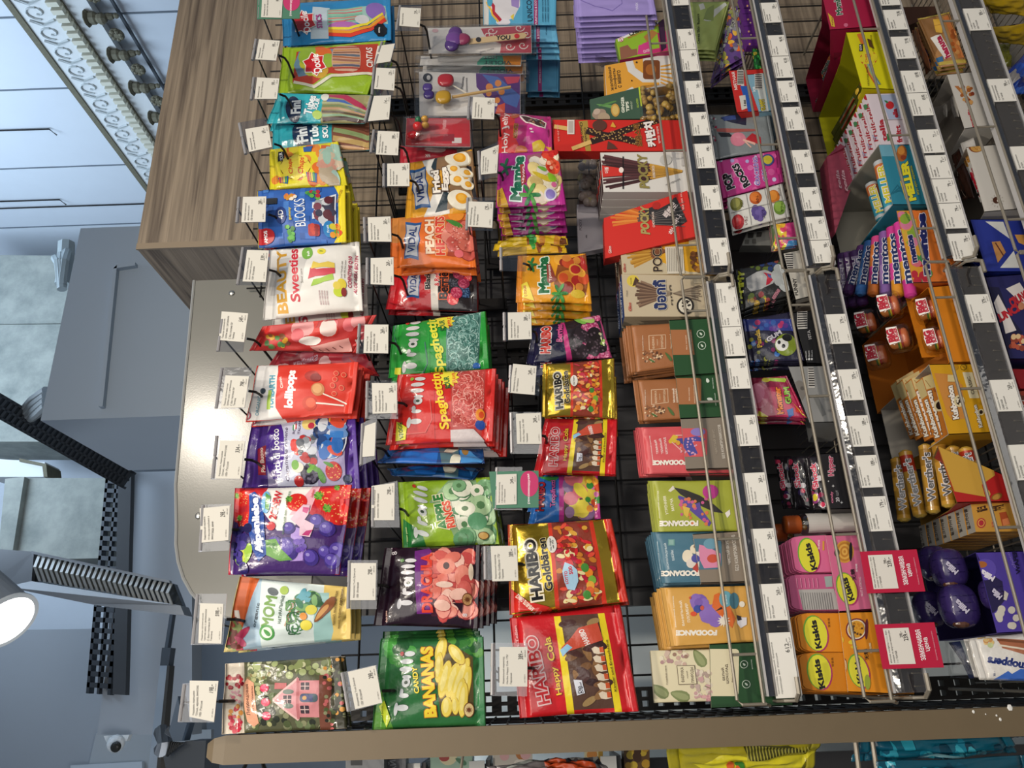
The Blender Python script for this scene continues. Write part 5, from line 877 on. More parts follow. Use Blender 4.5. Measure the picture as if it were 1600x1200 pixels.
def bear_gold(A, f, big):
    P = lambda pts, c: A.P([f(*p) for p in pts], c); E = lambda s, t, rs, rt, c, rot=0: A.P([f(s+rs*math.cos(k)*math.cos(rot)-rt*math.sin(k)*math.sin(rot), t+rs*math.cos(k)*math.sin(rot)+rt*math.sin(k)*math.cos(rot)) for k in [i*math.tau/16 for i in range(16)]], c)
    t = lambda txt, s0, t0, s1, t1, hh, c, o=None, ow=.06, b=.04: A.t(txt, *f(s0, t0), *f(s1, t1), abs(f(.5, hh)[0]-f(.5, 0)[0]), c, o, ow, b)
    P([(0, 0), (1, 0), (1, 1), (0, 1)], 'cfae3cm'); P([(0, .385), (1, .385), (1, .42), (0, .42)], 'd03a24'); P([(0, .78), (1, .78), (1, .82), (0, .82)], 'd03a24'); P([(0, .42), (1, .42), (1, .78), (0, .78)], '8a3a2a')
    rn = random.Random(8)
    for k in range(120): E(rn.uniform(.06, .95), rn.uniform(.44, .76), rn.uniform(.025, .05), rn.uniform(.015, .03), rn.choice(['d0262e', 'e0503a', 'c87a2a', 'b01e3a', 'd8a03a', 'e8d8a0', '9a2a20'] if big else ['d8782a', 'c83a2a', 'e0b040', 'e89a60', 'c03a4a', 'e8d8b0']), rn.uniform(0, 3))
    for k, (s, tt, c) in enumerate(((.36, .70, 'e8862c'), (.28, .72, '7aa83a'), (.22, .70, 'e0a03a'), (.16, .69, 'd8602c'), (.12, .66, '4a8a3a'), (.42, .67, '4a8a3a'))): E(s, tt, .05, .035, c)
    if big:
        P([(.28, .48), (.4, .47), (.5, .5), (.46, .56), (.4, .6), (.28, .6), (.18, .56), (.2, .5)], 'a8cce4'); t('LOTTO', .26, .5, .4, .5, .028, 'c8303a'); t('500€', .36, .545, .48, .54, .035, 'c8303a'); P([(.02, 0), (.30, .0), (.12, .16), (.03, .34), (0, .3)], 'cc2a20'); P([(0, .93), (1, .93), (1, 1), (0, 1)], 'c8301f'); P([(0, 0), (1, 0), (1, .02), (0, .02)], 'c8301f'); t('SUPER-BEUTEL CHANCE', .02, .2, .2, .07, .04, 'f0e0d0'); E(.72, .40, .10, .045, 'e0dcd4'); t('Das Original', .65, .39, .79, .39, .018, '2a2a2a'); t('seit 1922', .67, .41, .77, .41, .016, '2a2a2a'); t('Teilen', .8, .03, .98, .03, .03, 'c89a3a')
    else: E(.60, .43, .11, .05, 'e0dcd4'); t('Das Original', .52, .43, .68, .43, .022, '2a2a2a')
    t('HARIBO', .12, .24, .80, .20, .105, '1e1a18', ['f0e6cc', 'f0e6cc'], .05, .05); t('Goldbären', .20, .345, .80, .31, .075, '1e1a18', 'e8d8a0', .03, .04)
def c2(A): A.o('f5'); A_ = (300, 858, 285, 105, 1145, 55, 1290, 748); cor = np.array(A_).reshape(4, 2); bear_gold(A, lambda s, t: tuple((cor[0]*(1-s)+cor[1]*s)*(1-t)+(cor[3]*(1-s)+cor[2]*s)*t), 1)
bag('big golden gummy bag with red seams and a red corner', Q('f5', 300, 858, 285, 105, 1145, 55, 1290, 748), 1.425, 'bb2a20', c2, n=1, step=.03, T=.018, seal=(.05, .05), wr=.0026, behind='big golden gummy bag')
def c3(A):
    A.o('f4').R(340, 1010, 730, 1180, '2a68b4').P([(430, 770), (480, 740), (640, 740), (560, 830)], '3a9a4a').R(605, 645, 740, 1160, 'b53a8a').R(645, 930, 740, 1160, '5a4a44').R(900, 960, 740, 1160, 'b8348a').B(650, 900, 780, 1110, 12, 70, ['d8c04a', 'd8707a', '8a6a94', 'e0d060', 'c89a3a'], 3).E(780, 900, 76, 46, 'e6d44c', .9).E(700, 970, 60, 56, 'd07080').E(800, 1050, 60, 70, 'e2d050').E(690, 1080, 40, 44, '9a7aa0').B(840, 930, 800, 1060, 16, 26, ['d8502a', 'e8c83a', '3a8a3a', 'd87ab0', 'e89a3a'], 5)
    A.t('HARIBO', 445, 1065, 460, 820, 66, '9a2430', '1a1a30', .05, .04).t('Tropifrutti', 555, 1040, 560, 810, 52, 'd86ab0', '2a1a4a', .05, .02)
bag('blue and green tropical fruit gummy bag behind the green card', Q('f4', 345, 1172, 435, 770, 930, 762, 955, 1125), 1.475, '2660a8', c3, n=2, step=.03, T=.015, seal=(.06, .05), wr=.002, dx=.03, behind='blue tropical gummy bag')
def c4(A): A.o('f4'); cor = np.array((395, 742, 490, 285, 1092, 292, 1080, 756)).reshape(4, 2); cola(A, lambda s, t: tuple((cor[0]*(1-s)+cor[1]*s)*(1-t)+(cor[3]*(1-s)+cor[2]*s)*t), 0)
bag('small red cola bottle gummy bag', Q('f4', 395, 742, 490, 285, 1092, 292, 1080, 756), 1.45, 'c01e22', c4, n=1, T=.014, seal=(.06, .07), wr=.0015, behind='small red cola gummy bag')
def c5(A): A.o('f4'); cor = np.array((462, 272, 470, -165, 1065, -212, 1078, 282)).reshape(4, 2); bear_gold(A, lambda s, t: tuple((cor[0]*(1-s)+cor[1]*s)*(1-t)+(cor[3]*(1-s)+cor[2]*s)*t), 0)
bag('small golden gummy bag with black lettering', Q('f4', 462, 272, 470, -165, 1065, -212, 1078, 282), 1.44, 'c8a83cm', c5, n=1, T=.014, seal=(.05, .07), wr=.002, dx=-.03, behind='small golden gummy bag')
def c6(A):
    A.o('f3').R(310, 640, 480, 910, '1d1a3c').P([(610, 530), (645, 520), (715, 870), (670, 880)], 'c0347a').P([(640, 520), (940, 470), (1000, 560), (1050, 850), (715, 870)], '2c2428').P([(990, 680), (1050, 840), (1010, 860)], 'd0407a').P([(930, 480), (970, 480), (1060, 850), (1020, 860)], 'a03a6a')
    for x, y in ((830, 620), (890, 600), (910, 640), (840, 750), (860, 820), (930, 820), (985, 820), (990, 750), (870, 520), (910, 510)): A.E(x, y, 46, 46, 'a83a68').B(x-34, x+34, y-34, y+34, 24, 7, ['cc6a92', 'd888a8'], int(x+y))
    A.B(740, 960, 660, 820, 16, 50, ['241c20', '30262c'], 5).B(720, 970, 660, 840, 60, 8, ['50404a', '60505a'], 6).Lf(780, 555, 110, 50, .4, '7ab04a').Lf(840, 550, 120, 50, .1, 'a8c86a').E(840, 530, 40, 16, 'e0a0b8').B(940, 980, 660, 750, 8, 12, ['8fb04a', 'd0d0a0'], 2)
    A.t('HARIBO', 490, 830, 500, 600, 84, 'd83a2a', 'f0e8e8', .06, .06).t('Berries', 605, 745, 605, 590, 52, 'c8508a', '1a1430', .05, .04)
bag('navy and magenta berry gummy bag', Q('f3', 330, 902, 388, 600, 945, 492, 1050, 850), 1.455, '1b1836', c6, n=1, T=.016, seal=(.07, .05), wr=.002, dx=-.02, behind='navy berry gummy bag')
def mamba(A, base, deep, win, fr):
    A.t('Mamba', 480, 330, 470, 20, 92, '1e6a3c', ['e8f0e0', 'e8f0e0'], .04, .06).P([(500, 90), (530, 80), (580, 235), (520, 255), (505, 240)], '8a3a2c').t('Тропикс', 535, 240, 520, 95, 26, 'f0dcd0')
    for k in range(5): A.Lf(380+12*math.cos(k*1.2), 90+36*math.sin(k*1.2), 70, 20, k*1.26, '2a7a3c')
    A.P([(295, 250), (340, 235), (400, 380), (300, 350)], 'ecd84a').t('с соком', 330, 345, 320, 265, 22, 'b03a2a').L([(540, 380), (600, 330), (640, 270)], 16, '3a7a34')
    for k in range(6): A.Lf(610+26*math.cos(k), 330+34*math.sin(k), 90, 26, k*1.05, '4a9a44' if k % 2 else '2f7a34')
def c7(A):
    A.o('f3').R(230, 960, -20, 420, 'e09a20').R(240, 300, -20, 420, 'd8862a').P([(600, 60), (840, -20), (860, 120), (830, 330), (640, 330), (560, 260)], '8a4a20').E(620, 40, 60, 60, 'e8a83a').E(690, 210, 100, 70, 'c87a2a').B(640, 820, 10, 300, 14, 44, ['a82a24', 'd8883a', 'c8502a', 'e0a03a', '8a2a1c'], 5).E(740, 130, 56, 50, 'e0a040').E(740, 130, 42, 36, 'b02a2a').E(760, 330, 60, 30, 'd8b83a')
    mamba(A, 0, 0, 0, 0)
bag('orange fruit chew bag with a green name, nearest of its pile', Q('f3', 245, 385, 262, 0, 830, -18, 880, 395), 1.43, 'd8861c', c7, n=3, step=.026, T=.013, seal=(.06, .06), wr=.0015, dz=-.002, dx=-.004, behind='orange fruit chew bag')
def c8(A): A.o('f2').R(150, 820, 880, 1060, 'd8b41e').B(380, 760, 910, 1020, 14, 30, ['8a4a1c', 'e0a82c', '6a3a18', 'c8862a'], 3).Lf(480, 950, 100, 40, .4, '3a9a3a').Lf(490, 960, 80, 40, 2, '2a7a34')
bag('yellow fruit chew bag seen edgewise above the blank pocket', Q('f2', 160, 1010, 205, 940, 770, 900, 790, 960), (1.46, 1.48, 1.48, 1.46), 'cfa81a', c8, T=.012, seal=(.06, .06), wr=.003)
def c8b(A): A.o('f2').R(150, 820, 950, 1060, 'd0a81c').B(480, 760, 980, 1050, 8, 26, ['8a4a1c', 'e0a82c', '6a3a18'], 3).Lf(480, 1010, 80, 30, .4, '3a9a3a')
bag('lower yellow fruit chew bag seen edgewise', Q('f2', 200, 1060, 220, 1000, 760, 975, 780, 1030), (1.44, 1.47, 1.47, 1.44), 'c8a018', c8b, T=.01, seal=(.06, .06), wr=.003)
def c9(A):
    A.o('f2').R(150, 800, 190, 670, 'b02a88').P([(440, 240), (560, 215), (700, 190), (730, 260), (700, 600), (540, 610), (500, 480)], '9a5a6a')
    A.B(500, 700, 240, 590, 18, 50, ['e8dcc0', 'e0cc8a', 'd8d0c4', 'c8b070', 'ecdcc8'], 6, 1.3, None, 'a89068').B(580, 680, 200, 280, 10, 28, ['d8302a', 'e84a30', 'c0241c'], 7).E(660, 330, 62, 66, 'd84a2a').B(620, 700, 290, 370, 10, 16, ['c02a20', 'f0b090', 'e87050'], 8).Lf(570, 430, 180, 40, .4, 'c8b02c').Lf(650, 430, 90, 60, .8, '8ac02c').Lf(570, 365, 80, 34, .3, '7ab040').P([(500, 600), (560, 550), (640, 620), (500, 640)], 'e0d0c0').E(640, 570, 52, 48, 'd8d4e0').E(640, 570, 40, 36, '8a7ac0').E(668, 490, 22, 22, 'd86a9a')
    A.o('f3') if 0 else A
    A.t('Mamba', 350, 620, 380, 250, 92, '1e6a4c', ['e0ecec', 'e0ecec'], .04, .06).P([(385, 330), (420, 330), (440, 480), (400, 510)], '9a3a3a').t('Чудо', 415, 490, 415, 350, 22, 'f0dce0')
    for k in range(5): A.Lf(270+16*math.cos(k*1.2), 345+40*math.sin(k*1.2), 80, 22, k*1.26, '2a6a4c')
    A.P([(185, 535), (240, 515), (295, 670), (200, 660)], 'd8a83a').t('Новый вкус', 225, 665, 215, 540, 26, '8a2a3a')
    for k in range(6): A.Lf(470+36*math.cos(k), 580+40*math.sin(k), 110, 30, k*1.05, '5aa04a' if k % 2 else '2f7a44')
bag('magenta fruit chew bag, front one of its pile', Q('f2', 185, 668, 212, 212, 705, 185, 770, 640), 1.43, 'a8287e', c9, n=5, step=.024, T=.012, seal=(.04, .07), wr=.0015, dz=-.002, dx=-.002, behind='magenta fruit chew bag')
def c10(A):
    A.o('f1').R(90, 560, 920, 1310, 'd03a3a').P([(240, 960), (560, 960), (560, 1300), (300, 1300), (230, 1150)], 'b03070').P([(340, 1080), (500, 1020), (540, 1300), (320, 1300)], 'c83a90')
    A.t('Holy Jelly', 160, 1290, 165, 945, 62, 'f0dcd8').t('ASSORTED', 240, 1180, 250, 1060, 34, '6a3a20', 'e0a03a', .05, .04).P([(275, 985), (340, 990), (420, 1010), (500, 1040), (490, 1100), (430, 1090), (330, 1060), (280, 1010)], 'ecd8d4').P([(285, 995), (340, 1000), (420, 1020), (490, 1045), (480, 1088), (430, 1080), (335, 1050)], '4a3434').B(350, 480, 1010, 1080, 20, 9, ['8a5a50', '6a6a6a', 'a0805a'], 4).E(240, 985, 36, 28, 'b05a3a').P([(380, 1220), (450, 1190), (490, 1230), (470, 1300), (390, 1290)], 'd8b83a').P([(490, 1240), (540, 1230), (550, 1290)], 'e0a840').E(370, 1110, 14, 8, 'f0e0e0').E(380, 1140, 14, 8, 'f0e0e0').E(290, 1270, 50, 30, 'd87a4a')
bag('rosy red jelly gummy bag at the right of the third row', Q('f1', 85, 1285, 118, 935, 540, 972, 552, 1290), 1.47, 'c0303a', c10, n=1, T=.016, seal=(.05, .05), wr=.002, behind='rosy red jelly bag')
# novelty lollipops on the upper right hooks
def filmbag(label, q, Y, art, extra=None, n=0, dz=0, dx=0, cat='lollipop pack', behind=None, T=.02):
    """card in a clear film bag, lollipop standing proud of the card"""
    sf = Surf(q, Y+.012); c = sf.c; base = (c[2]+c[3])/2; root = thing('lollipop_pack', label, cat, base); mb = MB(); mb.prism(c, (0, .001, 0), 'e6e2dd'); bcard = mb.build('backing_card', CARD, root)
    A = Art(sf); art(A); A.build('printed_front', CARD, bcard)
    if extra: extra(root, sf)
    ctr = sum(c)/4; q2 = [prj(ctr+(p-ctr)*np.array([1.12, 1, 1.1])) for p in c]; s2 = Surf(q2, Y, T, (.04, .03), 8, 8, .0015, seed=3); mb = MB(); grid_mesh(mb, s2.P, s2.Bk+s2.n*.004, 'ffffff', 0, len(s2.tv)-1); mb.build('film_bag', FILM, root, smooth=True)
    if n:
        root['group'] = (behind or label)+' stack'
        for i in range(1, n+1): dup(root, (dx*i, .022*i, dz*i), nth(behind or label, i))
    return root
def l1(A): A.o('e1').R(340, 1300, 590, 960, 'dcd8d4').P([(820, 600), (1190, 620), (1190, 950), (900, 950), (890, 800), (820, 720)], '5a2a7a').P([(870, 620), (1000, 640), (1190, 800), (1160, 900), (1060, 860), (960, 720)], '4a68b0').P([(1050, 640), (1190, 640), (1170, 690), (1080, 700)], 'c8405a').B(880, 1060, 680, 860, 6, 26, ['e08a3a'], 3).P([(1000, 880), (1060, 860), (1060, 950), (980, 950)], 'd8502a').E(418, 650, 40, 38, '26242a').E(425, 650, 16, 20, 'dcd8d4').t('Леденец', 700, 740, 715, 640, 22, '4a4648').t('Шоколад', 740, 760, 740, 650, 18, '6a6668').E(985, 875, 14, 14, 'e8e4e0')
def l1x(root, sf):
    P = lambda x, y, d: W(590+x/5.3333, y/5.3333, 1.46)-np.array([0, d, 0])
    mb = MB(); mb.tube([P(620, 815, .002), P(1110, 730, .002)], .004, 6, 'c8a468'); mb.tube([P(600, 700, .002), P(740, 780, .002)], .0016, 5, 'e0d8c8'); mb.build('lollipop_stick', TOFFEE, root)
    for nm, (x, y), r, cc in (('lollipop_head', (550, 830), (.019, .009, .019), 'b08a2c'), ('lollipop_head', (570, 690), (.019, .008, .02), 'a02a34'), ('lollipop_head', (420, 750), (.012, .006, .012), '4a3a7a'), ('lollipop_head', (430, 810), (.012, .006, .013), '3c2e6a')):
        mb = MB(); mb.blob(P(x, y, .008), r, cc, 14, 8, None, .8); mb.build(nm, TOFFEE, root, smooth=True)
filmbag('purple and white lollipop set with a golden lollipop in film', Q('e1', 350, 975, 345, 600, 1190, 618, 1190, 950), 1.465, l1, l1x)
def l2(A):
    A.o('e1').R(400, 1300, 200, 460, 'dedad6').P([(860, 240), (1280, 212), (1285, 445), (1020, 445), (1030, 370), (900, 330)], 'b8404f')
    for x, y in ((950, 260), (1180, 235), (1100, 390), (1210, 380), (920, 300), (1240, 290)): A.L([(x+44*(1-k/14)*math.cos(k*.6), y+36*(1-k/14)*math.sin(k*.6)) for k in range(13)], 8, 'e8dcd8')
    A.E(480, 258, 26, 16, 'd8b0b4').t('для тебя', 850, 440, 970, 410, 14, '8a8688')
def l2x(root, sf):
    P = lambda x, y, d: W(590+x/5.3333, y/5.3333, 1.455)-np.array([0, d, 0])
    mb = MB(); mb.prism([P(760, 330, .001), P(760, 375, .001), P(1225, 325, .001), P(1245, 300, .001), P(1220, 278, .001)], (0, -.002, 0), 'd0b488'); mb.build('lollipop_stick', CARD, root)
    s2 = TopSurf(P(760, 380, .0035), P(760, 280, .0035), P(1245, 260, .0035), P(1245, 350, .0035)); A = Art(s2); A.o('e1').t('YOU', 1010, 325, 1100, 300, 40, '1e1a1c', bold=.03) if 0 else A.o('e1').T('YOU', 1045, 312, 120, 38, '1e1a1c', rot=-90, bold=.03).E(1160, 300, 22, 20, 'c8303a').E(840, 330, 22, 20, '2a2628'); A.build('stick_print', CARD, root)
    mb = MB(); mb.blob(P(650, 300, .008), (.022, .009, .018), '5a3a78', 14, 8); mb.blob(P(620, 395, .008), (.020, .009, .018), '4a3270', 14, 8); mb.blob(P(710, 350, .009), (.018, .009, .02), '8a3a5a', 14, 8); mb.blob(P(640, 350, .010), (.024, .010, .021), '6a4488', 14, 8); mb.build('lollipop_head', TOFFEE, root, smooth=True)
filmbag('violet heart lollipop on a white and rose scroll card in film', Q('e1', 425, 445, 418, 235, 1280, 212, 1285, 442), 1.46, l2, l2x)
def l3(A): A.o('e1').R(340, 1300, 440, 560, 'dedad6').P([(830, 520), (880, 470), (1200, 455), (1190, 545), (830, 545)], '4aa890').P([(1040, 470), (1200, 460), (1190, 545), (1060, 545)], 'd8862c').P([(1060, 510), (1130, 520), (1130, 545), (1050, 545)], '9a6ab0').t('VIOLET', 1010, 470, 1010, 540, 30, '2a4a50') if 0 else A.o('e1').R(340, 1300, 440, 560, 'dedad6').P([(830, 520), (880, 470), (1200, 455), (1190, 545), (830, 545)], '4aa890').P([(1040, 470), (1200, 460), (1190, 545), (1060, 545)], 'd8862c').T('VIOLET', 1000, 525, 230, 30, '2a4a50', rot=90, bold=.03).T('HOT', 940, 485, 110, 26, '2a4a50', rot=90, bold=.03)
filmbag('teal and orange lollipop card lying behind the violet heart card', Q('e1', 350, 545, 360, 470, 1200, 455, 1195, 550), 1.49, l3, n=2, dz=-.004, dx=-.006, behind='white lollipop card in film below the heart card')
def l4(A): A.o('e1').R(180, 800, 960, 1240, 'c03a40').R(480, 780, 1030, 1200, 'cc2430').t('Набор', 560, 1080, 560, 1000, 40, 'f0c0c0').R(620, 700, 1150, 1195, 'e8e0dc').R(440, 640, 1120, 1180, '9a1c2a')
def l4x(root, sf):
    P = lambda x, y, d: W(590+x/5.3333, y/5.3333, 1.45)-np.array([0, d, 0])
    mb = MB(); mb.blob(P(340, 1090, .014), (.012, .012, .012), 'c82a2c', 12, 8); mb.blob(P(300, 1150, .01), (.01, .01, .014), 'b82028', 12, 8); mb.blob(P(345, 1035, .012), (.009, .012, .008), '2a6a4a', 12, 6); mb.blob(P(400, 1030, .015), (.008, .01, .009), 'c8963a', 10, 6); mb.blob(P(405, 1080, .015), (.007, .01, .009), 'c89a40', 10, 6); mb.build('toy_figure', TOFFEE, root, smooth=True)
filmbag('red toy and candy set in a clear blister', Q('e1', 230, 1215, 240, 985, 770, 985, 775, 1225), 1.45, l4, l4x, cat='toy candy', T=.03)
def u1(A):
    A.o('f1').R(-30, 600, -60, 220, '5aa8cc').R(-40, 20, -60, 220, 'd0d0cc').P([(20, -60), (280, -60), (280, 60), (230, 160), (100, 200), (30, 100)], 'd8d4d8').P([(200, -60), (280, -60), (270, 80), (210, 60)], '9a84c0').E(140, 190, 60, 26, 'e0dce4')
    A.L([(10, -10), (60, 60), (60, 110), (120, 180)], 26, 'b52a3a').L([(0, 20), (40, 90), (50, 130), (100, 190)], 14, 'e8b83a').P([(200, 150), (230, 130), (225, 180)], 'e0c84a').E(30, 20, 22, 40, '4aa0c0')
    A.R(300, 380, -60, 220, '4a98bc').t('UNICORN', 365, 190, 350, -60, 44, '1c2a3c').R(395, 430, -60, 220, '9a2a6a').t('PURIFYING & SOOTHING', 415, 210, 408, -60, 18, 'e8d0e0')
    for k in range(3): A.t('CHERRY SEED WATER', 470+k*22, 190, 468+k*22, -10, 10, '2a5a7a')
bag('sky blue pony face mask sachet with pastel rainbow mane', Q('f1', -25, 212, -30, -50, 585, -60, 580, 210), 1.50, '5aa6ca', u1, T=.004, m=SATIN, seal=(.06, .05), wr=.0008, cat='face mask', name='face_mask')
def u2(A): A.o('f1').R(300, 620, 200, 440, '6ab0d4').R(300, 400, 200, 440, '3a7a94').R(415, 445, 200, 440, '9a2a6a').t('UNICORN', 380, 330, 380, 220, 36, '1c2a3c').t('& SOOTHER', 432, 330, 432, 210, 18, 'e8d0e0').t('VITAMIN', 500, 300, 500, 230, 12, '2a5a7a')
bag('sky blue mask sachet just below the pony one', Q('f1', 60, 350, 60, 215, 580, 205, 600, 352), 1.52, '64aace', u2, n=3, step=.012, T=.003, m=SATIN, seal=(.06, .05), wr=.0006, cat='face mask', name='face_mask', dz=-.002, dx=-.008, behind='sky blue mask sachet in the middle stack')
def u3(A): A.o('f1').R(300, 620, 420, 780, '4a86a8').R(430, 462, 420, 780, '8a2a6a').t('PURIFYING & SOOTHING', 447, 700, 445, 520, 14, 'e0c8d8')
bag('shaded blue mask sachet lowest of the blue stack', Q('f1', 330, 765, 330, 440, 605, 430, 600, 768), 1.60, '4a86aa', u3, n=1, step=.02, T=.003, m=SATIN, seal=(.06, .05), wr=.0006, cat='face mask', name='face_mask', behind='shaded blue mask sachet')
def u4(A): A.o('f1').R(720, 1420, -40, 140, 'a090d0').L([(780, 0), (900, 60), (1050, 100), (1130, 40), (1120, -20)], 7, '7a6ab0').L([(790, -20), (1000, -10), (1130, -30)], 5, '7a6ab0').t('MASK', 1255, 95, 1250, 30, 22, 'd8d0f0')
bag('lilac face mask sachet on top of a thick stack', Q('f1', 735, 140, 725, -45, 1390, -50, 1420, 120), 1.44, '9a8acc', u4, n=9, step=.014, T=.004, m=SATIN, seal=(.05, .05), wr=.0008, cat='face mask', name='face_mask', dz=-.002, dx=-.003, behind='lilac face mask sachet')
# ------------------------------------------------------------------ topmost shelf : sachets, stick boxes, trays
Z1 = 1.124
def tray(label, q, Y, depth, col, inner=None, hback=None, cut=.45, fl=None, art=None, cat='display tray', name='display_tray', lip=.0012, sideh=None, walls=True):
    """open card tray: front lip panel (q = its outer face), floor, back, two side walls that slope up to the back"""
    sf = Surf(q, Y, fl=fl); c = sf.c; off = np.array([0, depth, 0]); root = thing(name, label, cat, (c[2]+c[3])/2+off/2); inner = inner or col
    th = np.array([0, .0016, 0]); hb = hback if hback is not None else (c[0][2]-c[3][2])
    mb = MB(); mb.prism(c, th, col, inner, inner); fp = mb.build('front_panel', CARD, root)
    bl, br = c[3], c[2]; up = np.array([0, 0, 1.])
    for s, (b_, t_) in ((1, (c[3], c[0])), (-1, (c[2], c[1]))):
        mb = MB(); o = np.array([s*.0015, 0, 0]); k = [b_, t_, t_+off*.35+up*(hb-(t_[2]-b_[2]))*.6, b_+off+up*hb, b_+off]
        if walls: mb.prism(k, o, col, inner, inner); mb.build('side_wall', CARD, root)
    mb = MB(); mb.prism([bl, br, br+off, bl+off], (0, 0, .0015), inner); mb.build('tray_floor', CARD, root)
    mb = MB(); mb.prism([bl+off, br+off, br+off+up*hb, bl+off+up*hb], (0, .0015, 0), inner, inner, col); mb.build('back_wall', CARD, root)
    if art: A = Art(sf); art(A); A.build('printed_front', CARD, fp)
    return root
SB = 'chocolate sachet'
def sachet(label, q, Y, col, art, n=3, **kw): return bag(label, q, Y, col, art, n=n, step=kw.pop('step', .011), T=.004, m=SATIN, seal=(.05, .04), wr=.0007, cat='chocolate sachet', name='chocolate_sachet', crimp=.0003, **kw)
def icons(A, *pts):
    for x, y in pts: A.E(x, y, 34, 34, 'c8d4c4').E(x, y, 29, 29, '1d4424').Lf(x, y, 30, 16, .8, 'c8d4c4')
def d1_(A):
    A.o('g6').R(340, 1110, 190, 680, 'e0d6b4')
    for x, y, r in ((760, 285, 1.0), (600, 600, .3), (430, 560, .6), (970, 580, -.4), (930, 570, .5)): A.Lf(x, y, 170 if x < 800 else 60, 90 if x < 800 else 30, r, '7f8a5a').Lf(x, y, 150 if x < 800 else 50, 50 if x < 800 else 16, r, '98a070')
    A.B(440, 660, 200, 340, 30, 18, ['c8a898', '9a7a6a', 'd0b8a8', 'b08a8a', 'e6dcc4'], 3).B(690, 860, 380, 610, 40, 20, ['c0a8a0', 'e0d4c0', 'b09a90', 'c8a0a0', 'd8ccb8'], 4).L([(800, 520), (900, 560), (960, 590)], 6, '6a6a4a').B(780, 860, 600, 640, 8, 14, ['c8909a', 'd8a8a8'], 5)
    A.P([(568, 348), (718, 345), (740, 505), (585, 510)], '6a5a48').P([(574, 353), (713, 351), (734, 500), (590, 504)], 'e0d6b4').t('ФАБРИКА', 622, 490, 612, 362, 28, '5a4a3a').t('ИДЕЙ', 660, 455, 654, 395, 14, '5a4a3a').t('ПРИРОДЫ', 706, 492, 694, 362, 28, '5a4a3a').t('Съедобная карта', 490, 510, 476, 350, 14, '5a4a3a').t('БЕЛЫЙ', 968, 475, 955, 370, 24, '4a3a2e').t('ШОКОЛАД', 1005, 500, 990, 340, 24, '4a3a2e').t('без сахара', 1045, 490, 1040, 360, 12, '6a5a48')
def tray_green(label, q, Y, depth, art=None, fl=Z1, hb=.06): return tray(label, q, Y, depth, '1f4a26', 'b4a89a', hb, fl=fl, art=art)
tray_green('dark green chocolate tray at the left end of the top shelf', Q('g6', 860, 705, 845, 165, 1215, 150, 1260, 690), 1.475, .17, lambda A: (A.o('g6').RR(700, 1095, 210, 604, 30, 'e0d6b4').Lf(760, 285, 170, 90, 1, '7f8a5a').B(740, 860, 400, 600, 22, 20, ['c0a8a0', 'c8b4a0', 'b09a90', 'c8a0a0', 'd8ccb8'], 4).t('БЕЛЫЙ', 968, 475, 955, 370, 24, '4a3a2e').t('ШОКОЛАД', 1005, 500, 990, 340, 24, '4a3a2e').t('без сахара', 1045, 490, 1040, 360, 12, '6a5a48'), icons(A, (1140, 340), (1160, 505)), A.t('ШОКОЛАД', 1215, 380, 1200, 300, 10, 'c8d4c4')), hb=.10)
bag('cream floral white chocolate card with green leaves', Q('g6', 388, 655, 352, 222, 1090, 200, 1120, 640), 1.485, 'dcd2b0', d1_, n=2, step=.02, T=.003, m=CARD, seal=(0, 0), wr=0, fl=Z1+.004, cat='chocolate card', name='chocolate_card', behind='cream floral chocolate card')
def fd(A, cx, cy, w_, h_): A.T('FOODANCE', cx, cy, w_, h_, 'efe8dc', rot=90, bold=.07)
def e1_(A):
    A.o('g5').R(340, 1260, 700, 1230, 'd6a24e'); A.t('ремесленный шоколад', 565, 1070, 540, 810, 13, 'f0e4cc').t('ВАНИЛЬНЫЙ', 625, 1060, 600, 850, 24, 'f0e4cc').t('ПЛОМБИР', 672, 1030, 650, 870, 24, 'f0e4cc'); fd(A, 735, 1118, 340, 46)
    A.B(700, 800, 830, 920, 12, 40, ['8a6ab8', '7a5aac'], 3).B(800, 900, 900, 1050, 14, 44, ['8a6ab8'], 4).P([(860, 900), (880, 800), (920, 780), (980, 850), (1060, 1000), (1030, 1080), (950, 1000)], 'd86a2c').P([(885, 940), (940, 900), (950, 920)], '2a2024').St(960, 1020, 30, 56, 12, 'ece4d4').E(740, 920, 30, 34, '3a4a9a').E(770, 910, 18, 26, '2a3a8a').E(780, 910, 16, 20, 'c8503a').E(710, 960, 26, 20, 'd8502a').E(975, 835, 54, 70, '6aa8b8').t('БЕЗ ЛАКТОЗЫ', 985, 880, 975, 800, 12, 'e8f0f0').E(1045, 850, 40, 70, '4a7a8a').E(1110, 880, 24, 26, 'e8e0d0').P([(1070, 970), (1100, 990), (1150, 990), (1150, 1050), (1100, 1080), (1070, 1040)], 'd8d4d8').P([(1065, 970), (1100, 980), (1110, 1010), (1075, 1020)], '2a2428').E(680, 825, 10, 10, 'c8503a')
sachet('mustard yellow chocolate sachet with a purple haired dancer', Q('g5', 515, 1225, 430, 738, 1180, 718, 1212, 1190), 1.47, 'd09c48', e1_, n=4, step=.012, dx=-.002, dz=.003, fl=Z1, behind='mustard yellow chocolate sachet')
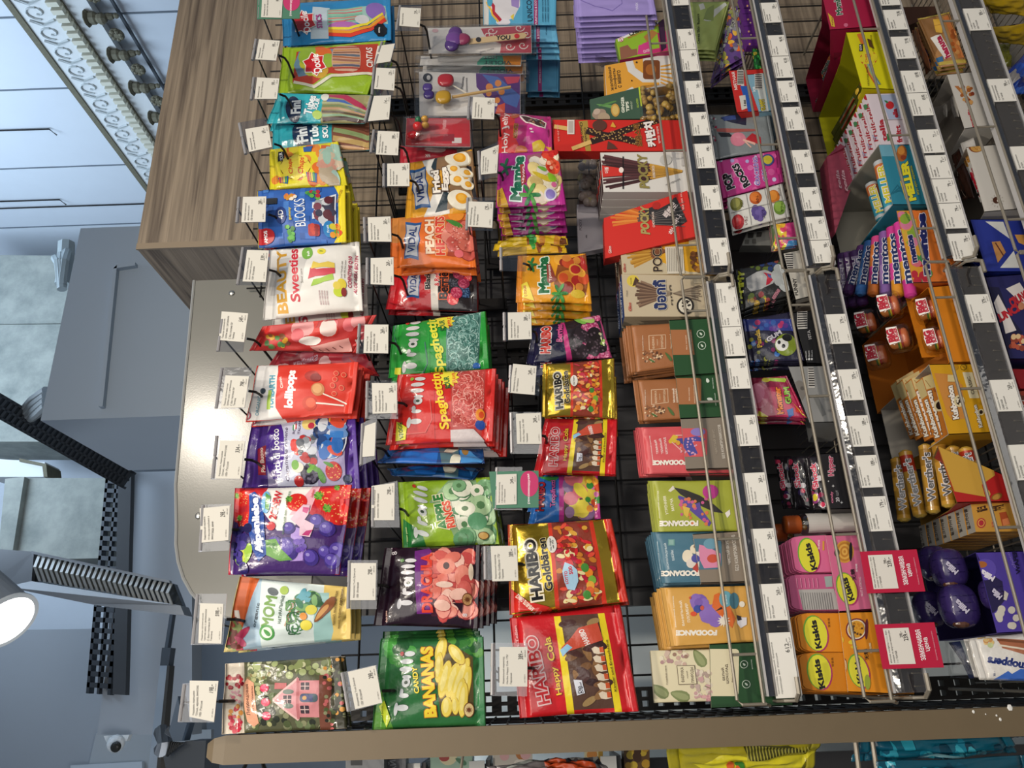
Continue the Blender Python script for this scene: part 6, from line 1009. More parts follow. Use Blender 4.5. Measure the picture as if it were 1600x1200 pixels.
def e2_(A):
    A.o('g5').R(330, 960, 270, 710, '4a7488').t('ремесленный шоколад', 437, 590, 410, 355, 13, 'c8d8dc').t('ШОКОЛАДНЫЙ', 500, 588, 475, 370, 24, 'd0dce0').t('ШЕЙК', 540, 515, 530, 425, 24, 'd0dce0').R(500, 555, 335, 390, '6a9a94').R(508, 545, 342, 382, '8fb4ac')
    A.E(660, 480, 44, 54, 'e8dcc4').E(720, 420, 40, 40, 'e8dcc4').E(690, 540, 40, 40, 'e0d4c8').E(740, 400, 30, 20, '6a4034').E(725, 500, 34, 34, '4a4a9a').P([(760, 380), (830, 400), (940, 460), (940, 580), (800, 590), (750, 480)], 'd888a8').P([(700, 580), (770, 500), (850, 600), (740, 640)], 'b8443c').E(790, 590, 34, 26, '2a3a6a').E(870, 500, 50, 36, 'c8503a').E(855, 375, 64, 60, '6a98ac').P([(800, 340), (860, 340), (900, 400), (850, 420)], '2a3440').Lf(725, 340, 40, 40, .3, 'e0a04a').L([(715, 390), (725, 350)], 5, 'e8d8c0'); fd(A, 600, 622, 320, 46)
tray('taupe chocolate tray holding the blue sachets', Q('g5', 775, 700, 705, 290, 1075, 265, 1130, 690), 1.462, .20, '86796a', 'b4a89a', .12, fl=Z1, art=lambda A: (A.o('g5').RR(640, 945, 330, 590, 40, '4a7488'), A.E(720, 500, 34, 34, '4a4a9a'), A.P([(760, 380), (830, 400), (935, 460), (935, 575), (800, 580), (750, 480)], 'd888a8'), A.E(855, 375, 60, 46, '6a98ac'), A.E(870, 500, 46, 36, 'c8503a'), A.R(690, 760, 440, 570, 'e0d4c8'), A.E(730, 500, 34, 34, '4a4a9a'), A.t('ЧИСТЫЙ ВКУС', 1005, 550, 985, 345, 30, 'd8d0c4'), A.t('БЕЗ КОМПРОМИССОВ', 1075, 600, 1040, 300, 30, 'd8d0c4')))
sachet('slate blue chocolate sachet with a milkshake picture', Q('g5', 440, 700, 355, 275, 940, 262, 960, 690), 1.475, '456e82', e2_, n=4, step=.012, dx=-.002, dz=.001, fl=Z1+.004, behind='slate blue chocolate sachet')
def e3_(A):
    A.o('g4').R(320, 1100, 900, 1450, 'a3a83c').t('ремесленный шоколад', 430, 1230, 415, 1000, 13, 'e8e4c8').t('УТРЕННЯЯ', 490, 1200, 470, 1045, 24, 'ece6cc').t('МАТЧА', 540, 1170, 525, 1065, 24, 'ece6cc').P([(500, 1000), (540, 955), (560, 980), (520, 1010)], 'e0d8c8').P([(545, 970), (640, 990), (760, 1040), (880, 1120), (960, 1190), (880, 1180), (720, 1110), (600, 1030)], '34302e').P([(585, 1040), (640, 1060), (700, 1120), (760, 1100), (770, 1150), (860, 1270), (840, 1300), (720, 1200), (640, 1130), (580, 1060)], '5a4a9a').B(600, 840, 1050, 1290, 26, 14, ['c85a8a', 'd87a4a'], 4).P([(620, 1130), (680, 1150), (660, 1230), (630, 1200)], 'd8b84a').P([(970, 1190), (1010, 1160), (1015, 1200), (990, 1230)], 'e8e0d8').E(850, 1010, 66, 62, 'b83a88').t('БЕЗ САХАРА', 850, 1060, 845, 970, 16, 'f0d8e8'); fd(A, 590, 1265+8, 320, 46)
sachet('olive green matcha chocolate sachet with a black trousered dancer', Q('g4', 385, 1338, 330, 915, 1020, 905, 1085, 1335), 1.468, '9ca036', e3_, n=6, step=.012, dx=-.004, dz=-.002, fl=Z1, behind='olive green chocolate sachet')
def e4_(A):
    A.o('g4').R(190, 860, 430, 880, 'd2555a').t('ремесленный шоколад', 372, 745, 345, 540, 13, 'f0d8d4')
    for k, wd in enumerate(('ТЕМНЫЙ', 'ТЕМНЫЙ', 'ШОКОЛАД')): A.t(wd, 410+k*40, 695, 390+k*40, 580-k*12, 22, 'f0dcd8')
    A.P([(500, 590), (540, 535), (580, 540), (570, 600), (510, 610)], 'd8b83c').P([(560, 570), (640, 560), (720, 660), (750, 690), (680, 710), (620, 620)], '4a4a9a').P([(640, 550), (740, 545), (810, 570), (790, 590), (680, 585)], '4a4a9a').B(600, 740, 560, 700, 34, 7, ['d8a0b8'], 3).B(660, 790, 550, 585, 12, 7, ['d8a0b8'], 5).L([(530, 600), (620, 680), (600, 640)], 9, 'e0a8a0').L([(560, 540), (640, 540), (630, 515)], 6, 'e8c8b8').E(750, 510, 62, 46, '8a7ac0').t('БЕЗ', 740, 530, 738, 490, 16, 'e8e0f0').E(580, 605, 18, 20, 'd8a03a'); fd(A, 510, 768, 280, 40)
tray('taupe chocolate tray holding the coral sachets', Q('g4', 650, 820, 605, 395, 940, 380, 1005, 810), 1.455, .2, '82776a', 'b4a0a0', .10, fl=Z1, art=lambda A: (A.o('g4').RR(560, 828, 478, 716, 30, 'd2555a'), A.P([(640, 560), (740, 545), (815, 570), (790, 590), (700, 585), (750, 690), (680, 710), (620, 620)], '4a4a9a'), A.B(640, 740, 560, 700, 24, 7, ['d8a0b8'], 3), A.E(750, 510, 62, 34, '8a7ac0'), A.t('ЧИСТЫЙ ВКУС', 905, 690, 875, 490, 24, 'a89c8c'), A.t('БЕЗ КОМПРОМИССОВ', 965, 730, 925, 450, 24, 'd8d0c4')))
sachet('coral red dark chocolate sachet with polka dot trousers', Q('g4', 290, 858, 240, 468, 840, 452, 870, 850), 1.468, 'cc5056', e4_, n=3, step=.014, dx=.001, dz=.001, fl=Z1+.004, behind='coral red chocolate sachet')
def kraft(A, x, y, words):
    """x, y = top left of the printed frame in the crop in use"""
    A.P([(x, y+135), (x-4, y+8), (x+138, y), (x+142, y+120)], 'd8b898').P([(x+5, y+130), (x+2, y+13), (x+133, y+5), (x+137, y+116)], 'a56a40').t('ФАБРИКА', x+38, y+122, x+34, y+18, 20, 'd8bc9c').t('ИДЕЙ', x+70, y+95, x+68, y+45, 10, 'd8bc9c').t('ПРИРОДЫ', x+112, y+115, x+106, y+12, 22, 'd8bc9c').t('Съедобная карта', x-48, y+140, x-52, y+10, 12, 'e0c8b0')
    for k, wd in enumerate(words): A.t(wd, x+188+k*28, y+120, x+180+k*28, y, 20, 'ecd8c0', bold=.03)
    A.t('без сахара', x+325, y+110, x+322, y, 12, 'e0c8b0').t('низкоуглеводный', x+350, y+130, x+345, y-10, 10, 'e0c8b0').B(x-50, x+50, y+140, y+230, 26, 8, ['d8b890', '6a4a34', 'c8a080', '8a5a3a'], 5).B(x+60, x+110, y+140, y+210, 12, 8, ['d8b890', '5a3a28'], 6).Lf(x+160, y+190, 90, 22, .9, '4a6a34').Lf(x+20, y+220, 60, 14, .5, '4a6a34')
tray_green('dark green chocolate tray with the milk chocolate sachets', Q('g4', 600, 395, 560, 0, 900, -15, 940, 385), 1.458, .19, lambda A: (A.o('g4').RR(400, 778, 60, 280, 20, 'a56a40'), A.t('без сахара', 680, 250, 675, 140, 12, 'e0c8b0'), A.t('низкоуглеводный', 725, 270, 715, 120, 12, 'e0c8b0'), A.Lf(830, 80, 40, 26, 1.2, 'd8e0d4'), A.Lf(850, 240, 50, 30, .3, 'd8e0d4'), A.t('без глютена', 880, 150, 870, 60, 10, 'c8d4c4'), A.t('натуральный', 900, 290, 892, 190, 10, 'c8d4c4')))
sachet('tan kraft milk chocolate sachet in the green tray', Q('g4', 250, 415, 205, 78, 760, 50, 790, 390), 1.47, 'a0663c', lambda A: kraft(A.o('g4'), 360, 150, ('Молочный', 'шоколад')), n=2, step=.014, dx=.001, fl=Z1+.004, behind='tan kraft milk chocolate sachet')
tray_green('dark green chocolate tray with the white chocolate sachets', Q('g3', 665, 1110, 615, 640, 930, 625, 1010, 1085), 1.452, .19, lambda A: (A.o('g3').P([(500, 725), (800, 722), (830, 930), (500, 940)], 'a56a40'), A.t('без сахара', 765, 890, 755, 770, 12, 'e0c8b0'), A.t('низкоуглеводный', 810, 900, 795, 740, 12, 'e0c8b0'), icons(A, (880, 757), (890, 855)), A.E(930, 1150, 20, 14, 'd8e0d4')))
sachet('tan kraft white chocolate sachet beside the stick boxes', Q('g3', 300, 1080, 255, 690, 800, 655, 850, 1010), 1.465, 'a0663c', lambda A: kraft(A.o('g3'), 446, 765, ('Шоколад белый', 'без сахара')), n=4, step=.012, dx=-.001, dz=.002, fl=Z1+.004, behind='tan kraft white chocolate sachet')
# stick boxes
def sticks(A, x, y, n, ln, spread, cols, wdt, ang0=0, tip=None, seed=2):
    rn = random.Random(seed)
    for i in range(n):
        a = ang0+(i/(n-1)-.5)*spread+rn.uniform(-.02, .02); L_ = ln*rn.uniform(.9, 1.05); x1, y1 = x-L_*math.cos(a), y-L_*math.sin(a); A.L([(x, y), (x1, y1)], wdt, cols[i % len(cols)])
        if tip: A.L([(x, y), (x-(x-x1)*.42, y-(y-y1)*.42)], wdt, tip)
def p1(A):
    A.o('g3').R(220, 960, 240, 640, 'c2b296').E(315, 315, 52, 50, 'd8c04a').P([(335, 280), (365, 310), (350, 350), (310, 360)], '4a3228').t('Cocoa', 300, 345, 295, 290, 14, '6a5a2a')
    sticks(A, 640, 420, 20, 300, .75, ['6a5040', '8a6e58', '5a4234'], 16, 0, '90806c', 3); sticks(A, 650, 420, 14, -230, .6, ['8a7a68', '6a5a4c', 'a89a84'], 8, 0, None, 5)
    A.t('ป๊อกกี้', 545, 560, 530, 310, 110, '24305e', 'e0d8c8', .03, .05).t('คุกกี้', 640, 520, 625, 350, 24, '4a4038').t('Glico', 290, 570, 285, 500, 26, 'b83a34', shear=.25).t('Crunch', 262, 450, 262, 400, 10, '4a4a4a').E(750, 525, 72, 76, '241e1c').E(750, 525, 56, 60, 'ded6c4').B(710, 790, 480, 570, 16, 9, ['2a2422'], 3).R(820, 930, 290, 340, 'b0a48c')
carton('beige chocolate stick box with navy Thai letters', Q('g3', 245, 612, 218, 258, 900, 270, 925, 612), 1.475, .045, 'bfae92', p1, top='27407a', side='b8a68a', fl=Z1, n=1, step=.055, behind='beige stick box', topart=lambda A: (A.o('g3').R(150, 205, 240, 760, 'b02a6a'), A.t('COOKIES CREAM COVERED', 190, 660, 180, 330, 14, 'f0d8e0'), A.t('BISCUIT STICKS', 225, 620, 210, 320, 14, 'd8e0f0')))
def p2(A):
    A.o('g3').R(190, 960, -80, 270, 'c4b596').P([(420, -80), (900, -80), (900, 240), (780, 240), (560, 160), (440, 20)], 'd8a020').E(285, -20, 56, 52, 'c8b03a')
    sticks(A, 590, 70, 20, 320, .9, ['b8842c', 'c8963c', 'a8741e'], 15, 0, '7a4a30', 7); A.t('POCKY', 520, 240, 515, -70, 78, '2a1c1a', 'e0c8a0', .02, .02).t('Glico', 245, 245, 240, 175, 22, 'b83a34', shear=.25)
    A.P([(580, 35), (730, 30), (745, 255), (600, 258)], 'd4ccbc')
    for k in range(9): A.R(600+k*15, 606+k*15, 45+k, 240, '8a8478')
    A.R(780, 880, -40, 20, 'c8b890').B(790, 870, 90, 230, 14, 20, ['7a4a20', 'a8742c', '5a3418'], 3)
carton('cream and mustard biscuit stick box with a paper sticker', Q('g3', 225, 258, 200, -70, 870, -60, 900, 262), 1.475, .045, 'c0b090', p2, top='5a3a28', side='c89420', fl=Z1, n=1, step=.055, behind='cream and mustard stick box', topart=lambda A: (A.o('g3').t('CHOCOLATE COATED STICKS', 180, 200, 150, -100, 14, 'e0d0b8'), A.t('CRUNCHY', 210, 180, 180, -60, 12, 'e0d0b8')))
def p3(A):
    A.o('g2').R(430, 1220, 600, 1200, 'cf2a20'); sticks(A, 890, 870, 9, 380, .5, ['d8742a', 'e08a3a', 'c86420'], 18, .12, '5a4a44', 3); A.P([(780, 800), (1050, 690), (1140, 890), (1080, 930), (880, 930)], '2e2c2e').P([(840, 720), (1050, 640), (1010, 740), (900, 800)], 'cf2a20')
    for k in range(7): A.L([(860, 840+k*14), (1120, 730+k*34)], 5, '6a6260')
    A.t('POCKY', 800, 1010, 785, 760, 76, 'a8985a', shear=.2, bold=.05).t('빼빼로', 960, 860, 1050, 750, 60, 'ecdcd8', bold=.01).t('하나하나', 1000, 1000, 1080, 840, 40, 'ecdcd8').t('CHOCOLATE', 870, 950, 860, 820, 18, 'f0d8c8').E(885, 765, 34, 34, 'b0241c').t('Glico', 500, 1160, 495, 1100, 26, 'f0d0c8', shear=.25).t('칼로리', 1110, 800, 1090, 650, 16, 'e8a8a0')
carton('red chocolate stick box set askew among the stick boxes', Q('g2', 455, 1195, 445, 858, 1140, 628, 1215, 1010), (1.475, 1.46), .03, 'cc281e', p3, top='b02018', side='b8241c', n=0)
def p4(A):
    A.o('g2').R(400, 1180, 300, 650, 'dad6d0'); sticks(A, 1100, 475, 26, 680, .42, ['4a2a2c', '5a3436', '3a2022'], 17, 0, 'c8963a', 4)
    A.P([(425, 425), (590, 450), (610, 510), (420, 525)], 'd0342a').R(600, 610, 350, 620, '1c1214').t('POCKY', 785, 620, 760, 325, 84, '8f8248', shear=.2, bold=.05).t('DOUBLE CHOCO', 865, 530, 855, 430, 20, 'f0e4d8').E(590, 465, 20, 24, 'f0e0d8').t('더블', 470, 490, 465, 440, 34, 'f0e0d8').E(960, 380, 50, 44, 'c4c2bc').t('커피와 어울리는 단짝', 960, 590, 1080, 540, 14, '6a6664').R(1090, 1120, 330, 430, 'c0bcb8')
carton('white double chocolate stick box, front of four', Q('g2', 442, 640, 415, 312, 1135, 305, 1140, 640), 1.472, .027, 'd4d0cb', p4, top='3c2628', side='c9c2bd', fl=Z1, n=3, step=.03, behind='white double chocolate stick box', topart=lambda A: (A.o('g2').P([(375, 550), (440, 430), (425, 530), (375, 650)], 'd0342a'),))
def p5(A):
    A.o('g2').R(0, 1010, 20, 320, 'cc281f').P([(235, 50), (310, 45), (340, 300), (370, 320), (300, 320), (290, 270)], 'a88a3c').t('Crunchy', 285, 105, 300, 225, 26, '3a2a14', bold=.03).t('Choco Sticks', 255, 60, 275, 260, 24, '3a2a14', bold=.03)
    for pts in ([(340, 220), (500, 170), (700, 100), (900, 40)], [(300, 130), (450, 170), (620, 200), (740, 230)]): A.L(pts, 56, '2c1a16'); [A.E(pts[0][0]+(pts[-1][0]-pts[0][0])*k/40+random.uniform(-8, 8), pts[0][1]+(pts[-1][1]-pts[0][1])*k/40+random.uniform(-26, 26), 6, 6, 'b8945a') for k in range(40)]
    A.L([(180, 285), (340, 225)], 34, 'd8b068').L([(30, 100), (160, 120)], 34, 'd8b068').E(410, 90, 60, 46, '5a342a').P([(480, 220), (530, 250), (560, 285), (470, 290)], '5a342a')
    A.t('초콤스틱', 745, 265, 715, 80, 52, '5a2a1c', 'c8963c', .03, .03).t('커런치', 850, 270, 815, 60, 84, 'f0e6e0', '3a1414', .03, .06).t('담백한 크런치', 910, 240, 890, 100, 18, 'f0d0c8').t('건강한', 70, 230, 60, 80, 14, 'e89a90').R(140, 200, 45, 165, 'e0d4cc')
    A.R(150, 192, 55, 155, 'b8aca4').P([(500, 100), (520, 60), (545, 100), (540, 110)], 'd8a03c')
carton('tall red crunchy stick box with Korean letters', Q('g2', 30, 300, 15, 38, 985, 42, 990, 298), 1.478, .03, 'c4261e', p5, top='b8221a', side='b02018', fl=Z1, n=0)
# right end : ginger tips, mango sweets, chocolate bars
def r1(A): A.o('f1').R(850, 1330, 720, 1010, '3f5a48').Lf(1000, 900, 180, 24, .3, '6a9a5a').Lf(1010, 880, 160, 20, -.2, '5a8a4a').E(940, 960, 60, 40, 'a08a78').E(980, 985, 50, 30, 'b09a80').E(920, 940, 30, 26, 'c0aa98').E(1075, 935, 36, 44, 'c89a4a').E(1075, 935, 26, 32, 'd8b86a').t('GINGER', 1140, 950, 1135, 830, 26, 'e8ecd8', bold=.04).t('TIPS', 1180, 940, 1172, 865, 26, 'e8ecd8', bold=.04).t('HAND-CUT', 1212, 920, 1208, 860, 14, 'c8d4b8').t('GLAZED', 1262, 905, 1255, 830, 16, 'a8c84a').P([(1265, 725), (1280, 725), (1300, 890), (1285, 890)], 'c8d83a')
root = carton('dark green ginger sweets card standing over a clear bag', Q('f1', 876, 996, 860, 830, 1280, 725, 1312, 990), 1.49, .006, '3a5442', r1, top='4a6452', n=0, cat='ginger sweets', name='ginger_sweets_bag')
mb = MB(); rn = random.Random(9)
q = [W(760+x/5.3333, y/5.3333, 1.485) for x, y in ((1290, 985), (1285, 715), (1620, 690), (1640, 990))]
for k in range(44): s, t_ = rn.random(), rn.random(); p_ = (q[0]*(1-s)+q[1]*s)*(1-t_)+(q[3]*(1-s)+q[2]*s)*t_; mb.blob(p_+np.array([0, rn.uniform(0, .02), 0]), (rn.uniform(.006, .011), .007, rn.uniform(.006, .011)), rn.choice(['a8823a', 'b8923f', '8f6a2c', 'c2a050', '9a7a3c']), 7, 5)
mb.build('ginger_pieces', TOFFEE, root, smooth=True, kind='stuff')
s2 = Surf([(760+x/5.3333, y/5.3333) for x, y in ((1290, 990), (1285, 712), (1620, 690), (1650, 990))], 1.475, .012, (0, 0), 8, 8, .002); mb = MB(); grid_mesh(mb, s2.P, s2.Bk+np.array([0, .03, 0]), 'ffffff', 0, 8); mb.build('clear_bag', FILM, root, smooth=True)
def r2(A): A.o('f1').R(960, 1640, 430, 830, 'd8d4d0').P([(985, 545), (1130, 500), (1180, 620), (1260, 700), (1100, 790), (1000, 800)], 'e0a03a').P([(1095, 510), (1160, 490), (1180, 600), (1300, 690), (1440, 690), (1440, 710), (1250, 760), (1110, 620)], 'e0a03a').P([(1150, 490), (1210, 480), (1230, 570), (1300, 620), (1440, 630), (1440, 680), (1290, 680), (1180, 600)], 'dcd8d4').P([(1210, 480), (1300, 470), (1310, 620), (1240, 570)], 'e0a03a').RR(1305, 1445, 505, 665, 20, '7a4420').E(1370, 585, 44, 46, 'a8642a').t('желейные', 1048, 760, 1020, 560, 30, '5a4428').t('конфеты', 1078, 745, 1062, 575, 30, '5a4428').t('с манго', 1112, 735, 1100, 590, 30, '5a4428').R(1515, 1540, 480, 690, 'f0ece4'); [A.L([(1450, 560+k*26), (1560, 540+k*40)], 12, 'e0a03a') for k in range(6)]; A.E(1250, 525, 8, 8, '3a2a1a'); A.E(1210, 680, 6, 6, '3a2a1a')
carton('white and apricot mango sweets box with a round window', Q('f1', 1000, 800, 985, 548, 1570, 440, 1600, 700), 1.492, .03, 'd4d0cb', r2, top='d89a3a', side='d8a048', n=1, step=.035, dz=-.004, behind='white and apricot mango sweets box')
def r3(A): A.o('f1').R(1050, 1560, 130, 520, '8ab02c').P([(1085, 300), (1420, 165), (1450, 210), (1100, 350)], 'e4e0dc').P([(1340, 330), (1520, 250), (1540, 430), (1380, 460)], 'c02a6a').P([(1110, 400), (1250, 370), (1260, 460), (1120, 500)], '8a5a44').P([(1240, 390), (1380, 270), (1430, 290), (1290, 430)], 'a8743c').P([(1270, 400), (1360, 360), (1370, 450), (1260, 460)], 'c83a80').P([(1430, 200), (1480, 150), (1500, 400), (1460, 430)], '3a1c3a').t('CHIKASPORT', 1190, 290, 1430, 195, 40, '1c1a1c', bold=.05).t('PROTEIN MILK CHOCOLATE', 1180, 325, 1440, 225, 14, 'c02a4a').t('19', 1115, 340, 1140, 330, 30, 'f0e8e8', 'b02a5a', .12, .05).t('COATED', 1310, 440, 1360, 425, 18, 'f0d0e0')
carton('lime and pink protein chocolate bar leaning on the right', Q('f1', 1112, 498, 1075, 330, 1500, 150, 1545, 420), (1.50, 1.475), .018, '86a82a', r3, top='6a8a24', side='a0245a', n=0, cat='chocolate bar', name='chocolate_bar')
ab = thing('acrylic_holder', 'empty clear acrylic holder behind the chocolate bar', 'holder', W(945, 80, 1.6)); mb = MB(); c = [W(760+x/5.3333, y/5.3333, 1.58) for x, y in ((960, 560), (890, 420), (910, 250), (1070, 290), (1080, 500))]; mb.prism(c, (0, .002, 0)); mb.build('back_plate', CLEAR, ab)
for a_, b_ in (((905, 365), (1080, 390)), ((910, 460), (1080, 490))): mb = MB(); mb.prism([W(760+a_[0]/5.3333, a_[1]/5.3333, 1.55), W(760+b_[0]/5.3333, b_[1]/5.3333, 1.55), W(760+b_[0]/5.3333, b_[1]/5.3333+2, 1.55), W(760+a_[0]/5.3333, a_[1]/5.3333+2, 1.55)], (0, .03, 0)); mb.build('divider', CLEAR, ab)
carton('dark brown and red snack carton at the bottom of the red box', Q('g2', 985, 300, 985, 130, 1090, 120, 1110, 300), 1.50, .03, '2a1c1e', lambda A: A.o('g2').t('초코틱', 1055, 280, 1070, 190, 30, 'e8e0e0', bold=.05), fl=Z1)
carton('small black snack carton under the ginger bag', Q('g2', 985, 120, 985, 55, 1085, 50, 1090, 115), 1.50, .03, '2c2628', lambda A: A.o('g2').R(1030, 1070, 55, 110, 'b82a4a').t('ROUND', 1010, 105, 1010, 65, 12, 'd8d0d0'), fl=Z1)
bx = carton('white sample card standing behind the red stick boxes', Q('g2', 235, 1150, 220, 745, 310, 742, 335, 1130), 1.66, .02, 'b0aab0', lambda A: A.o('g2').t('POCKY', 250, 960, 250, 870, 22, '6a646a').t('498', 300, 1020, 300, 995, 12, '4a444a'), fl=Z1, cat='card')
for k, (y, lab) in enumerate(((390, 'upper'), (560, 'middle'), (690, 'lower'))):
    s = thing('sweet_tub', 'clear green tub of pale sweets in the shade, %s one' % lab, 'sweet tub', W(860+280/5.3333, 180+y/5.3333, 1.66)); mb = MB(); rn = random.Random(k)
    for j in range(8): p_ = W(860+(310+rn.uniform(-50, 50))/5.3333, 180+(y+rn.uniform(-40, 40))/5.3333, 1.65); mb.blob(p_, (.012, .012, .012), rn.choice(['c8b8a8', 'b8a89a', 'd0c48a']), 8, 6)
    mb.build('sweets', TOFFEE, s, smooth=True, kind='stuff'); mb = MB(); mb.prism([W(860+x/5.3333, 180+yy/5.3333, 1.635) for x, yy in ((235, y+70), (250, y-75), (395, y-75), (390, y+75))], (0, .06, 0)); mb.build('tub', CLEAR, s)
# ------------------------------------------------------------------ second shelf : tins, jars, gum boxes
Z2, Z3, Z4 = .913, .632, .460
def tin(label, q, Y, depth, col, art, n=0, dz=0, dx=0, behind=None, fl=None, name='candy_tin', cat='candy tin'):
    sf = Surf(q, Y, fl=fl); c = sf.c; root = thing(name, label, cat, (c[2]+c[3])/2); pts = []
    for cx, cy, a in ((.86, .86, 0), (.14, .86, 90), (.14, .14, 180), (.86, .14, 270)):
        for t in (0, 30, 60, 90): s, tt = cx+.14*math.cos(math.radians(a+t)), cy+.14*math.sin(math.radians(a+t)); pts.append((c[0]*(1-s)+c[1]*s)*(1-tt)+(c[3]*(1-s)+c[2]*s)*tt)
    cen = sum(pts)/len(pts); mb = MB(); mb.prism(pts, (0, depth*.4, 0), col); lid = mb.build('lid', SATIN, root)
    mb = MB(); mb.prism([cen+(p-cen)*1.03+np.array([0, depth*.4, 0]) for p in pts], (0, depth*.15, 0), col); mb.build('rim', SATIN, root); mb = MB(); mb.prism([p+np.array([0, depth*.55, 0]) for p in pts], (0, depth*.45, 0), col); mb.build('base', SATIN, root)
    if art: A = Art(sf); art(A); A.build('printed_lid', SATIN, lid)
    if n:
        root['group'] = (behind or label)+' stack'
        for i in range(1, n+1): dup(root, (dx*i, (depth+.002)*i, dz*i), nth(behind or label, i))
    return root
def kis(A, x0, y0, x1, y1, ex, ey, rx, ry, rot=0): A.E(ex+6, ey+4, rx*1.07, ry*1.04, 'b02a6a', rot).E(ex-6, ey-4, rx*1.05, ry*1.05, '6aa83a', rot).E(ex, ey, rx, ry, 'dfd83a', rot).t('Kiskis', x0, y0, x1, y1, 52, '1e1c1e', bold=.05)
tin('orange passion fruit candy tin, upper of the two', Q('i2', 285, 630, 235, 312, 560, 312, 660, 632), 1.475, .016, 'dd8a1c', lambda A: (A.o('i2'), kis(A, 425, 605, 375, 370, 400, 480, 92, 145, -.25), A.t('百香果', 510, 430, 505, 350, 18, '8a5210')), n=4, dz=.002, dx=-.001, behind='orange candy tin in the upper row', fl=Z2)
tin('orange passion fruit candy tin wrapped in film, nearest the end post', Q('i2', 300, 955, 255, 645, 620, 640, 680, 960), 1.472, .016, 'cf7f18', lambda A: (A.o('i2'), kis(A, 455, 940, 400, 695, 430, 800, 95, 145, -.2), A.t('百香果', 540, 760, 535, 680, 18, '8a5210')), n=4, dz=.002, dx=-.001, behind='orange candy tin nearest the post', fl=Z2)
tray('orange display box with passion fruit halves under the tins', Q('i2', 668, 968, 590, 300, 842, 295, 945, 980), 1.462, .17, 'e28f1c', 'c8b8a0', .03, fl=Z2, art=lambda A: (A.o('i2').E(740, 450, 92, 96, '7a2a34').E(740, 450, 80, 84, 'e8dcc4').E(740, 450, 70, 74, 'd89a2c').B(690, 790, 400, 500, 24, 9, ['5a3a1c', 'c8841c'], 3).E(825, 450, 14, 90, '6a2430').E(610, 540, 20, 30, 'e8cc3a').E(700, 560, 30, 18, 'e8cc3a').E(720, 600, 30, 14, 'e0c030').E(632, 760, 24, 70, '7a2a34').E(638, 760, 16, 55, 'e0cca8'), kis(A, 775, 900, 740, 690, 760, 800, 80, 135, -.3), A.t('无糖', 835, 715, 815, 620, 36, '2a1a10'), A.t('清咽糖', 870, 660, 855, 570, 18, 'f4e0b0'), A.E(830, 890, 24, 60, '9aa83a')))
tin('rose pink peach candy tin, upper of the pair', Q('i1', 500, 932, 450, 632, 740, 620, 790, 925), 1.478, .016, 'd86a94', lambda A: (A.o('i1'), kis(A, 655, 910, 590, 690, 610, 790, 84, 140, -.2), A.t('白桃味', 690, 740, 690, 660, 18, 'f4d8e0'), A.R(720, 735, 670, 750, 'd8a03a')), n=4, dz=.002, dx=-.001, behind='rose pink candy tin in the upper row', fl=Z2)
tin('rose pink candy tin turned back to front with a paper label', Q('i1', 470, 1245, 430, 950, 810, 945, 870, 1240), 1.475, .016, 'c05a84', lambda A: (A.o('i1').P([(520, 1075), (815, 1068), (870, 1240), (560, 1250)], 'b0aca8').P([(735, 965), (800, 960), (805, 1050), (750, 1055)], '9aa8a4'), [A.L([(540+k*19, 1100), (560+k*19, 1240)], 5, '7a7674') for k in range(14)], [A.L([(500+k*34, 980), (510+k*34, 1060)], 6, 'd88aa8') for k in range(6)]), n=4, dz=.002, dx=-.001, behind='rose pink candy tin beside the labelled one', fl=Z2)
tray('rose pink display box with a golden swirl under the tins', Q('i1', 860, 1260, 745, 615, 985, 608, 1110, 1240), 1.462, .17, 'd86c92', 'c8a8b0', .03, fl=Z2, art=lambda A: (A.o('i1').E(905, 760, 78, 95, 'd89a3c'), [A.E(905, 760, 66-k*14, 82-k*17, ('c07f2c', 'e0ac50')[k % 2]) for k in range(5)], A.E(955, 760, 14, 80, '1e1c1e').E(840, 770, 22, 34, '1e1c1e').R(815, 840, 680, 730, 'e0b03a'), kis(A, 965, 1165, 900, 980, 925, 1070, 78, 130, -.3), A.t('无糖', 985, 1000, 965, 905, 36, '2a1420'), A.t('清咽糖', 1005, 930, 1000, 860, 18, 'f0d0dc'), A.t('FRUIT & STRONG', 1050, 1130, 1030, 970, 20, 'f0c8d8')))
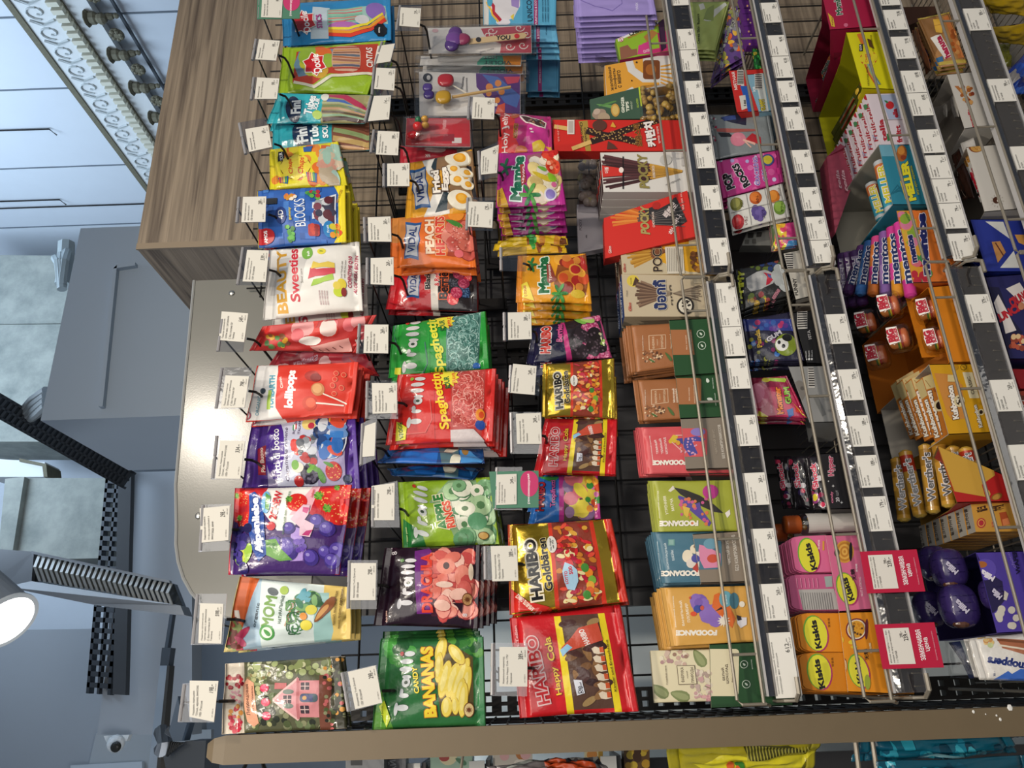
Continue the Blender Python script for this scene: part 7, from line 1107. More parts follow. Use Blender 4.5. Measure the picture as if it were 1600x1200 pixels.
def jar(label, x0, x1, x2, yc, Y, r):
    a, b_, c = W(x0, yc, Y), W(x1, yc, Y), W(x2, yc, Y); c[2] = Z2+.001; root = thing('candy_jar', label, 'jar', c); X, YY = b_[0], Y+r
    def lt(prof, nm, m_, col, n=20):
        mb = MB(); vs = [(X+rr*math.cos(math.tau*k/n), YY+rr*math.sin(math.tau*k/n), z) for z, rr in prof for k in range(n)]; mb.add(vs, [(j*n+k, j*n+(k+1) % n, (j+1)*n+(k+1) % n, (j+1)*n+k) for j in range(len(prof)-1) for k in range(n)], col); mb.build(nm, m_, root, smooth=True)
    h = a[2]-b_[2]; lt([(a[2], .001), (a[2], r*.8)]+[(b_[2]+h*(.95-k*.12), r*(.84+.04*(k % 2))) for k in range(8)]+[(b_[2], r*.84)], 'lid', solid('orange_lid', 'a8501c', .35), 'a8501c')
    lt([(b_[2], r*.7), (b_[2]-.006, r), (c[2]+.004, r), (c[2], r*.9), (c[2], .001)], 'glass_body', CLEAR, 'ffffff')
    mb = MB(); rn = random.Random(2)
    for k in range(26): mb.blob((X+rn.uniform(-.6, .6)*r, YY+rn.uniform(-.6, .6)*r, rn.uniform(c[2]+.006, b_[2]-.01)), (.006, .005, .006), rn.choice(['8a6a3a', 'c8a04a', '9a4a2a', 'b89a5a', 'd8c83a']), 6, 4)
    mb.build('sweets', TOFFEE, root, kind='stuff'); mb = MB(); n = 10; zt = b_[2]-.012
    mb.add([(X+r*1.01*math.cos(math.pi*(1.15+.7*k/n)), YY+r*1.01*math.sin(math.pi*(1.15+.7*k/n)), z) for k in range(n+1) for z in (zt, c[2]+.008)], [(2*k, 2*k+2, 2*k+3, 2*k+1) for k in range(n)], 'c4c0ba'); mb.build('paper_label', PAPER, root)
jar('small jar with an orange screw lid beside the rose tins', 1231, 1254, 1320, 816, 1.50, .021); jar('second small jar with an orange lid, deeper in the shade', 1213, 1231, 1300, 829, 1.56, .021)
def gumbox(label, q, Y, col, art, fl=Z2, dep=.13, inner=None, hb=.05): return tray(label, q, Y, dep, col, inner or col, hb, fl=fl, art=art, cat='gum box', name='gum_box')
def pk(label, q, Y, col, art, n=2, **kw): return bag(label, q, Y, col, art, n=n, step=.014, T=.004, seal=(.06, .05), wr=.001, cat='gum sachet', name='gum_sachet', **kw)
BAR = lambda A, x0, x1, y0, y1, n=8: (A.R(x0, x1, y0, y1, 'c8c4be'), [A.R(x0+3, x1-3, y0+4+(y1-y0-8)*k/n, y0+4+(y1-y0-8)*(k+.5)/n, '2c2a2a') for k in range(n)])
gumbox('black starry gum box with pink lettering', Q('i1', 770, 405, 690, -60, 860, -70, 925, 400), 1.465, '1c1a1e', lambda A: (A.o('i1').t('20 шт', 850, 345, 840, 250, 30, 'c8c4c8'), A.t('Hyper', 800, 130, 790, -40, 60, 'b83a5a', 'e0c8d0', .05, .04), A.t('candy', 805, 355, 798, 260, 26, 'd87a9a'), A.St(810, 215, 4, 14, 4, 'e0e0e0'), A.St(880, 350, 4, 14, 4, 'e0e0e0'), A.St(770, 175, 3, 9, 4, 'e0e0e0'), BAR(A.o('h4'), 1005, 1120, 780, 1005)))
for k, (x0, x1, lab) in enumerate(((590, 740, 'front'), (440, 590, 'middle'), (330, 450, 'deepest'))):
    pk('%s black gum sachet with pink splashes in the starry box' % lab, Q('i1', x0+60, 400-k*10, x0-10, -40, x1-10, -40, x1+30, 400-k*10), (1.50+k*.05, 1.48+k*.05), '201c22', lambda A, x0=x0, x1=x1, k=k: (A.o('i1').B(x0, x1, 0, 380, 14, 22, ['8a2a4a', '3a2a5a', 'c83a5a', '2a2026', 'd8d4d8'], k), A.t('Shock', (x0+x1)/2+10, 230, (x0+x1)/2-20, 20, 50, 'd0405a', 'e0d8dc', .05, .04), A.E(x1-70, 315, 36, 46, '8a3a7a').E(x1-75, 310, 24, 30, 'd8c83a') if k == 0 else 0), n=1, behind='%s black gum sachet with pink splashes' % lab)
gumbox('silver grey gum box with a barcode', Q('h4', 930, 770, 715, 205, 985, 200, 1100, 765), 1.465, '8d8d8c', lambda A: (A.o('h4').E(820, 460, 60, 110, '7a7570').E(850, 430, 20, 20, '5a5652'), BAR(A, 905, 965, 225, 425), A.L([(960, 500), (1060, 700)], 40, '6f706f')))
pk('crimson bubble gum sachet with an orange and green name', Q('h4', 400, 715, 325, 325, 700, 300, 900, 720), (1.51, 1.485), 'b02a50', lambda A: (A.o('h4').R(320, 960, 290, 420, '8a2040').E(420, 500, 110, 130, 'c8647c').E(400, 480, 80, 100, 'd8809a').P([(400, 700), (420, 650), (520, 710), (460, 715)], 'd8c83a').P([(500, 350), (520, 320), (700, 330), (680, 370)], '9ab83a').E(490, 345, 40, 24, 'd8c83a'), A.t('Monster', 640, 690, 600, 420, 66, 'd87a2c', '1c1a1a', .05, .05), A.t('GUM', 720, 590, 690, 420, 60, '8ab03a', '1c1a1a', .05, .05), A.t('color', 545, 680, 540, 600, 26, 'e8a0b8'), A.P([(700, 650), (760, 630), (770, 700), (720, 720)], '2a5aa0'), A.P([(790, 620), (860, 650), (850, 680), (780, 665)], 'c83a2a'), A.P([(860, 690), (740, 560), (900, 720)], 'd8d83a')), n=3, behind='crimson bubble gum sachet')
gumbox('black gum box with a list of white dots', Q('h4', 900, 175, 760, -330, 900, -345, 985, 180), 1.465, '1e1e20', lambda A: (A.o('h4'), [A.E(890+k*28, 140, 10, 10, 'd8d8d8') for k in range(3)], [A.t('Gum', 890+k*28, 125, 885+k*28, 60, 12, 'd0d0d0') for k in range(3)], BAR(A.o('h3'), 800, 900, 790, 990), A.t('10TA', 925, 1100, 910, 1010, 30, 'd0ccc8')))
pk('blue and black gum sachet with a panda face and yellow letters', Q('h4', 330, 170, 255, -260, 740, -335, 880, 150), (1.50, 1.48), '25233a', lambda A: (A.o('h3').R(250, 900, 890, 1010, '34408a').B(280, 700, 920, 1000, 12, 26, ['b03a6a', '5a3a8a', '3a5aa0'], 3).B(300, 620, 1080, 1330, 30, 24, ['2a2a30', '9a9a3a', '3a6ab0', '7a2a5a', '1c1c22'], 5), A.E(690, 1150, 110, 110, '7a8a2a').E(650, 1150, 66, 62, 'd8d8d4').E(620, 1130, 16, 18, '1c1c1c').E(665, 1165, 18, 20, '1c1c1c').E(700, 1080, 50, 36, '1c1c1c'), A.t('Panda', 430, 1180, 400, 1000, 50, 'd8b03a', '1a1a1a', .05, .05), A.t('GUM', 500, 1110, 640, 1020, 50, 'b8b4c0', '1a1a1a', .05, .05)), n=3, behind='blue and black gum sachet')
gumbox('off-white torn gum box with a printed front', Q('h3', 790, 695, 665, 225, 790, 200, 890, 670), 1.466, 'c2bdb2', lambda A: (A.o('h3'), BAR(A, 680, 760, 230, 420), A.t('FUNNY', 790, 650, 770, 480, 36, '2a2828')), inner='3a3632')
pk('grey joker gum sachet with lime letters', Q('h3', 245, 800, 185, 390, 650, 290, 740, 640), (1.505, 1.485), '2b2b2a', lambda A: (A.o('h3').B(260, 640, 300, 400, 16, 26, ['5a6a2a', '7a3a2a', '3a4a2a', '2a3a6a'], 3).P([(290, 480), (400, 420), (480, 400), (600, 450), (560, 540), (440, 600), (340, 620), (300, 580)], 'a8a8a8').P([(460, 430), (600, 455), (520, 550), (490, 560), (500, 470)], 'b0283a').P([(500, 440), (560, 465), (540, 490), (510, 470)], '3a4a8a').B(590, 690, 360, 600, 10, 50, ['b8bcbc', 'a8acac'], 4).B(330, 520, 640, 740, 14, 26, ['8a3a3a', 'c8a03a', '5a5a5a', '7a8a3a'], 6), A.t('YI-MMY', 225, 760, 245, 400, 66, 'b0b83a', '141414', .06, .06), A.t('жевательная', 560, 690, 620, 600, 34, 'd08a9a')), n=3, behind='grey joker gum sachet')
pk('white fruit card pack with six fruit squares', Q('h2', 415, 1158, 358, 828, 912, 682, 988, 1008), (1.49, 1.475), 'd4d2cc', lambda A: (A.o('h2'), [A.E(x, y, 62, 70, c).E(x-8, y-10, 44, 50, c2) for x, y, c, c2 in ((450, 890, '7a7a3a', '9a9850'), (640, 830, 'b85a24', 'd87a34'), (820, 820, 'c8742a', 'e0903a'), (465, 1070, 'a82a30', 'c83a3c'), (880, 930, '6a8a3a', '8aac4a'))], A.B(600, 720, 940, 1050, 12, 30, ['5a4a8a', '6a5a9a'], 3), A.L([(545, 790), (600, 1100)], 5, '8a8884'), A.L([(730, 740), (790, 1060)], 5, '8a8884'), A.L([(390, 985), (960, 850)], 5, '8a8884'), [A.t(w_, x, y+40, x-6, y-40, 30, c) for w_, x, y, c in (('メロン', 505, 890, '3a3a1a'), ('みかん', 660, 850, '6a2a10'), ('オレンジ', 880, 770, '5a2a10'), ('いちご', 545, 1060, '6a1420'), ('ぶどう', 720, 1000, '3a2a5a'), ('サワー', 905, 930, '3a5a1a'))]), n=1, behind='white fruit card pack')
pk('hot pink popping gum sachet with bubbly black letters', Q('h2', 318, 832, 250, 458, 880, 345, 925, 665), (1.50, 1.48), 'c03a86', lambda A: (A.o('h2').B(270, 900, 370, 800, 14, 34, ['d05a9a', 'b02a74', 'd86aa8'], 3).B(290, 860, 360, 800, 8, 18, ['c8c0e0', 'a8a0d0'], 5), A.t('POP', 400, 745, 345, 590, 84, '1a1618', 'e0d0dc', .06, .07), A.t('ROCKS', 560, 720, 430, 500, 74, '1a1618', 'e0d0dc', .06, .07), A.t('CRACKLING', 665, 710, 635, 430, 44, '7a5ab0', 'ecdcec', .05, .04), A.t('GUM', 740, 670, 720, 560, 42, '5a4a9a', 'ecdcec', .05, .04), A.E(760, 455, 64, 62, '3a4a8a').E(760, 455, 48, 46, 'c8b83a')), n=3, behind='hot pink popping gum sachet')
pk('silver film bag printed with skirted figures', Q('h2', 242, 440, 172, -5, 780, -10, 842, 345), (1.505, 1.48), '7c8284', lambda A: (A.o('h2').P([(290, 30), (400, -10), (550, -10), (550, 110), (400, 80)], '26263a').P([(300, 20), (440, 0), (450, 50), (330, 60)], '34447a').P([(265, 180), (380, 190), (420, 230), (300, 225)], '1e1a1c').P([(250, 140), (640, 150), (640, 170), (420, 190), (260, 170)], 'a0544c').E(470, 255, 78, 66, 'c8788a').P([(545, 255), (610, 190), (690, 230), (700, 300), (600, 285)], 'b0262c').L([(520, 260), (640, 300)], 18, 'd8a898').L([(540, 280), (600, 330)], 12, 'd8a898').B(190, 250, 20, 260, 14, 12, ['b0b4b8', '9a2a4a', '5a5e62'], 3)), n=1, behind='silver film bag with figures')
gumbox('small red, white and blue gum box with a barcode', Q('h1', 330, 1125, 245, 702, 390, 695, 490, 1112), 1.468, 'c02a26', lambda A: (A.o('h1').P([(290, 700), (330, 700), (440, 1112), (490, 1112), (400, 860), (390, 690)], 'd8d4d0').P([(360, 860), (430, 860), (490, 1112), (440, 1115)], '2a5ab0').P([(350, 960), (410, 950), (430, 1080), (375, 1100)], 'd0ccc4'), A.t('МЯТНАЯ', 320, 900, 290, 720, 30, 'f0e4e0'), BAR(A, 330, 395, 705, 850), A.t('5 666', 405, 1060, 400, 1000, 22, '2a2a2a')), dep=.16, inner='3c3836')
gumbox('pale blue gum box with yellow letters', Q('h1', 550, 1118, 420, 745, 585, 730, 645, 1110), 1.466, '7fa8bc', lambda A: (A.o('h1').P([(500, 735), (585, 730), (645, 1112), (580, 1115)], 'c8ccc8'), A.t('GUMMY', 590, 1105, 565, 990, 46, 'c8b83a', '5a3a1a', .06, .05), A.t('ice', 500, 920, 490, 870, 30, 'e8f0f4'), BAR(A, 505, 575, 740, 900)), dep=.16, inner='7a8a90')
for k, (q, Yv, cc, lab) in enumerate(((Q('h1', 70, 800, 215, 180, 290, 10, 330, 600), (1.60, 1.52), '4a3464', 'purple sour stick pack with orange and yellow flecks'), (Q('h1', 150, 720, 250, 100, 330, 60, 400, 560), (1.55, 1.49), '5a3a7c', 'purple sour stick pack leaning over the flecked one'))):
    pk(lab, q, Yv, cc, lambda A, k=k: (A.o('h1').B(110, 380, 60, 720, 70, 20, ['d8642c', 'e0b03a', '6a5a7a', '8a8a94', '3a2a4a', 'a8a8b0', '9a9a4a'], k+3, 1.6), [A.t('SOUR', 150+j*70, 600-j*160, 190+j*70, 480-j*160, 34, 'a8a8a0', '2a2030', .06, .04) for j in range(3)]), n=2, behind='purple flecked sour stick pack %s' % ('below', 'above')[k])
for k, (y0, y1) in enumerate(((-40, 75), (90, 210), (215, 330), (335, 455))): carton('small violet gum packet standing %s in the purple row' % ('first', 'second', 'third', 'last')[k], Q('h1', 400+k*10, y1, 352+k*12, y0, 470+k*6, y0-4, 500+k*6, y1), 1.468+k*.001, .02, '5a2478', lambda A, y0=y0, y1=y1, k=k: A.o('h1').E(430+k*8, y1-14, 10, 10, 'd8a07a').E(450+k*6, y0+14, 8, 8, 'd8c0a0').L([(380, y0+50), (480, y0+44)], 4, '3a1450'), fl=Z2, cat='gum packet', name='gum_packet')
pk('green and gold gum sachet wedged behind the rail', Q('h1', 520, 710, 480, 480, 560, 490, 580, 720), 1.475, '1d5a2c', lambda A: A.o('h1').B(480, 580, 490, 710, 18, 16, ['2f8a3c', '1a4a24', 'c8b83a', '3a9a4a'], 3), n=1, behind='green and gold gum sachet')
bag('pale lime face mask sachet behind the price rail', Q('g1', 835, 415, 780, 15, 1120, 10, 1000, 420), 1.56, 'a8b86a', lambda A: A.o('g1').P([(860, 40), (900, 30), (915, 80), (875, 90)], 'd8d8d0').P([(1080, 20), (1100, 40), (960, 190), (900, 180), (950, 120)], 'd0d4cc').P([(900, 170), (980, 190), (990, 40), (930, 80)], '8a9a5a').t('Ceres Skin Balance', 860, 370, 855, 120, 22, '3a4a2a'), n=3, step=.012, T=.004, m=SATIN, seal=(.05, .04), cat='face mask', name='face_mask', behind='pale lime face mask sachet')
carton('grey toy candy carton with four small windows', Q('h3', 250, 150, 300, 20, 470, 0, 400, 150), 1.53, .03, '6f706c', lambda A: A.o('h3').RR(310, 370, 25, 80, 6, '2a2a28').RR(400, 455, 20, 75, 6, '2a2a28').RR(280, 330, 95, 140, 6, '4a4a46').RR(360, 400, 92, 138, 6, '4a4a46'), fl=Z2)
pk('rainbow popping candy sachet beside the grey toy carton', Q('h3', 560, 190, 530, -60, 780, -80, 800, 150), (1.50, 1.48), 'c86a8a', lambda A: A.o('h3').R(440, 580, -80, 200, '5a6a4a').R(580, 660, -80, 200, 'd8a83a').B(580, 700, -60, 190, 20, 30, ['d84a6a', 'e0b03a', 'd8d03a'], 3).R(700, 800, -80, 110, 'c03a7a').P([(680, 190), (720, 110), (800, 100), (800, 190)], '3a7ab0'), n=1, behind='rainbow popping candy sachet')
# ------------------------------------------------------------------ third shelf
def text_roll(name, label, cat, a, b_, r, col, bands, txt=None, tcol='1c2a5a', m=SATIN, group=None, cap=None):
    """sweet roll lying between two world points"""
    a, b_ = np.array(a), np.array(b_); root = thing(name, label, cat, (a+b_)/2, group); d = b_-a; L_ = np.linalg.norm(d); u = d/L_
    e1 = np.cross(u, [0, 0, 1.]); e1 /= np.linalg.norm(e1); e2 = np.cross(e1, u); n = 14; ts = [0]+[x for bd in bands for x in bd[:2]]+[1]; mb = MB(); rings = sorted(set([0., 1.]+[float(x) for bd in bands for x in bd[:2]]))
    for t0, t1 in zip(rings[:-1], rings[1:]):
        cc = col
        for s0, s1, c_ in bands:
            if t0 >= s0-1e-6 and t1 <= s1+1e-6: cc = c_
        vs = [a+d*t+r*(math.cos(math.tau*k/n)*e1+math.sin(math.tau*k/n)*e2) for t in (t0, t1) for k in range(n)]; mb.add(vs, [(k, (k+1) % n, n+(k+1) % n, n+k) for k in range(n)], cc)
    wrap = mb.build('wrapper', m, root, smooth=True)
    for p, s in ((a, -1), (b_, 1)):
        mb = MB(); vs = [p+r*(math.cos(math.tau*k/n)*e1+math.sin(math.tau*k/n)*e2) for k in range(n)]+[p+u*s*r*.35+r*.5*(math.cos(math.tau*k/n)*e1+math.sin(math.tau*k/n)*e2) for k in range(n)]; mb.add(vs, [(k, (k+1) % n, n+(k+1) % n, n+k) for k in range(n)]+[tuple(range(n, 2*n))], cap or col)
        mb.build('twisted_end', m, root)
    if txt:
        v = EYE-(a+b_)/2; v -= u*(v@u); v /= np.linalg.norm(v); w_ = np.cross(v, u); p = (a+b_)/2+v*(r+.0008)
        if w_[2] < 0: w_ = -w_
        h = r*.75; c = [a+d*.12+v*(r+.0008)+w_*h*.9, a+d*.88+v*(r+.0008)+w_*h*.9, a+d*.88+v*(r+.0008)-w_*h*.9, a+d*.12+v*(r+.0008)-w_*h*.9]
        A = Art(TopSurf(*c)); q0, q1 = prj(c[0]*.5+c[3]*.5), prj(c[1]*.5+c[2]*.5); A.t(txt, q0[0], q0[1], q1[0], q1[1], .8*math.hypot(*(np.array(prj(c[0]))-np.array(prj(c[3])))), tcol, 'e8e4e8', .05, .04); A.build('printed_name', m, wrap)
    return root
J = lambda fr, x, y, Y: W(*Q(fr, x, y)[0], Y)
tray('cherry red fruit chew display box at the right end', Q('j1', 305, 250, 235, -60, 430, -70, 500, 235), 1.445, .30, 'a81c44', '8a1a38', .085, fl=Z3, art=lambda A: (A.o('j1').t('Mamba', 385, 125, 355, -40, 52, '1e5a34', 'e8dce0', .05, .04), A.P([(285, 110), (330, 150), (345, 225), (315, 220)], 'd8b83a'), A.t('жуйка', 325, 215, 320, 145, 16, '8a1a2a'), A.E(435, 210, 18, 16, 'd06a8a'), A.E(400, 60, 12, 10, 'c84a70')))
for k in range(10):
    i, j = k % 3, k//3; p = np.array(J('j1', 270, 180, 1.5))+np.array([-.02+i*.0, .0, 0]); mb = MB(); x0 = J('j1', 305, 250, 1.445)[0]+.008+i*.021; y0 = 1.47+j*.065; z0 = .70; cc = ['6a5a9a', 'c84a6a', '5a5a8a', 'd87a3a', 'b83a5a'][k % 5]
    r_ = thing('chew_packet', 'small fruit chew packet in the cherry red box, number %d from the front %s' % (j+1, ('by its near side', 'in its middle', 'by its far side')[i]) if 0 else '%s fruit chew packet in the cherry box, row %s, %s' % (('violet', 'rose', 'slate', 'orange', 'crimson')[k % 5], ('nearest', 'second', 'third', 'deepest')[j], ('near side', 'middle', 'far side')[i]), 'chew packet', (x0+.009, y0+.03, z0)); mb.box((x0, y0, Z3+.002), (x0+.019, y0+.06, z0+.014), cc); mb.build('packet', CARD, r_)
    A = Art(TopSurf((x0, y0+.06, z0+.0142), (x0+.019, y0+.06, z0+.0142), (x0+.019, y0, z0+.0142), (x0, y0, z0+.0142))); c_ = [prj((x0+.004, y0+.03, z0+.0142)), prj((x0+.009, y0+.055, z0+.014)), prj((x0+.009, y0+.005, z0+.014))]; A.t('Mamba', c_[1][0], c_[1][1], c_[2][0], c_[2][1], 8, '1e5a3c', 'e8d0d8', .05, .04); A.build('printed_name', CARD, r_)
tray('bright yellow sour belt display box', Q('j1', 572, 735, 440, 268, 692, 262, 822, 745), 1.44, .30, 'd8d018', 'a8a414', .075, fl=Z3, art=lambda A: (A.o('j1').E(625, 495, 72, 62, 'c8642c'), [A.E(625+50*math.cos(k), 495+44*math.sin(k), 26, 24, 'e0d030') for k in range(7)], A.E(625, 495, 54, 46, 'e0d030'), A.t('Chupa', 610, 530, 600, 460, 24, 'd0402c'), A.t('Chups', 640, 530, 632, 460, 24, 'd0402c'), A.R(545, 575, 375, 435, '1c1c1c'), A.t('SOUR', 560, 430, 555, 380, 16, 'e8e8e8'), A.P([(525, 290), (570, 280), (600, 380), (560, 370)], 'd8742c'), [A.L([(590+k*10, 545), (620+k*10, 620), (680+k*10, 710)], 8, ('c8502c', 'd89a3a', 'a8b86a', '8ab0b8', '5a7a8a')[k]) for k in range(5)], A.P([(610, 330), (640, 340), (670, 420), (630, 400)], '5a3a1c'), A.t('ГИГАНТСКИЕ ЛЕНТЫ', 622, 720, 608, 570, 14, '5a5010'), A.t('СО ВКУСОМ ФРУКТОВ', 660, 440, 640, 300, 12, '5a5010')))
for k in range(4):
    x0 = J('j1', 572, 735, 1.44)[0]+.012+k*.022; r_ = thing('belt_packet', 'olive wrapped sour belt packet in the yellow box, %s' % ('nearest its near side', 'second across', 'third across', 'nearest its far side')[k], 'belt packet', (x0+.01, 1.57, .66)); mb = MB(); mb.prism([(x0, 1.452, .655), (x0+.018, 1.452, .66), (x0+.018, 1.452, .694), (x0+.004, 1.452, .69)], (0, .26, .004), '4a4c14'); mb.build('wrapper', GLOSS, r_)
    mb = MB()
    for j in range(3): mb.blob((x0+.01, 1.47+j*.03+k*.006, .694), (.008, .01, .003), ('d8c030', 'c8642c', 'e0b83a')[j], 8, 4)
    for j in range(4): mb.box((x0+.004+j*.003, 1.57, .6925), (x0+.006+j*.003, 1.66, .6955), ('a8402c', 'c88a3a', '5a7a8a', '8a9a3a')[j])
    mb.build('printed_mark', CARD, r_)
def fr_(A): A.o('j1').P([(600, 780), (880, 780), (950, 1210), (720, 1200)], 'e0d4dc').P([(720, 790), (870, 785), (890, 990), (790, 1000)], 'a8b4d0').E(800, 880, 34, 34, 'c02a30').E(820, 860, 20, 24, 'd84a4a').Lf(770, 850, 40, 16, .6, '3a7a4a').L([(760, 1000), (950, 1010)], 8, 'b0a0a8').P([(730, 1030), (920, 1020), (950, 1210), (740, 1200)], 'e4ccd4').t('Fruittella', 830, 995, 800, 880, 40, 'b02434') if 0 else A.o('j1').P([(590, 770), (880, 775), (960, 1210), (720, 1210)], 'ddd0d8').P([(720, 790), (870, 785), (890, 990), (790, 1000)], 'a8b4d0').E(800, 880, 34, 34, 'c02a30').Lf(770, 850, 40, 16, .6, '3a7a4a').L([(740, 1005), (930, 1000)], 8, 'a898a0').t('fruit·t', 885, 1190, 860, 1050, 46, 'b02434', bold=.05).t('ella', 850, 985, 835, 910, 40, 'b02434', bold=.05).t('tella', 760, 1180, 720, 1000, 40, 'b02434', bold=.04).P([(770, 1120), (800, 1110), (810, 1170), (780, 1180)], '3a7a4a')
carton('pink and white strawberry chew box, front one', Q('j1', 735, 1215, 600, 785, 875, 778, 955, 1205), 1.445, .022, 'ddd0d6', fr_, top='e2d6dc', side='c8506a', fl=Z3, n=6, step=.03, behind='pink and white strawberry chew box', cat='chew box', name='chew_box', topart=lambda A: (A.o('j1').B(560, 720, 800, 1200, 8, 20, ['c02a38', 'a8b4d0', '4a8a5a'], 3), A.t('Fruit-tella', 690, 1180, 620, 860, 40, 'b02434')))
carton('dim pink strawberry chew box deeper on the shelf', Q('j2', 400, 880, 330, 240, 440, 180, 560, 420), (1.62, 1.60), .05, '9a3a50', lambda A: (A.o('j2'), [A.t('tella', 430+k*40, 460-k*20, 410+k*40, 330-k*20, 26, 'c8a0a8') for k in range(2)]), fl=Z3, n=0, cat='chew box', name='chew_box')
tray('teal toffee roll display box with grey inner walls', Q('j2', 880, 640, 762, 140, 1005, 138, 1142, 640), 1.44, .26, '2a8098', '9a968a', .12, fl=Z3, art=lambda A: (A.o('j2').R(760, 920, 130, 240, '6aa4b8').E(955, 215, 44, 70, 'a8602a').E(950, 190, 30, 36, 'c8843a').E(970, 250, 24, 20, '8a3a20'), [A.L([(860+k*20, 560-k*10), (920+k*22, 480+k*14), (1000+k*20, 600)], 10, '1d6a80') for k in range(4)], A.t('MELLER', 1045, 610, 975, 285, 66, 'e0d42c', '1a4a5a', .04, .07), A.t('вкус ирис карамель', 1095, 560, 1035, 320, 20, 'd8d03a'), A.P([(940, 450), (970, 450), (1000, 590), (985, 600)], 'd8b83a')))
for k, (fx, fy, gx, gy, Yv, lab) in enumerate(((870, 700, 770, 290, 1.475, 'front'), (790, 760, 700, 470, 1.56, 'deeper'))): text_roll('toffee_roll', 'silver and teal toffee roll in the teal box, %s one' % lab, 'toffee roll', J('j2', fx, fy, Yv), J('j2', gx, gy, Yv), .014, '3a98b0', [(0, .08, 'b8bcc0'), (.66, .92, 'c8703a'), (.92, 1, 'b8bcc0')], 'MELLER', 'c8bc2a', group=None)
tray('orange roll sweets display box with navy lettering', Q('j2', 1050, 1290, 912, 690, 1150, 680, 1285, 1285), 1.435, .2, 'd8742c', 'b07a8a', .05, fl=Z3, art=lambda A: (A.o('j2').P([(910, 690), (1060, 690), (1120, 1000), (1180, 1290), (1050, 1290)], 'd89a2c').B(930, 1060, 700, 1000, 16, 44, ['d8a83a', 'e0742c', 'c8b83a', 'd87a9a', '8aa83a'], 4).B(1060, 1180, 1080, 1290, 16, 34, ['b8283a', 'd86a7a', '3a8a4a'], 5), A.t('mentos', 1165, 1230, 1120, 715, 66, '1c2460', 'e0d8e0', .05, .07), A.t('mentos', 1065, 1130, 1020, 900, 50, '1c2460', 'e8d0dc', .06, .07), A.t('ФРУКТОВЫЕ', 1020, 780, 980, 700, 18, '3a7a3a')))
for k in range(6): text_roll('sweet_roll', ['magenta fruit roll nearest the orange box front', 'pink and orange fruit roll, second back', 'violet fruit roll, third back', 'orange fruit roll, fourth back', 'blue mint roll beside the fruit rolls', 'dark purple roll at the back of the fruit rolls'][k], 'sweet roll', J('j3', 870-k*105, 330-k*4, 1.46+k*.028), J('j2', 935-k*62, 800+k*40, 1.46+k*.028), .0125, ['c83a8a', 'd8902c', '7a5a9a', 'd87a3a', '3a6aa8', '4a2a5a'][k], [(.2, .45, ['d8a03a', 'd84a9a', '9a7ab0', 'c83a8a', '5a8ac0', '2a2a4a'][k]), (.85, 1, ['d8409a', 'c83a8a', '8a5aa0', 'd84a8a', '3a6aa8', '6a3a7a'][k])], 'mentos', m=GLOSS)
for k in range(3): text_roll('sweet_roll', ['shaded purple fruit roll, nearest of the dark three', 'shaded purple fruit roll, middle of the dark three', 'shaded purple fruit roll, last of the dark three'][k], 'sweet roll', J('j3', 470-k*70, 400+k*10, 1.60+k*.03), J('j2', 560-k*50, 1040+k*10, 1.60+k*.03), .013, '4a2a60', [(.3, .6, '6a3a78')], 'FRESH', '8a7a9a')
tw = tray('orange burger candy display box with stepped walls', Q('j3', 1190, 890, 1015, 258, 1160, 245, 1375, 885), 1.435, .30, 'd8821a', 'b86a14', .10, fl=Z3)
mb = MB(); mb.prism([J('j3', 965, 845, 1.50), J('j3', 795, 225, 1.50), J('j3', 900, 215, 1.50), J('j3', 945, 250, 1.50), J('j3', 940, 290, 1.50), J('j3', 900, 300, 1.50), J('j3', 1040, 740, 1.50), J('j3', 1110, 790, 1.50), J('j3', 1110, 840, 1.50)], (0, .002, 0), 'd8821a'); mb.build('inner_step', CARD, tw)
def burger(label, x, y, Y, s=1.0, dark=0):
    c = J('j3', x, y, Y); root = thing('burger_candy', label, 'burger candy', c); k = .021*s; up = np.array([0, .5, .87]); up /= np.linalg.norm(up); rx = np.array([1., 0, 0]); f = np.cross(up, rx); f = f if f[1] < 0 else -f; ax = np.array([rx, f, up])
    for nm, h, rad, col in (('lower_bun', -.55, (1.0, .9, .42), 'c86a3a'), ('tomato_layer', -.22, (1.02, .92, .2), 'b83a2a'), ('cheese_layer', -.05, (1.08, .96, .16), 'd8b82c'), ('lettuce_layer', .1, (1.1, .98, .15), '4a7a2c'), ('upper_bun', .4, (1.0, .9, .6), 'd0803c')):
        mb = MB(); mb.blob(c+up*h*k, [q*k for q in rad], col, 14, 7, ax, .75); mb.build(nm, TOFFEE, root, smooth=True)
    mb = MB(); mb.blob(c, (k*1.42, k*1.25, k*1.25), 'ffffff', 16, 8, ax, .5); mb.build('clear_shell', FILM, root, smooth=True)
    p = c+f*k*1.29+up*k*.42; u2 = up; cs = [p-rx*k*.95+u2*k*.6, p+rx*k*.95+u2*k*.6, p+rx*k*.95-u2*k*.55, p-rx*k*.95-u2*k*.55]
    A = Art(TopSurf(*cs)); px = lambda s_, t_: prj((cs[0]*(1-s_)+cs[1]*s_)*(1-t_)+(cs[3]*(1-s_)+cs[2]*s_)*t_)
    A.P([px(0, .1), px(.45, 0), (px(.5, .05)), px(1, .1), px(.95, .95), px(.05, 1)], 'ece6e0'); q0, q1 = px(.12, .38), px(.88, .36); A.t('BIG', *q0, *q1, 12*s, 'b01e34', bold=.08); q0, q1 = px(.1, .78), px(.9, .76); A.t('BURGER', *q0, *q1, 7*s, 'b01e34', bold=.06); A.build('name_sticker', PAPER, root)
burger('burger shaped gummy in a clear shell, topmost right in the orange box', 690, 420, 1.49); burger('burger shaped gummy in a clear shell, topmost left in the orange box', 770, 690, 1.49)
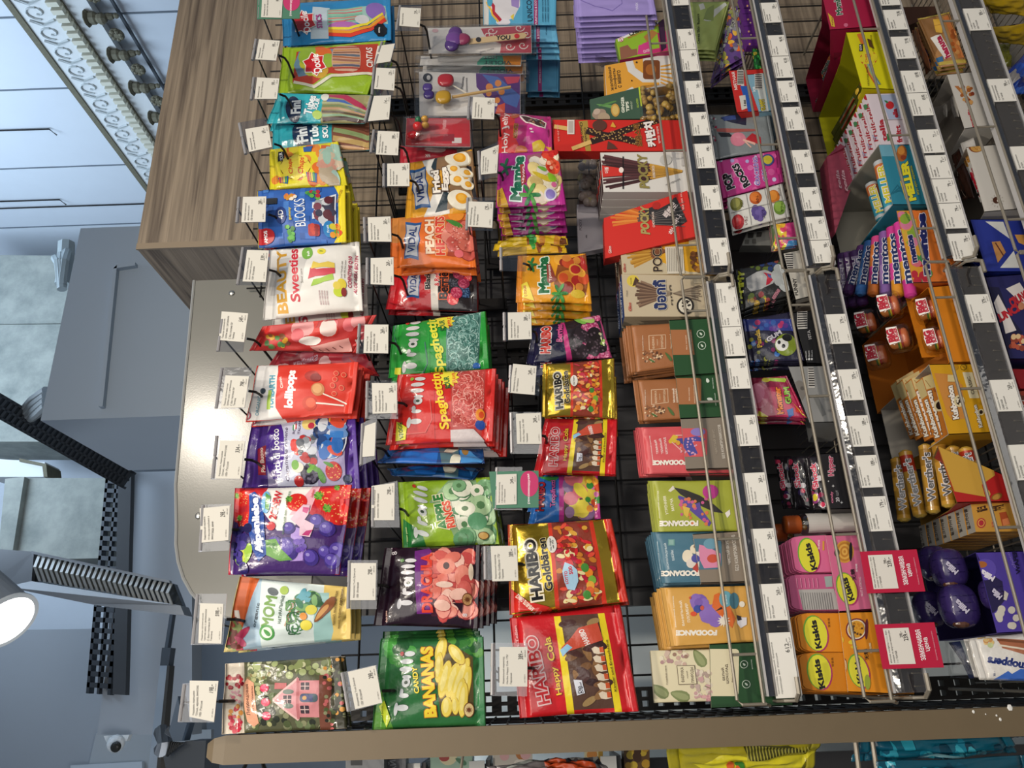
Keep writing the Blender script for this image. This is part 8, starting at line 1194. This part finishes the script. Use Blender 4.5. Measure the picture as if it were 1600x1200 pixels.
burger('burger gummy half hidden behind the topmost right one', 500, 560, 1.56); burger('burger gummy half hidden behind the topmost left one', 590, 830, 1.56)
burger('shaded burger gummy in the front step, right one', 1010, 450, 1.465, .95); burger('shaded burger gummy in the front step, left one', 1075, 700, 1.465, .95)
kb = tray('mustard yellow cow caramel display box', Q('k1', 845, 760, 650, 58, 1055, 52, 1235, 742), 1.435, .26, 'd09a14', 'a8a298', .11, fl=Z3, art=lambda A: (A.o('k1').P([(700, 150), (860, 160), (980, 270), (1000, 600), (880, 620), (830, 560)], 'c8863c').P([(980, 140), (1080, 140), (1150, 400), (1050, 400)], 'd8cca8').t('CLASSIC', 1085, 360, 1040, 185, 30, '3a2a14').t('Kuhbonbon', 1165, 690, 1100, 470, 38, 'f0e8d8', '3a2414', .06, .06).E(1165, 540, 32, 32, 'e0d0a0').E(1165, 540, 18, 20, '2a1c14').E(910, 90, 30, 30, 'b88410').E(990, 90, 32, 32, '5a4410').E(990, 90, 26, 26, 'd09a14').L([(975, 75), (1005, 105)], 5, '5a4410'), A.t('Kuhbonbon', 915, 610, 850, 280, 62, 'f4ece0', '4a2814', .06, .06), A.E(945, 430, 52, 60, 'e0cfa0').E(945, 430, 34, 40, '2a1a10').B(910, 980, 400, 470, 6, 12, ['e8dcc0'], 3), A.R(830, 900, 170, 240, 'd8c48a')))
for k in range(4):
    x = (600, 490, 400, 340)[k]; Yv = 1.475+k*.035
    carton('orange and cream caramel carton in the mustard box, %s' % ('nearest', 'second back', 'third back', 'deepest')[k], Q('k1', x+180, 800-k*10, x-20, 190-k*(-10), x+130, 130, x+330, 760), Yv, .028, 'c87a2c', lambda A, x=x: A.o('k1').P([(x-30, 200), (x+140, 110), (x+190, 270), (x+10, 320)], 'd8c48a').t('Kuhbonbon', x+150, 770, x+40, 330, 64, 'f4ece0', '4a2814', .06, .06).E(x+150, 480, 54, 60, 'e0cfa0').E(x+150, 480, 34, 40, '2a1a10').E(x+110, 320, 22, 22, 'a8602a').L([(x+10, 220), (x+60, 290)], 6, 'a8844a'), top='c87a2c', topart=toptext('Kuhbonbon', 'f4ece0', '4a2814', .6, 'd0bc84'), fl=Z3, cat='caramel carton', name='caramel_carton')
tray('red and gold caramel roll display box', Q('k2', 930, 355, 735, -210, 1290, 30, 1410, 345), 1.435, .22, 'b01c1c', '8a6a2a', .10, fl=Z3, art=lambda A: (A.o('k2').P([(735, -210), (1300, -230), (1300, 60), (1150, 110), (1180, 220), (900, 240)], 'c89a3a').E(1300, 240, 55, 70, '8a5a20').E(1300, 245, 40, 55, 'b8843a').E(1205, 190, 20, 46, 'c8a04a'), A.t('Original', 1180, -20, 1160, -160, 40, '2a1c14'), A.o('k1').t('4 за 99', 820, 880, 815, 810, 24, '4a3414')))
for k in range(6): text_roll('caramel_roll', 'gold caramel roll in the red box, %s' % ('nearest', 'second back', 'third back', 'fourth back', 'lying on top', 'deepest in the shade')[k], 'caramel roll', J('k2', (1130, 1000, 850, 690, 560, 400)[k], (230, 260, 380, 440, 480, 520)[k], 1.455+k*.03), J('k1', (1010, 880, 740, 610, 410, 330)[k], (910, 900, 850, 880, 940, 1010)[k], 1.455+k*.03), .0135, 'c8963a', [(.06, .16, 'a87a24'), (.68, .94, 'b0341c' if k in (4, 0) else 'a87a2c')], "Werther's", '2a1c10', m=GLOSS, cap='d8b04a')
carton('gold milk caramel carton with Korean letters, front one', Q('k2', 1115, 645, 1065, 372, 1420, 352, 1520, 640), 1.445, .026, 'c8923a', lambda A: A.o('k2').t('밀크카라멜', 1270, 420, 1265, 420.1, 2, 'c8923a') if 0 else A.o('k2').T('밀크카라멜', 1265, 415, 60, 330, '3a1c10', rot=0, bold=.05) if 0 else A.o('k2').t('밀크', 1180, 445, 1170, 390, 110, '3a1c10', bold=.05).t('카라멜', 1330, 440, 1320, 385, 150, '3a1c10', bold=.04).E(1170, 560, 46, 50, 'b02a34').E(1170, 560, 36, 38, 'd8a04a').E(1170, 560, 26, 28, 'b02a34').P([(1350, 460), (1420, 450), (1460, 560), (1380, 590)], 'a84a24').P([(1380, 530), (1440, 510), (1460, 570), (1390, 590)], 'd07a4a').R(1270, 1310, 540, 600, 'c88a4a').t('12', 1295, 595, 1290, 550, 30, 'a82a34'), top='9a958c', side='c08a34', fl=Z3, n=6, step=.03, behind='gold milk caramel carton', cat='caramel carton', name='caramel_carton', topart=lambda A: A.o('k2').t('밀크카라멜', 1050, 620, 1010, 420, 40, '3a3430', bold=.03))
tray('violet chocolate wafer display box', Q('k3', 1330, 575, 1115, -240, 1500, -250, 1600, 560), 1.43, .26, '4c3a9a', '2e2460', .10, fl=Z3, art=lambda A: (A.o('k3').P([(1115, -240), (1200, -60), (1380, 60), (1400, 250), (1320, 350), (1280, 380), (1240, 380)], '221a48').B(1290, 1560, 330, 520, 8, 34, ['cfc8bc'], 3).P([(1400, 150), (1440, 180), (1420, 250), (1390, 240)], 'cfc8bc').P([(1300, 380), (1390, 320), (1380, 450), (1320, 440)], 'cfc8bc').E(1210, -60, 110, 110, '5a48a8').E(1170, -110, 56, 34, 'a8622c'), A.t('Milka', 1220, 20, 1150, -60, 50, 'e8e0ec', bold=.06) if 0 else A.T('Milka', 1230, 0, 150, 60, 'e8e0ec', rot=60, bold=.06), A.o('k2').t('WAFER', 1540, 1070, 1490, 820, 46, '1c1440', bold=.05).t('choco', 1500, 1010, 1430, 850, 30, '7a68b8', shear=.2)))
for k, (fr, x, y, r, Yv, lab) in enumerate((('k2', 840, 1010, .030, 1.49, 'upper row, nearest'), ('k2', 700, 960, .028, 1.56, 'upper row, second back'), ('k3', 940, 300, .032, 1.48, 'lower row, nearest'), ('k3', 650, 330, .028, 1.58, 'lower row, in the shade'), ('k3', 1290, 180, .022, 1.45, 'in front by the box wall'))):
    c = J(fr, x, y, Yv); root = thing('wafer_bun', 'violet foil wrapped round wafer, '+lab, 'wafer', c); mb = MB(); mb.blob(c, (r*1.25, r*.95, r), '33265c', 20, 10, None, .75)  # foil violet darkened: shade inside the box is put into its colour
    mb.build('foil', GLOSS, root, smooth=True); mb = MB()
    for q in (-.35, .1, .5): mb.tube([c+np.array([r*q, -r*.98*math.sin(t), r*1.01*math.cos(t)]) for t in [i*.3+.2 for i in range(9)]], .0008, 4, '241a50')
    mb.blob(c+np.array([-r*1.0, -r*.35, r*.25]), (r*.25, r*.4, r*.5), '5a3a2c', 10, 6); mb.build('foil_fold', GLOSS, root)
    p = c+np.array([-r*.1, -r*1.0, r*.35]); ww = np.array([r*.35, 0, r*.3]); v_ = np.array([-.3*r, 0, .35*r]); A = Art(TopSurf(p-ww+v_, p+ww+v_, p+ww-v_, p-ww-v_)); q0, q1 = prj(p-ww*.9), prj(p+ww*.9); A.t('Milka', *q0, *q1, 9, 'cfc8dc', bold=.05); A.build('printed_name', GLOSS, root)
pk('white and blue wafer bar pack beside the violet box', Q('k3', 1160, 1025, 1050, 640, 1640, 560, 1640, 1040), (1.46, 1.44), 'd8d4ce', lambda A: (A.o('k3').P([(1300, 1030), (1440, 950), (1480, 980), (1640, 880), (1640, 1050)], '3a64b8').P([(1320, 620), (1640, 640), (1640, 800), (1380, 720)], 'a8684a').L([(1330, 635), (1640, 665)], 26, '7a4a30').L([(1340, 690), (1640, 740)], 18, 'e0d4c0').B(1190, 1290, 630, 700, 8, 24, ['d8b87a', 'b8c08a', 'c8925a'], 3), A.T('knoppers', 1440, 870, 420, 110, '1c2a6a', 'e8e4e4', .04, rot=80, bold=.06), A.t('25 г', 1300, 1000, 1300, 950, 18, '3a4a7a')), n=2, behind='white and blue wafer bar pack', fl=Z3)
s2 = Surf(Q('k3', 850, 1010, 800, 640, 1060, 650, 1150, 1030), (1.50, 1.48), .008, (.05, .05), 6, 6, .002); r_ = thing('wafer_pack', 'clear film wafer pack with a dark blue end', 'wafer pack', (s2.c[2]+s2.c[3])/2); mb = MB(); grid_mesh(mb, s2.P, s2.Bk, 'ffffff', 0, len(s2.tv)-1); mb.build('film', FILM, r_, smooth=True); mb = MB(); mb.prism([J('k3', *p, 1.505) for p in ((870, 660), (960, 650), (1060, 900), (1110, 1010), (1080, 1020), (1000, 850))], (0, .01, 0), '1c2a5a'); mb.build('wafer_bar', CARD, r_)
# ------------------------------------------------------------------ lowest shelf in view
pk('gold and brown hazelnut wafer pack', Q('l1', 540, 850, 262, 235, 670, 150, 890, 800), (1.44, 1.42), 'a87a4a', lambda A: (A.o('l1').P([(262, 235), (480, 190), (600, 430), (440, 480), (520, 620), (480, 720), (330, 500)], '8a6238').P([(460, 250), (560, 240), (580, 430), (500, 420)], 'd8a83c').L([(480, 330), (560, 320)], 8, 'b8842c').P([(590, 220), (650, 200), (850, 720), (780, 740), (740, 600)], 'c87a44').B(680, 800, 400, 700, 10, 30, ['a85a2c', 'd89a5a'], 3).P([(430, 485), (560, 450), (700, 720), (610, 755)], 'e0dcd4').t('hanuta', 655, 735, 520, 480, 80, 'a81e44', bold=.06).P([(480, 740), (580, 720), (600, 800), (520, 820)], '3a6a94').L([(520, 810), (880, 770)], 40, 'b8a048').L([(270, 240), (670, 155)], 30, 'b8a048')), n=2, behind='gold and brown hazelnut wafer pack')
bag('hazelnut wafer bar with a woven pattern along its edge', Q('l1', 390, 930, 200, 380, 265, 340, 450, 870), (1.50, 1.46), 'a86a48', lambda A: (A.o('l1'), [A.L([(200+k*16, 360+k*50), (290+k*16, 380+k*48)], 14, ('d0906a', '7a4430')[k % 2]) for k in range(11)], A.B(330, 440, 640, 900, 8, 24, ['2a4a8a', '1d3a78'], 3)), T=.006, seal=(.05, .05), cat='wafer pack', name='wafer_pack')
carton('dark brown snack carton behind the hazelnut wafers', Q('l1', 130, 330, 60, 90, 460, 80, 500, 170), 1.50, .04, '4a2c1e', None, fl=Z4)
def nut(label, q, Y, art, n=1, behind=None): return carton(label, q, Y, .03, 'cfcac2', art, top='c4beb4', side='b8b2a8', fl=Z4, n=n, behind=behind, cat='wafer box', name='wafer_box')
tray('white wafer stick display box', Q('l2', 860, 490, 640, -190, 780, -205, 1010, 470), 1.415, .25, 'cfcac2', 'b0aaa0', .07, fl=Z4, art=lambda A: (A.o('l2').P([(730, -40), (780, -40), (960, 160), (940, 200), (820, 60)], 'b8743c').B(780, 960, -30, 170, 16, 24, ['a8602a', '8a3a20', 'd09a5a'], 3), A.t('nutella', 965, 470, 900, 245, 36, 'b82034', bold=.05)))
for k in range(2): pk('white wafer stick pack with red lettering, %s' % ('nearer one', 'deeper one in foil')[k], Q('l2', 740-k*130, 360+k*10, 650-k*130, -40+k*100, 770-k*140, -40+k*100, 790-k*150, 340), (1.50+k*.05, 1.47+k*.05), 'd0ccc6', lambda A, k=k: (A.o('l2').P([(520, 10), (600, 0), (650, 260), (590, 260)], '6a9ab0') if k == 0 else A.o('l2'), A.t('nutella', 715-k*120, 300+k*60, 655-k*130, 70+k*50, 48, 'b82034', bold=.06)), n=0)
tray('white biscuit display box with a round biscuit picture', Q('l3', 1110, 410, 880, -400, 1080, -420, 1350, 390), 1.415, .25, 'cfcac2', '9a948a', .07, fl=Z4, art=lambda A: (A.o('l2').E(1000, 715, 95, 75, '8a4a24').E(1010, 720, 80, 62, 'c8964a').B(950, 1060, 680, 760, 14, 8, ['a8703a', 'd8b070'], 3), A.t('nutella', 1190, 1080, 1150, 930, 30, 'b82034', bold=.05), A.o('l3').E(1255, 270, 44, 40, '4a2818').E(1280, 275, 18, 18, 'e0d8cc'), [A.L([(1265+60*math.cos(t), 280+60*math.sin(t)), (1265+80*math.cos(t), 280+80*math.sin(t))], 4, '8a7a6a') for t in [i*.52 for i in range(12)]]))
pk('grey and white biscuit pouch with bold red and black letters', Q('l3', 1080, 240, 800, -450, 960, -520, 1190, 210), (1.45, 1.43), 'b8b4ae', lambda A: (A.o('l2').E(930, 850, 80, 70, 'b8843c').B(870, 990, 800, 900, 24, 7, ['8a5a24', 'd8a860'], 3).P([(830, 950), (990, 900), (1200, 1180), (1300, 1400), (1000, 1400)], 'd4d0ca').t('nutella', 1085, 1290, 965, 980, 84, 'b82034', bold=.07), A.t('biscuits', 1105, 1130, 1040, 960, 30, '3a3430'), A.o('l3').t('n', 1080, 150, 1070, 110, 70, '241c1c', bold=.06)), n=1, behind='grey and white biscuit pouch')
pk('brown foil biscuit pouch beside the grey one', Q('l3', 840, 260, 700, -300, 800, -400, 980, 240), (1.50, 1.47), '4a3026', lambda A: (A.o('l3').E(850, 180, 36, 40, '2a1c18').L([(820, 130), (880, 230)], 6, '9a8a7a'), A.o('l2').L([(690, 970), (740, 930)], 20, 'c8c0b8').E(760, 1050, 34, 34, 'c8c0b8').E(760, 1050, 20, 20, '4a3026')), n=0)
tray('royal blue wafer display box with white corners', Q('l3', 1140, 1160, 930, 500, 1520, 500, 1620, 1160), 1.415, .25, '20308a', '1a2668', .08, fl=Z4, art=lambda A: (A.o('l3').P([(1115, 530), (1340, 535), (1420, 750)], 'd0d0cc').P([(1300, 1110), (1470, 900), (1540, 1110)], 'd0d0cc').P([(1195, 790), (1300, 780), (1370, 920), (1270, 1050)], 'b8824a').L([(1240, 800), (1340, 960)], 16, '5a2a20').P([(1480, 700), (1600, 700), (1600, 830), (1530, 800)], 'c8924a').t('Lago', 1470, 660, 1440, 540, 18, 'c8ccd8') if 0 else A.o('l3').P([(1115, 530), (1340, 535), (1420, 750)], 'd0d0cc').P([(1300, 1110), (1470, 900), (1540, 1110)], 'd0d0cc').P([(1195, 790), (1300, 780), (1370, 920), (1270, 1050)], 'b8824a').L([(1240, 800), (1340, 960)], 16, '5a2a20').P([(1480, 700), (1600, 700), (1600, 830), (1530, 800)], 'c8924a')))
for k in range(2): pk('royal blue foil wafer pack in the blue box, %s' % ('upper', 'lower')[k], Q('l3', 1080+k*20, 900+k*260, 950-k*30, 600+k*400, 1130, 590+k*400, 1230, 1040+k*130), (1.47, 1.45), '122a8a', lambda A, k=k: A.o('l3').B(960, 1180, 620+k*380, 1000+k*160, 18, 30, ['1c3aa0', '0c1c64', '2a4ab8'], k+2).RR(1030, 1130, 780+k*300, 880+k*300, 14, 'd0c030').P([(980, 900+k*240), (1080, 900+k*240), (1090, 1010+k*160), (1000, 1030+k*160)], 'b8863c'), n=1, behind='royal blue foil wafer pack %s row' % ('upper', 'lower')[k])
tray('navy chocolate bar display box with slanted white bands', Q('l4', 1430, 1130, 1120, 100, 1640, 60, 1700, 1130), 1.41, .25, '1e1e54', '16163c', .06, fl=Z4, art=lambda A: (A.o('l4').P([(1160, 230), (1290, 240), (1420, 600), (1590, 820), (1400, 1040)], '131338').P([(1200, 480), (1280, 330), (1400, 560), (1510, 790), (1370, 825), (1330, 640)], 'd4ccc8').P([(1375, 260), (1545, 180), (1640, 330), (1640, 520)], 'd4ccc8').T('CRUNCH', 1370, 590, 480, 110, 'b0202c', rot=-62, bold=.07).T('CRUNCH', 1560, 380, 300, 130, 'b0202c', rot=-60, bold=.07).E(1570, 490, 40, 50, 'b87a5a').B(1420, 1600, 860, 1010, 20, 30, ['b0523a', 'd8b88a', '8a3a2a'], 3)))
carton('red wafer box beyond the navy one', Q('k1', 1560, 300, 1480, 105, 1640, 110, 1640, 300), 1.43, .1, 'a81a24', None, fl=Z4)
carton('wood brown biscuit carton at the lower edge', Q('k1', 1590, 560, 1540, 330, 1650, 320, 1650, 560), 1.43, .1, '8a5a44', lambda A: A.o('k1').R(1560, 1650, 420, 480, 'd0c8c0').B(1560, 1640, 340, 540, 10, 24, ['a8402c', 'd8b890', '6a3a2a'], 3), fl=Z4)
for k, (q, cc, lab) in enumerate(((Q('l1', 1180, 150, 1060, 0, 1640, -80, 1640, 190), 'b8981a', 'upper'), (Q('l1', 1230, 520, 1170, 350, 1640, 300, 1640, 560), 'a88a18', 'lower'))): bag('mustard yellow snack bag at the bottom right corner, %s' % lab, q, (1.44, 1.40, 1.40, 1.44), cc, lambda A, k=k: A.o('l1').P([(1400, -40+k*360), (1640, -60+k*360), (1640, 40+k*400), (1480, 20+k*390)], 'b08a7a').L([(1200, 100+k*340), (1500, 40+k*340), (1640, 60+k*330)], 8, '7a6410'), n=0, T=.014, wr=.003, cat='snack bag', name='snack_bag')
for k, (q, cc, lab) in enumerate(((Q('l1', 1400, 1180, 1380, 900, 1640, 640, 1640, 1180), '1c3a9a', 'blue snack bag with a white striped edge'), (Q('l1', 1320, 860, 1240, 560, 1420, 560, 1440, 820), '7a7a1c', 'small olive snack bag in the wire'))): bag(lab, q, 1.44+k*.04, cc, (lambda A: A.o('l1').P([(1400, 940), (1490, 880), (1510, 1040), (1420, 1080)], 'b0a8a4').B(1420, 1640, 700, 1160, 14, 50, ['2a54b8', '1a2f80', '3a6ac8'], 2)) if k == 0 else None, T=.014, wr=.003, cat='snack bag', name='snack_bag')
# ------------------------------------------------------------------ neighbouring rack beyond the end post
nb = thing('neighbour_rack', 'neighbouring rack beyond the taupe end post', 'rack', (-.35, 2.05, 0))
mb = MB(); mb.box((-.9, 2.15, .2), (-.16, 2.17, 2.0)); mb.build('back_panel', GRAPH, nb)
for x in (645, 745, 950):
    c = W(x, 1180, 1.98); mb = MB(); mb.box((-.9, 1.975, c[2]-.018), (-.14, 1.985, c[2]+.018)); mb.build('price_rail', solid('white_price_rail', 'd0d0cc', .4), nb); mb = MB(); mb.box((-.9, 1.985, c[2]-.03), (-.14, 2.15, c[2]-.02)); mb.build('shelf_board', GRAPH, nb)
mb = MB(); mb.tube([W(705, 1165, 1.5), W(725, 1166, 1.5), W(720, 1205, 1.5)], .003, 6); tag(mb.build('wire_hook', STEEL), 'bent dark wire hook in front of the mint carton', 'hook'); mb = MB(); mb.tube([W(1340, 1152, 1.44), W(1336, 1156, 1.44), W(1342, 1204, 1.44)], .004, 6); mb.tube([W(1340, 1152, 1.44), W(1362, 1152, 1.44), W(1370, 1204, 1.44)], .004, 6); tag(mb.build('wire_hook', STEEL), 'taupe double wire hook beside the teal bags', 'hook')
mb = MB(); mb.tube([W(380, 1204, 1.5), W(386, 1190, 1.5), W(410, 1190, 1.5), W(414, 1204, 1.5)], .004, 6); tag(mb.build('wire_hook', BLACKW), 'black wire loop at the lower picture edge near the post top', 'hook')
def nbx(label, x0, x1, y0, Y, col, art=None): return carton(label, [(x0, 1225), (x0, y0), (x1, y0), (x1, 1225)], Y, .05, col, art)
nbx('mint green tea carton beyond the post', 672, 738, 1164, 2.0, '9ab8a4', lambda A: A.o('px').E(700, 1182, 14, 14, 'd8cfa8').E(694, 1184, 8, 6, 'a8403a').Lf(720, 1190, 20, 8, .5, '4a7a5a'))
nbx('white nut snack carton beyond the post', 770, 832, 1150, 2.0, 'c8c0b4', lambda A: A.o('px').E(815, 1176, 10, 12, 'b8743a').B(775, 830, 1160, 1200, 8, 8, ['d8a8a8', 'e0d8cc', 'b89a7a'], 3))
nbx('cream and gold carton beyond the post', 915, 942, 1162, 2.0, 'd0c090', lambda A: A.o('px').E(925, 1180, 8, 10, 'c8843a').R(935, 942, 1160, 1225, 'a8842c'))
nbx('brown and yellow nut carton beyond the post', 975, 1015, 1158, 2.02, '6a4a24', lambda A: A.o('px').B(980, 1012, 1165, 1215, 14, 6, ['c89a2c', '4a2c14', 'd8b83a'], 4))
nbx('grey blue card box beyond the post', 540, 600, 1176, 1.9, '7a7c80', lambda A: A.o('px').R(548, 566, 1186, 1196, '26282c'))
nbx('dark package with pale lettering beyond the post', 600, 634, 1180, 1.95, '5a5c62', lambda A: A.o('px').t('ЧАЙ', 615, 1215, 612, 1188, 12, 'b0b4b8'))
def nbag(label, q, Y, col, art): return bag(label, Q('px', *q), Y, col, art, T=.012, wr=.004, seal=(.08, .06), cat='snack bag', name='snack_bag')
nbag('grey and red snack bag seen edgewise beyond the post', (800, 1215, 760, 1198, 935, 1182, 960, 1215), (1.52, 1.55, 1.55, 1.5), '7a7678', lambda A: A.o('px').P([(760, 1215), (830, 1182), (945, 1180), (960, 1192), (850, 1192)], '9aa09c').P([(850, 1200), (880, 1192), (930, 1200), (940, 1215), (860, 1215)], 'c8502a').B(800, 940, 1184, 1196, 12, 5, ['3a383c', '5a585c'], 3))
def ybag(A): A.o('px').P([(1080, 1190), (1140, 1172), (1260, 1180), (1290, 1168), (1230, 1205), (1100, 1198)], 'd8cc28').P([(1160, 1162), (1230, 1160), (1270, 1172), (1168, 1178)], '4a4818'); [A.R(1164+k*5, 1166+k*5, 1162, 1177, 'a8a040') for k in range(20)]; A.B(1130, 1160, 1184, 1194, 5, 5, ['d8642c', '3a7a2c'], 3)
nbag('yellow snack bag with a barcode below the end post', (1045, 1203, 1040, 1160, 1282, 1158, 1270, 1200), (1.48, 1.44, 1.44, 1.48), 'a89c20', ybag)
nbag('second yellow snack bag tucked above the barcode one', (1040, 1165, 1045, 1148, 1150, 1146, 1230, 1160), (1.53, 1.5, 1.5, 1.53), 'b0a424', lambda A: A.o('px').B(1060, 1200, 1150, 1166, 10, 10, ['c8bc2c', '8a8420', 'd8862c'], 3))
def tbag(y): return lambda A: (A.o('px').B(1370, 1560, y-14, y+16, 26, 9, ['1a7a94', '0c5068', '2a92a8', '0a3c50', '3aa0b4'], y), A.L([(1400, y+6), (1450, y), (1500, y+2)], 2, '8ac0cc'))
nbag('teal patterned snack bag just below the end post', (1345, 1163, 1340, 1143, 1600, 1130, 1600, 1150), (1.50, 1.46, 1.46, 1.5), '0f4a60', tbag(1150))
nbag('second teal patterned snack bag, lower and larger', (1330, 1190, 1345, 1158, 1580, 1150, 1590, 1176), (1.47, 1.44, 1.44, 1.47), '125a70', tbag(1172))
nbag('third teal patterned snack bag at the picture corner', (1360, 1225, 1370, 1192, 1610, 1182, 1610, 1225), (1.45, 1.42, 1.42, 1.45), '0e4a5e', tbag(1204))
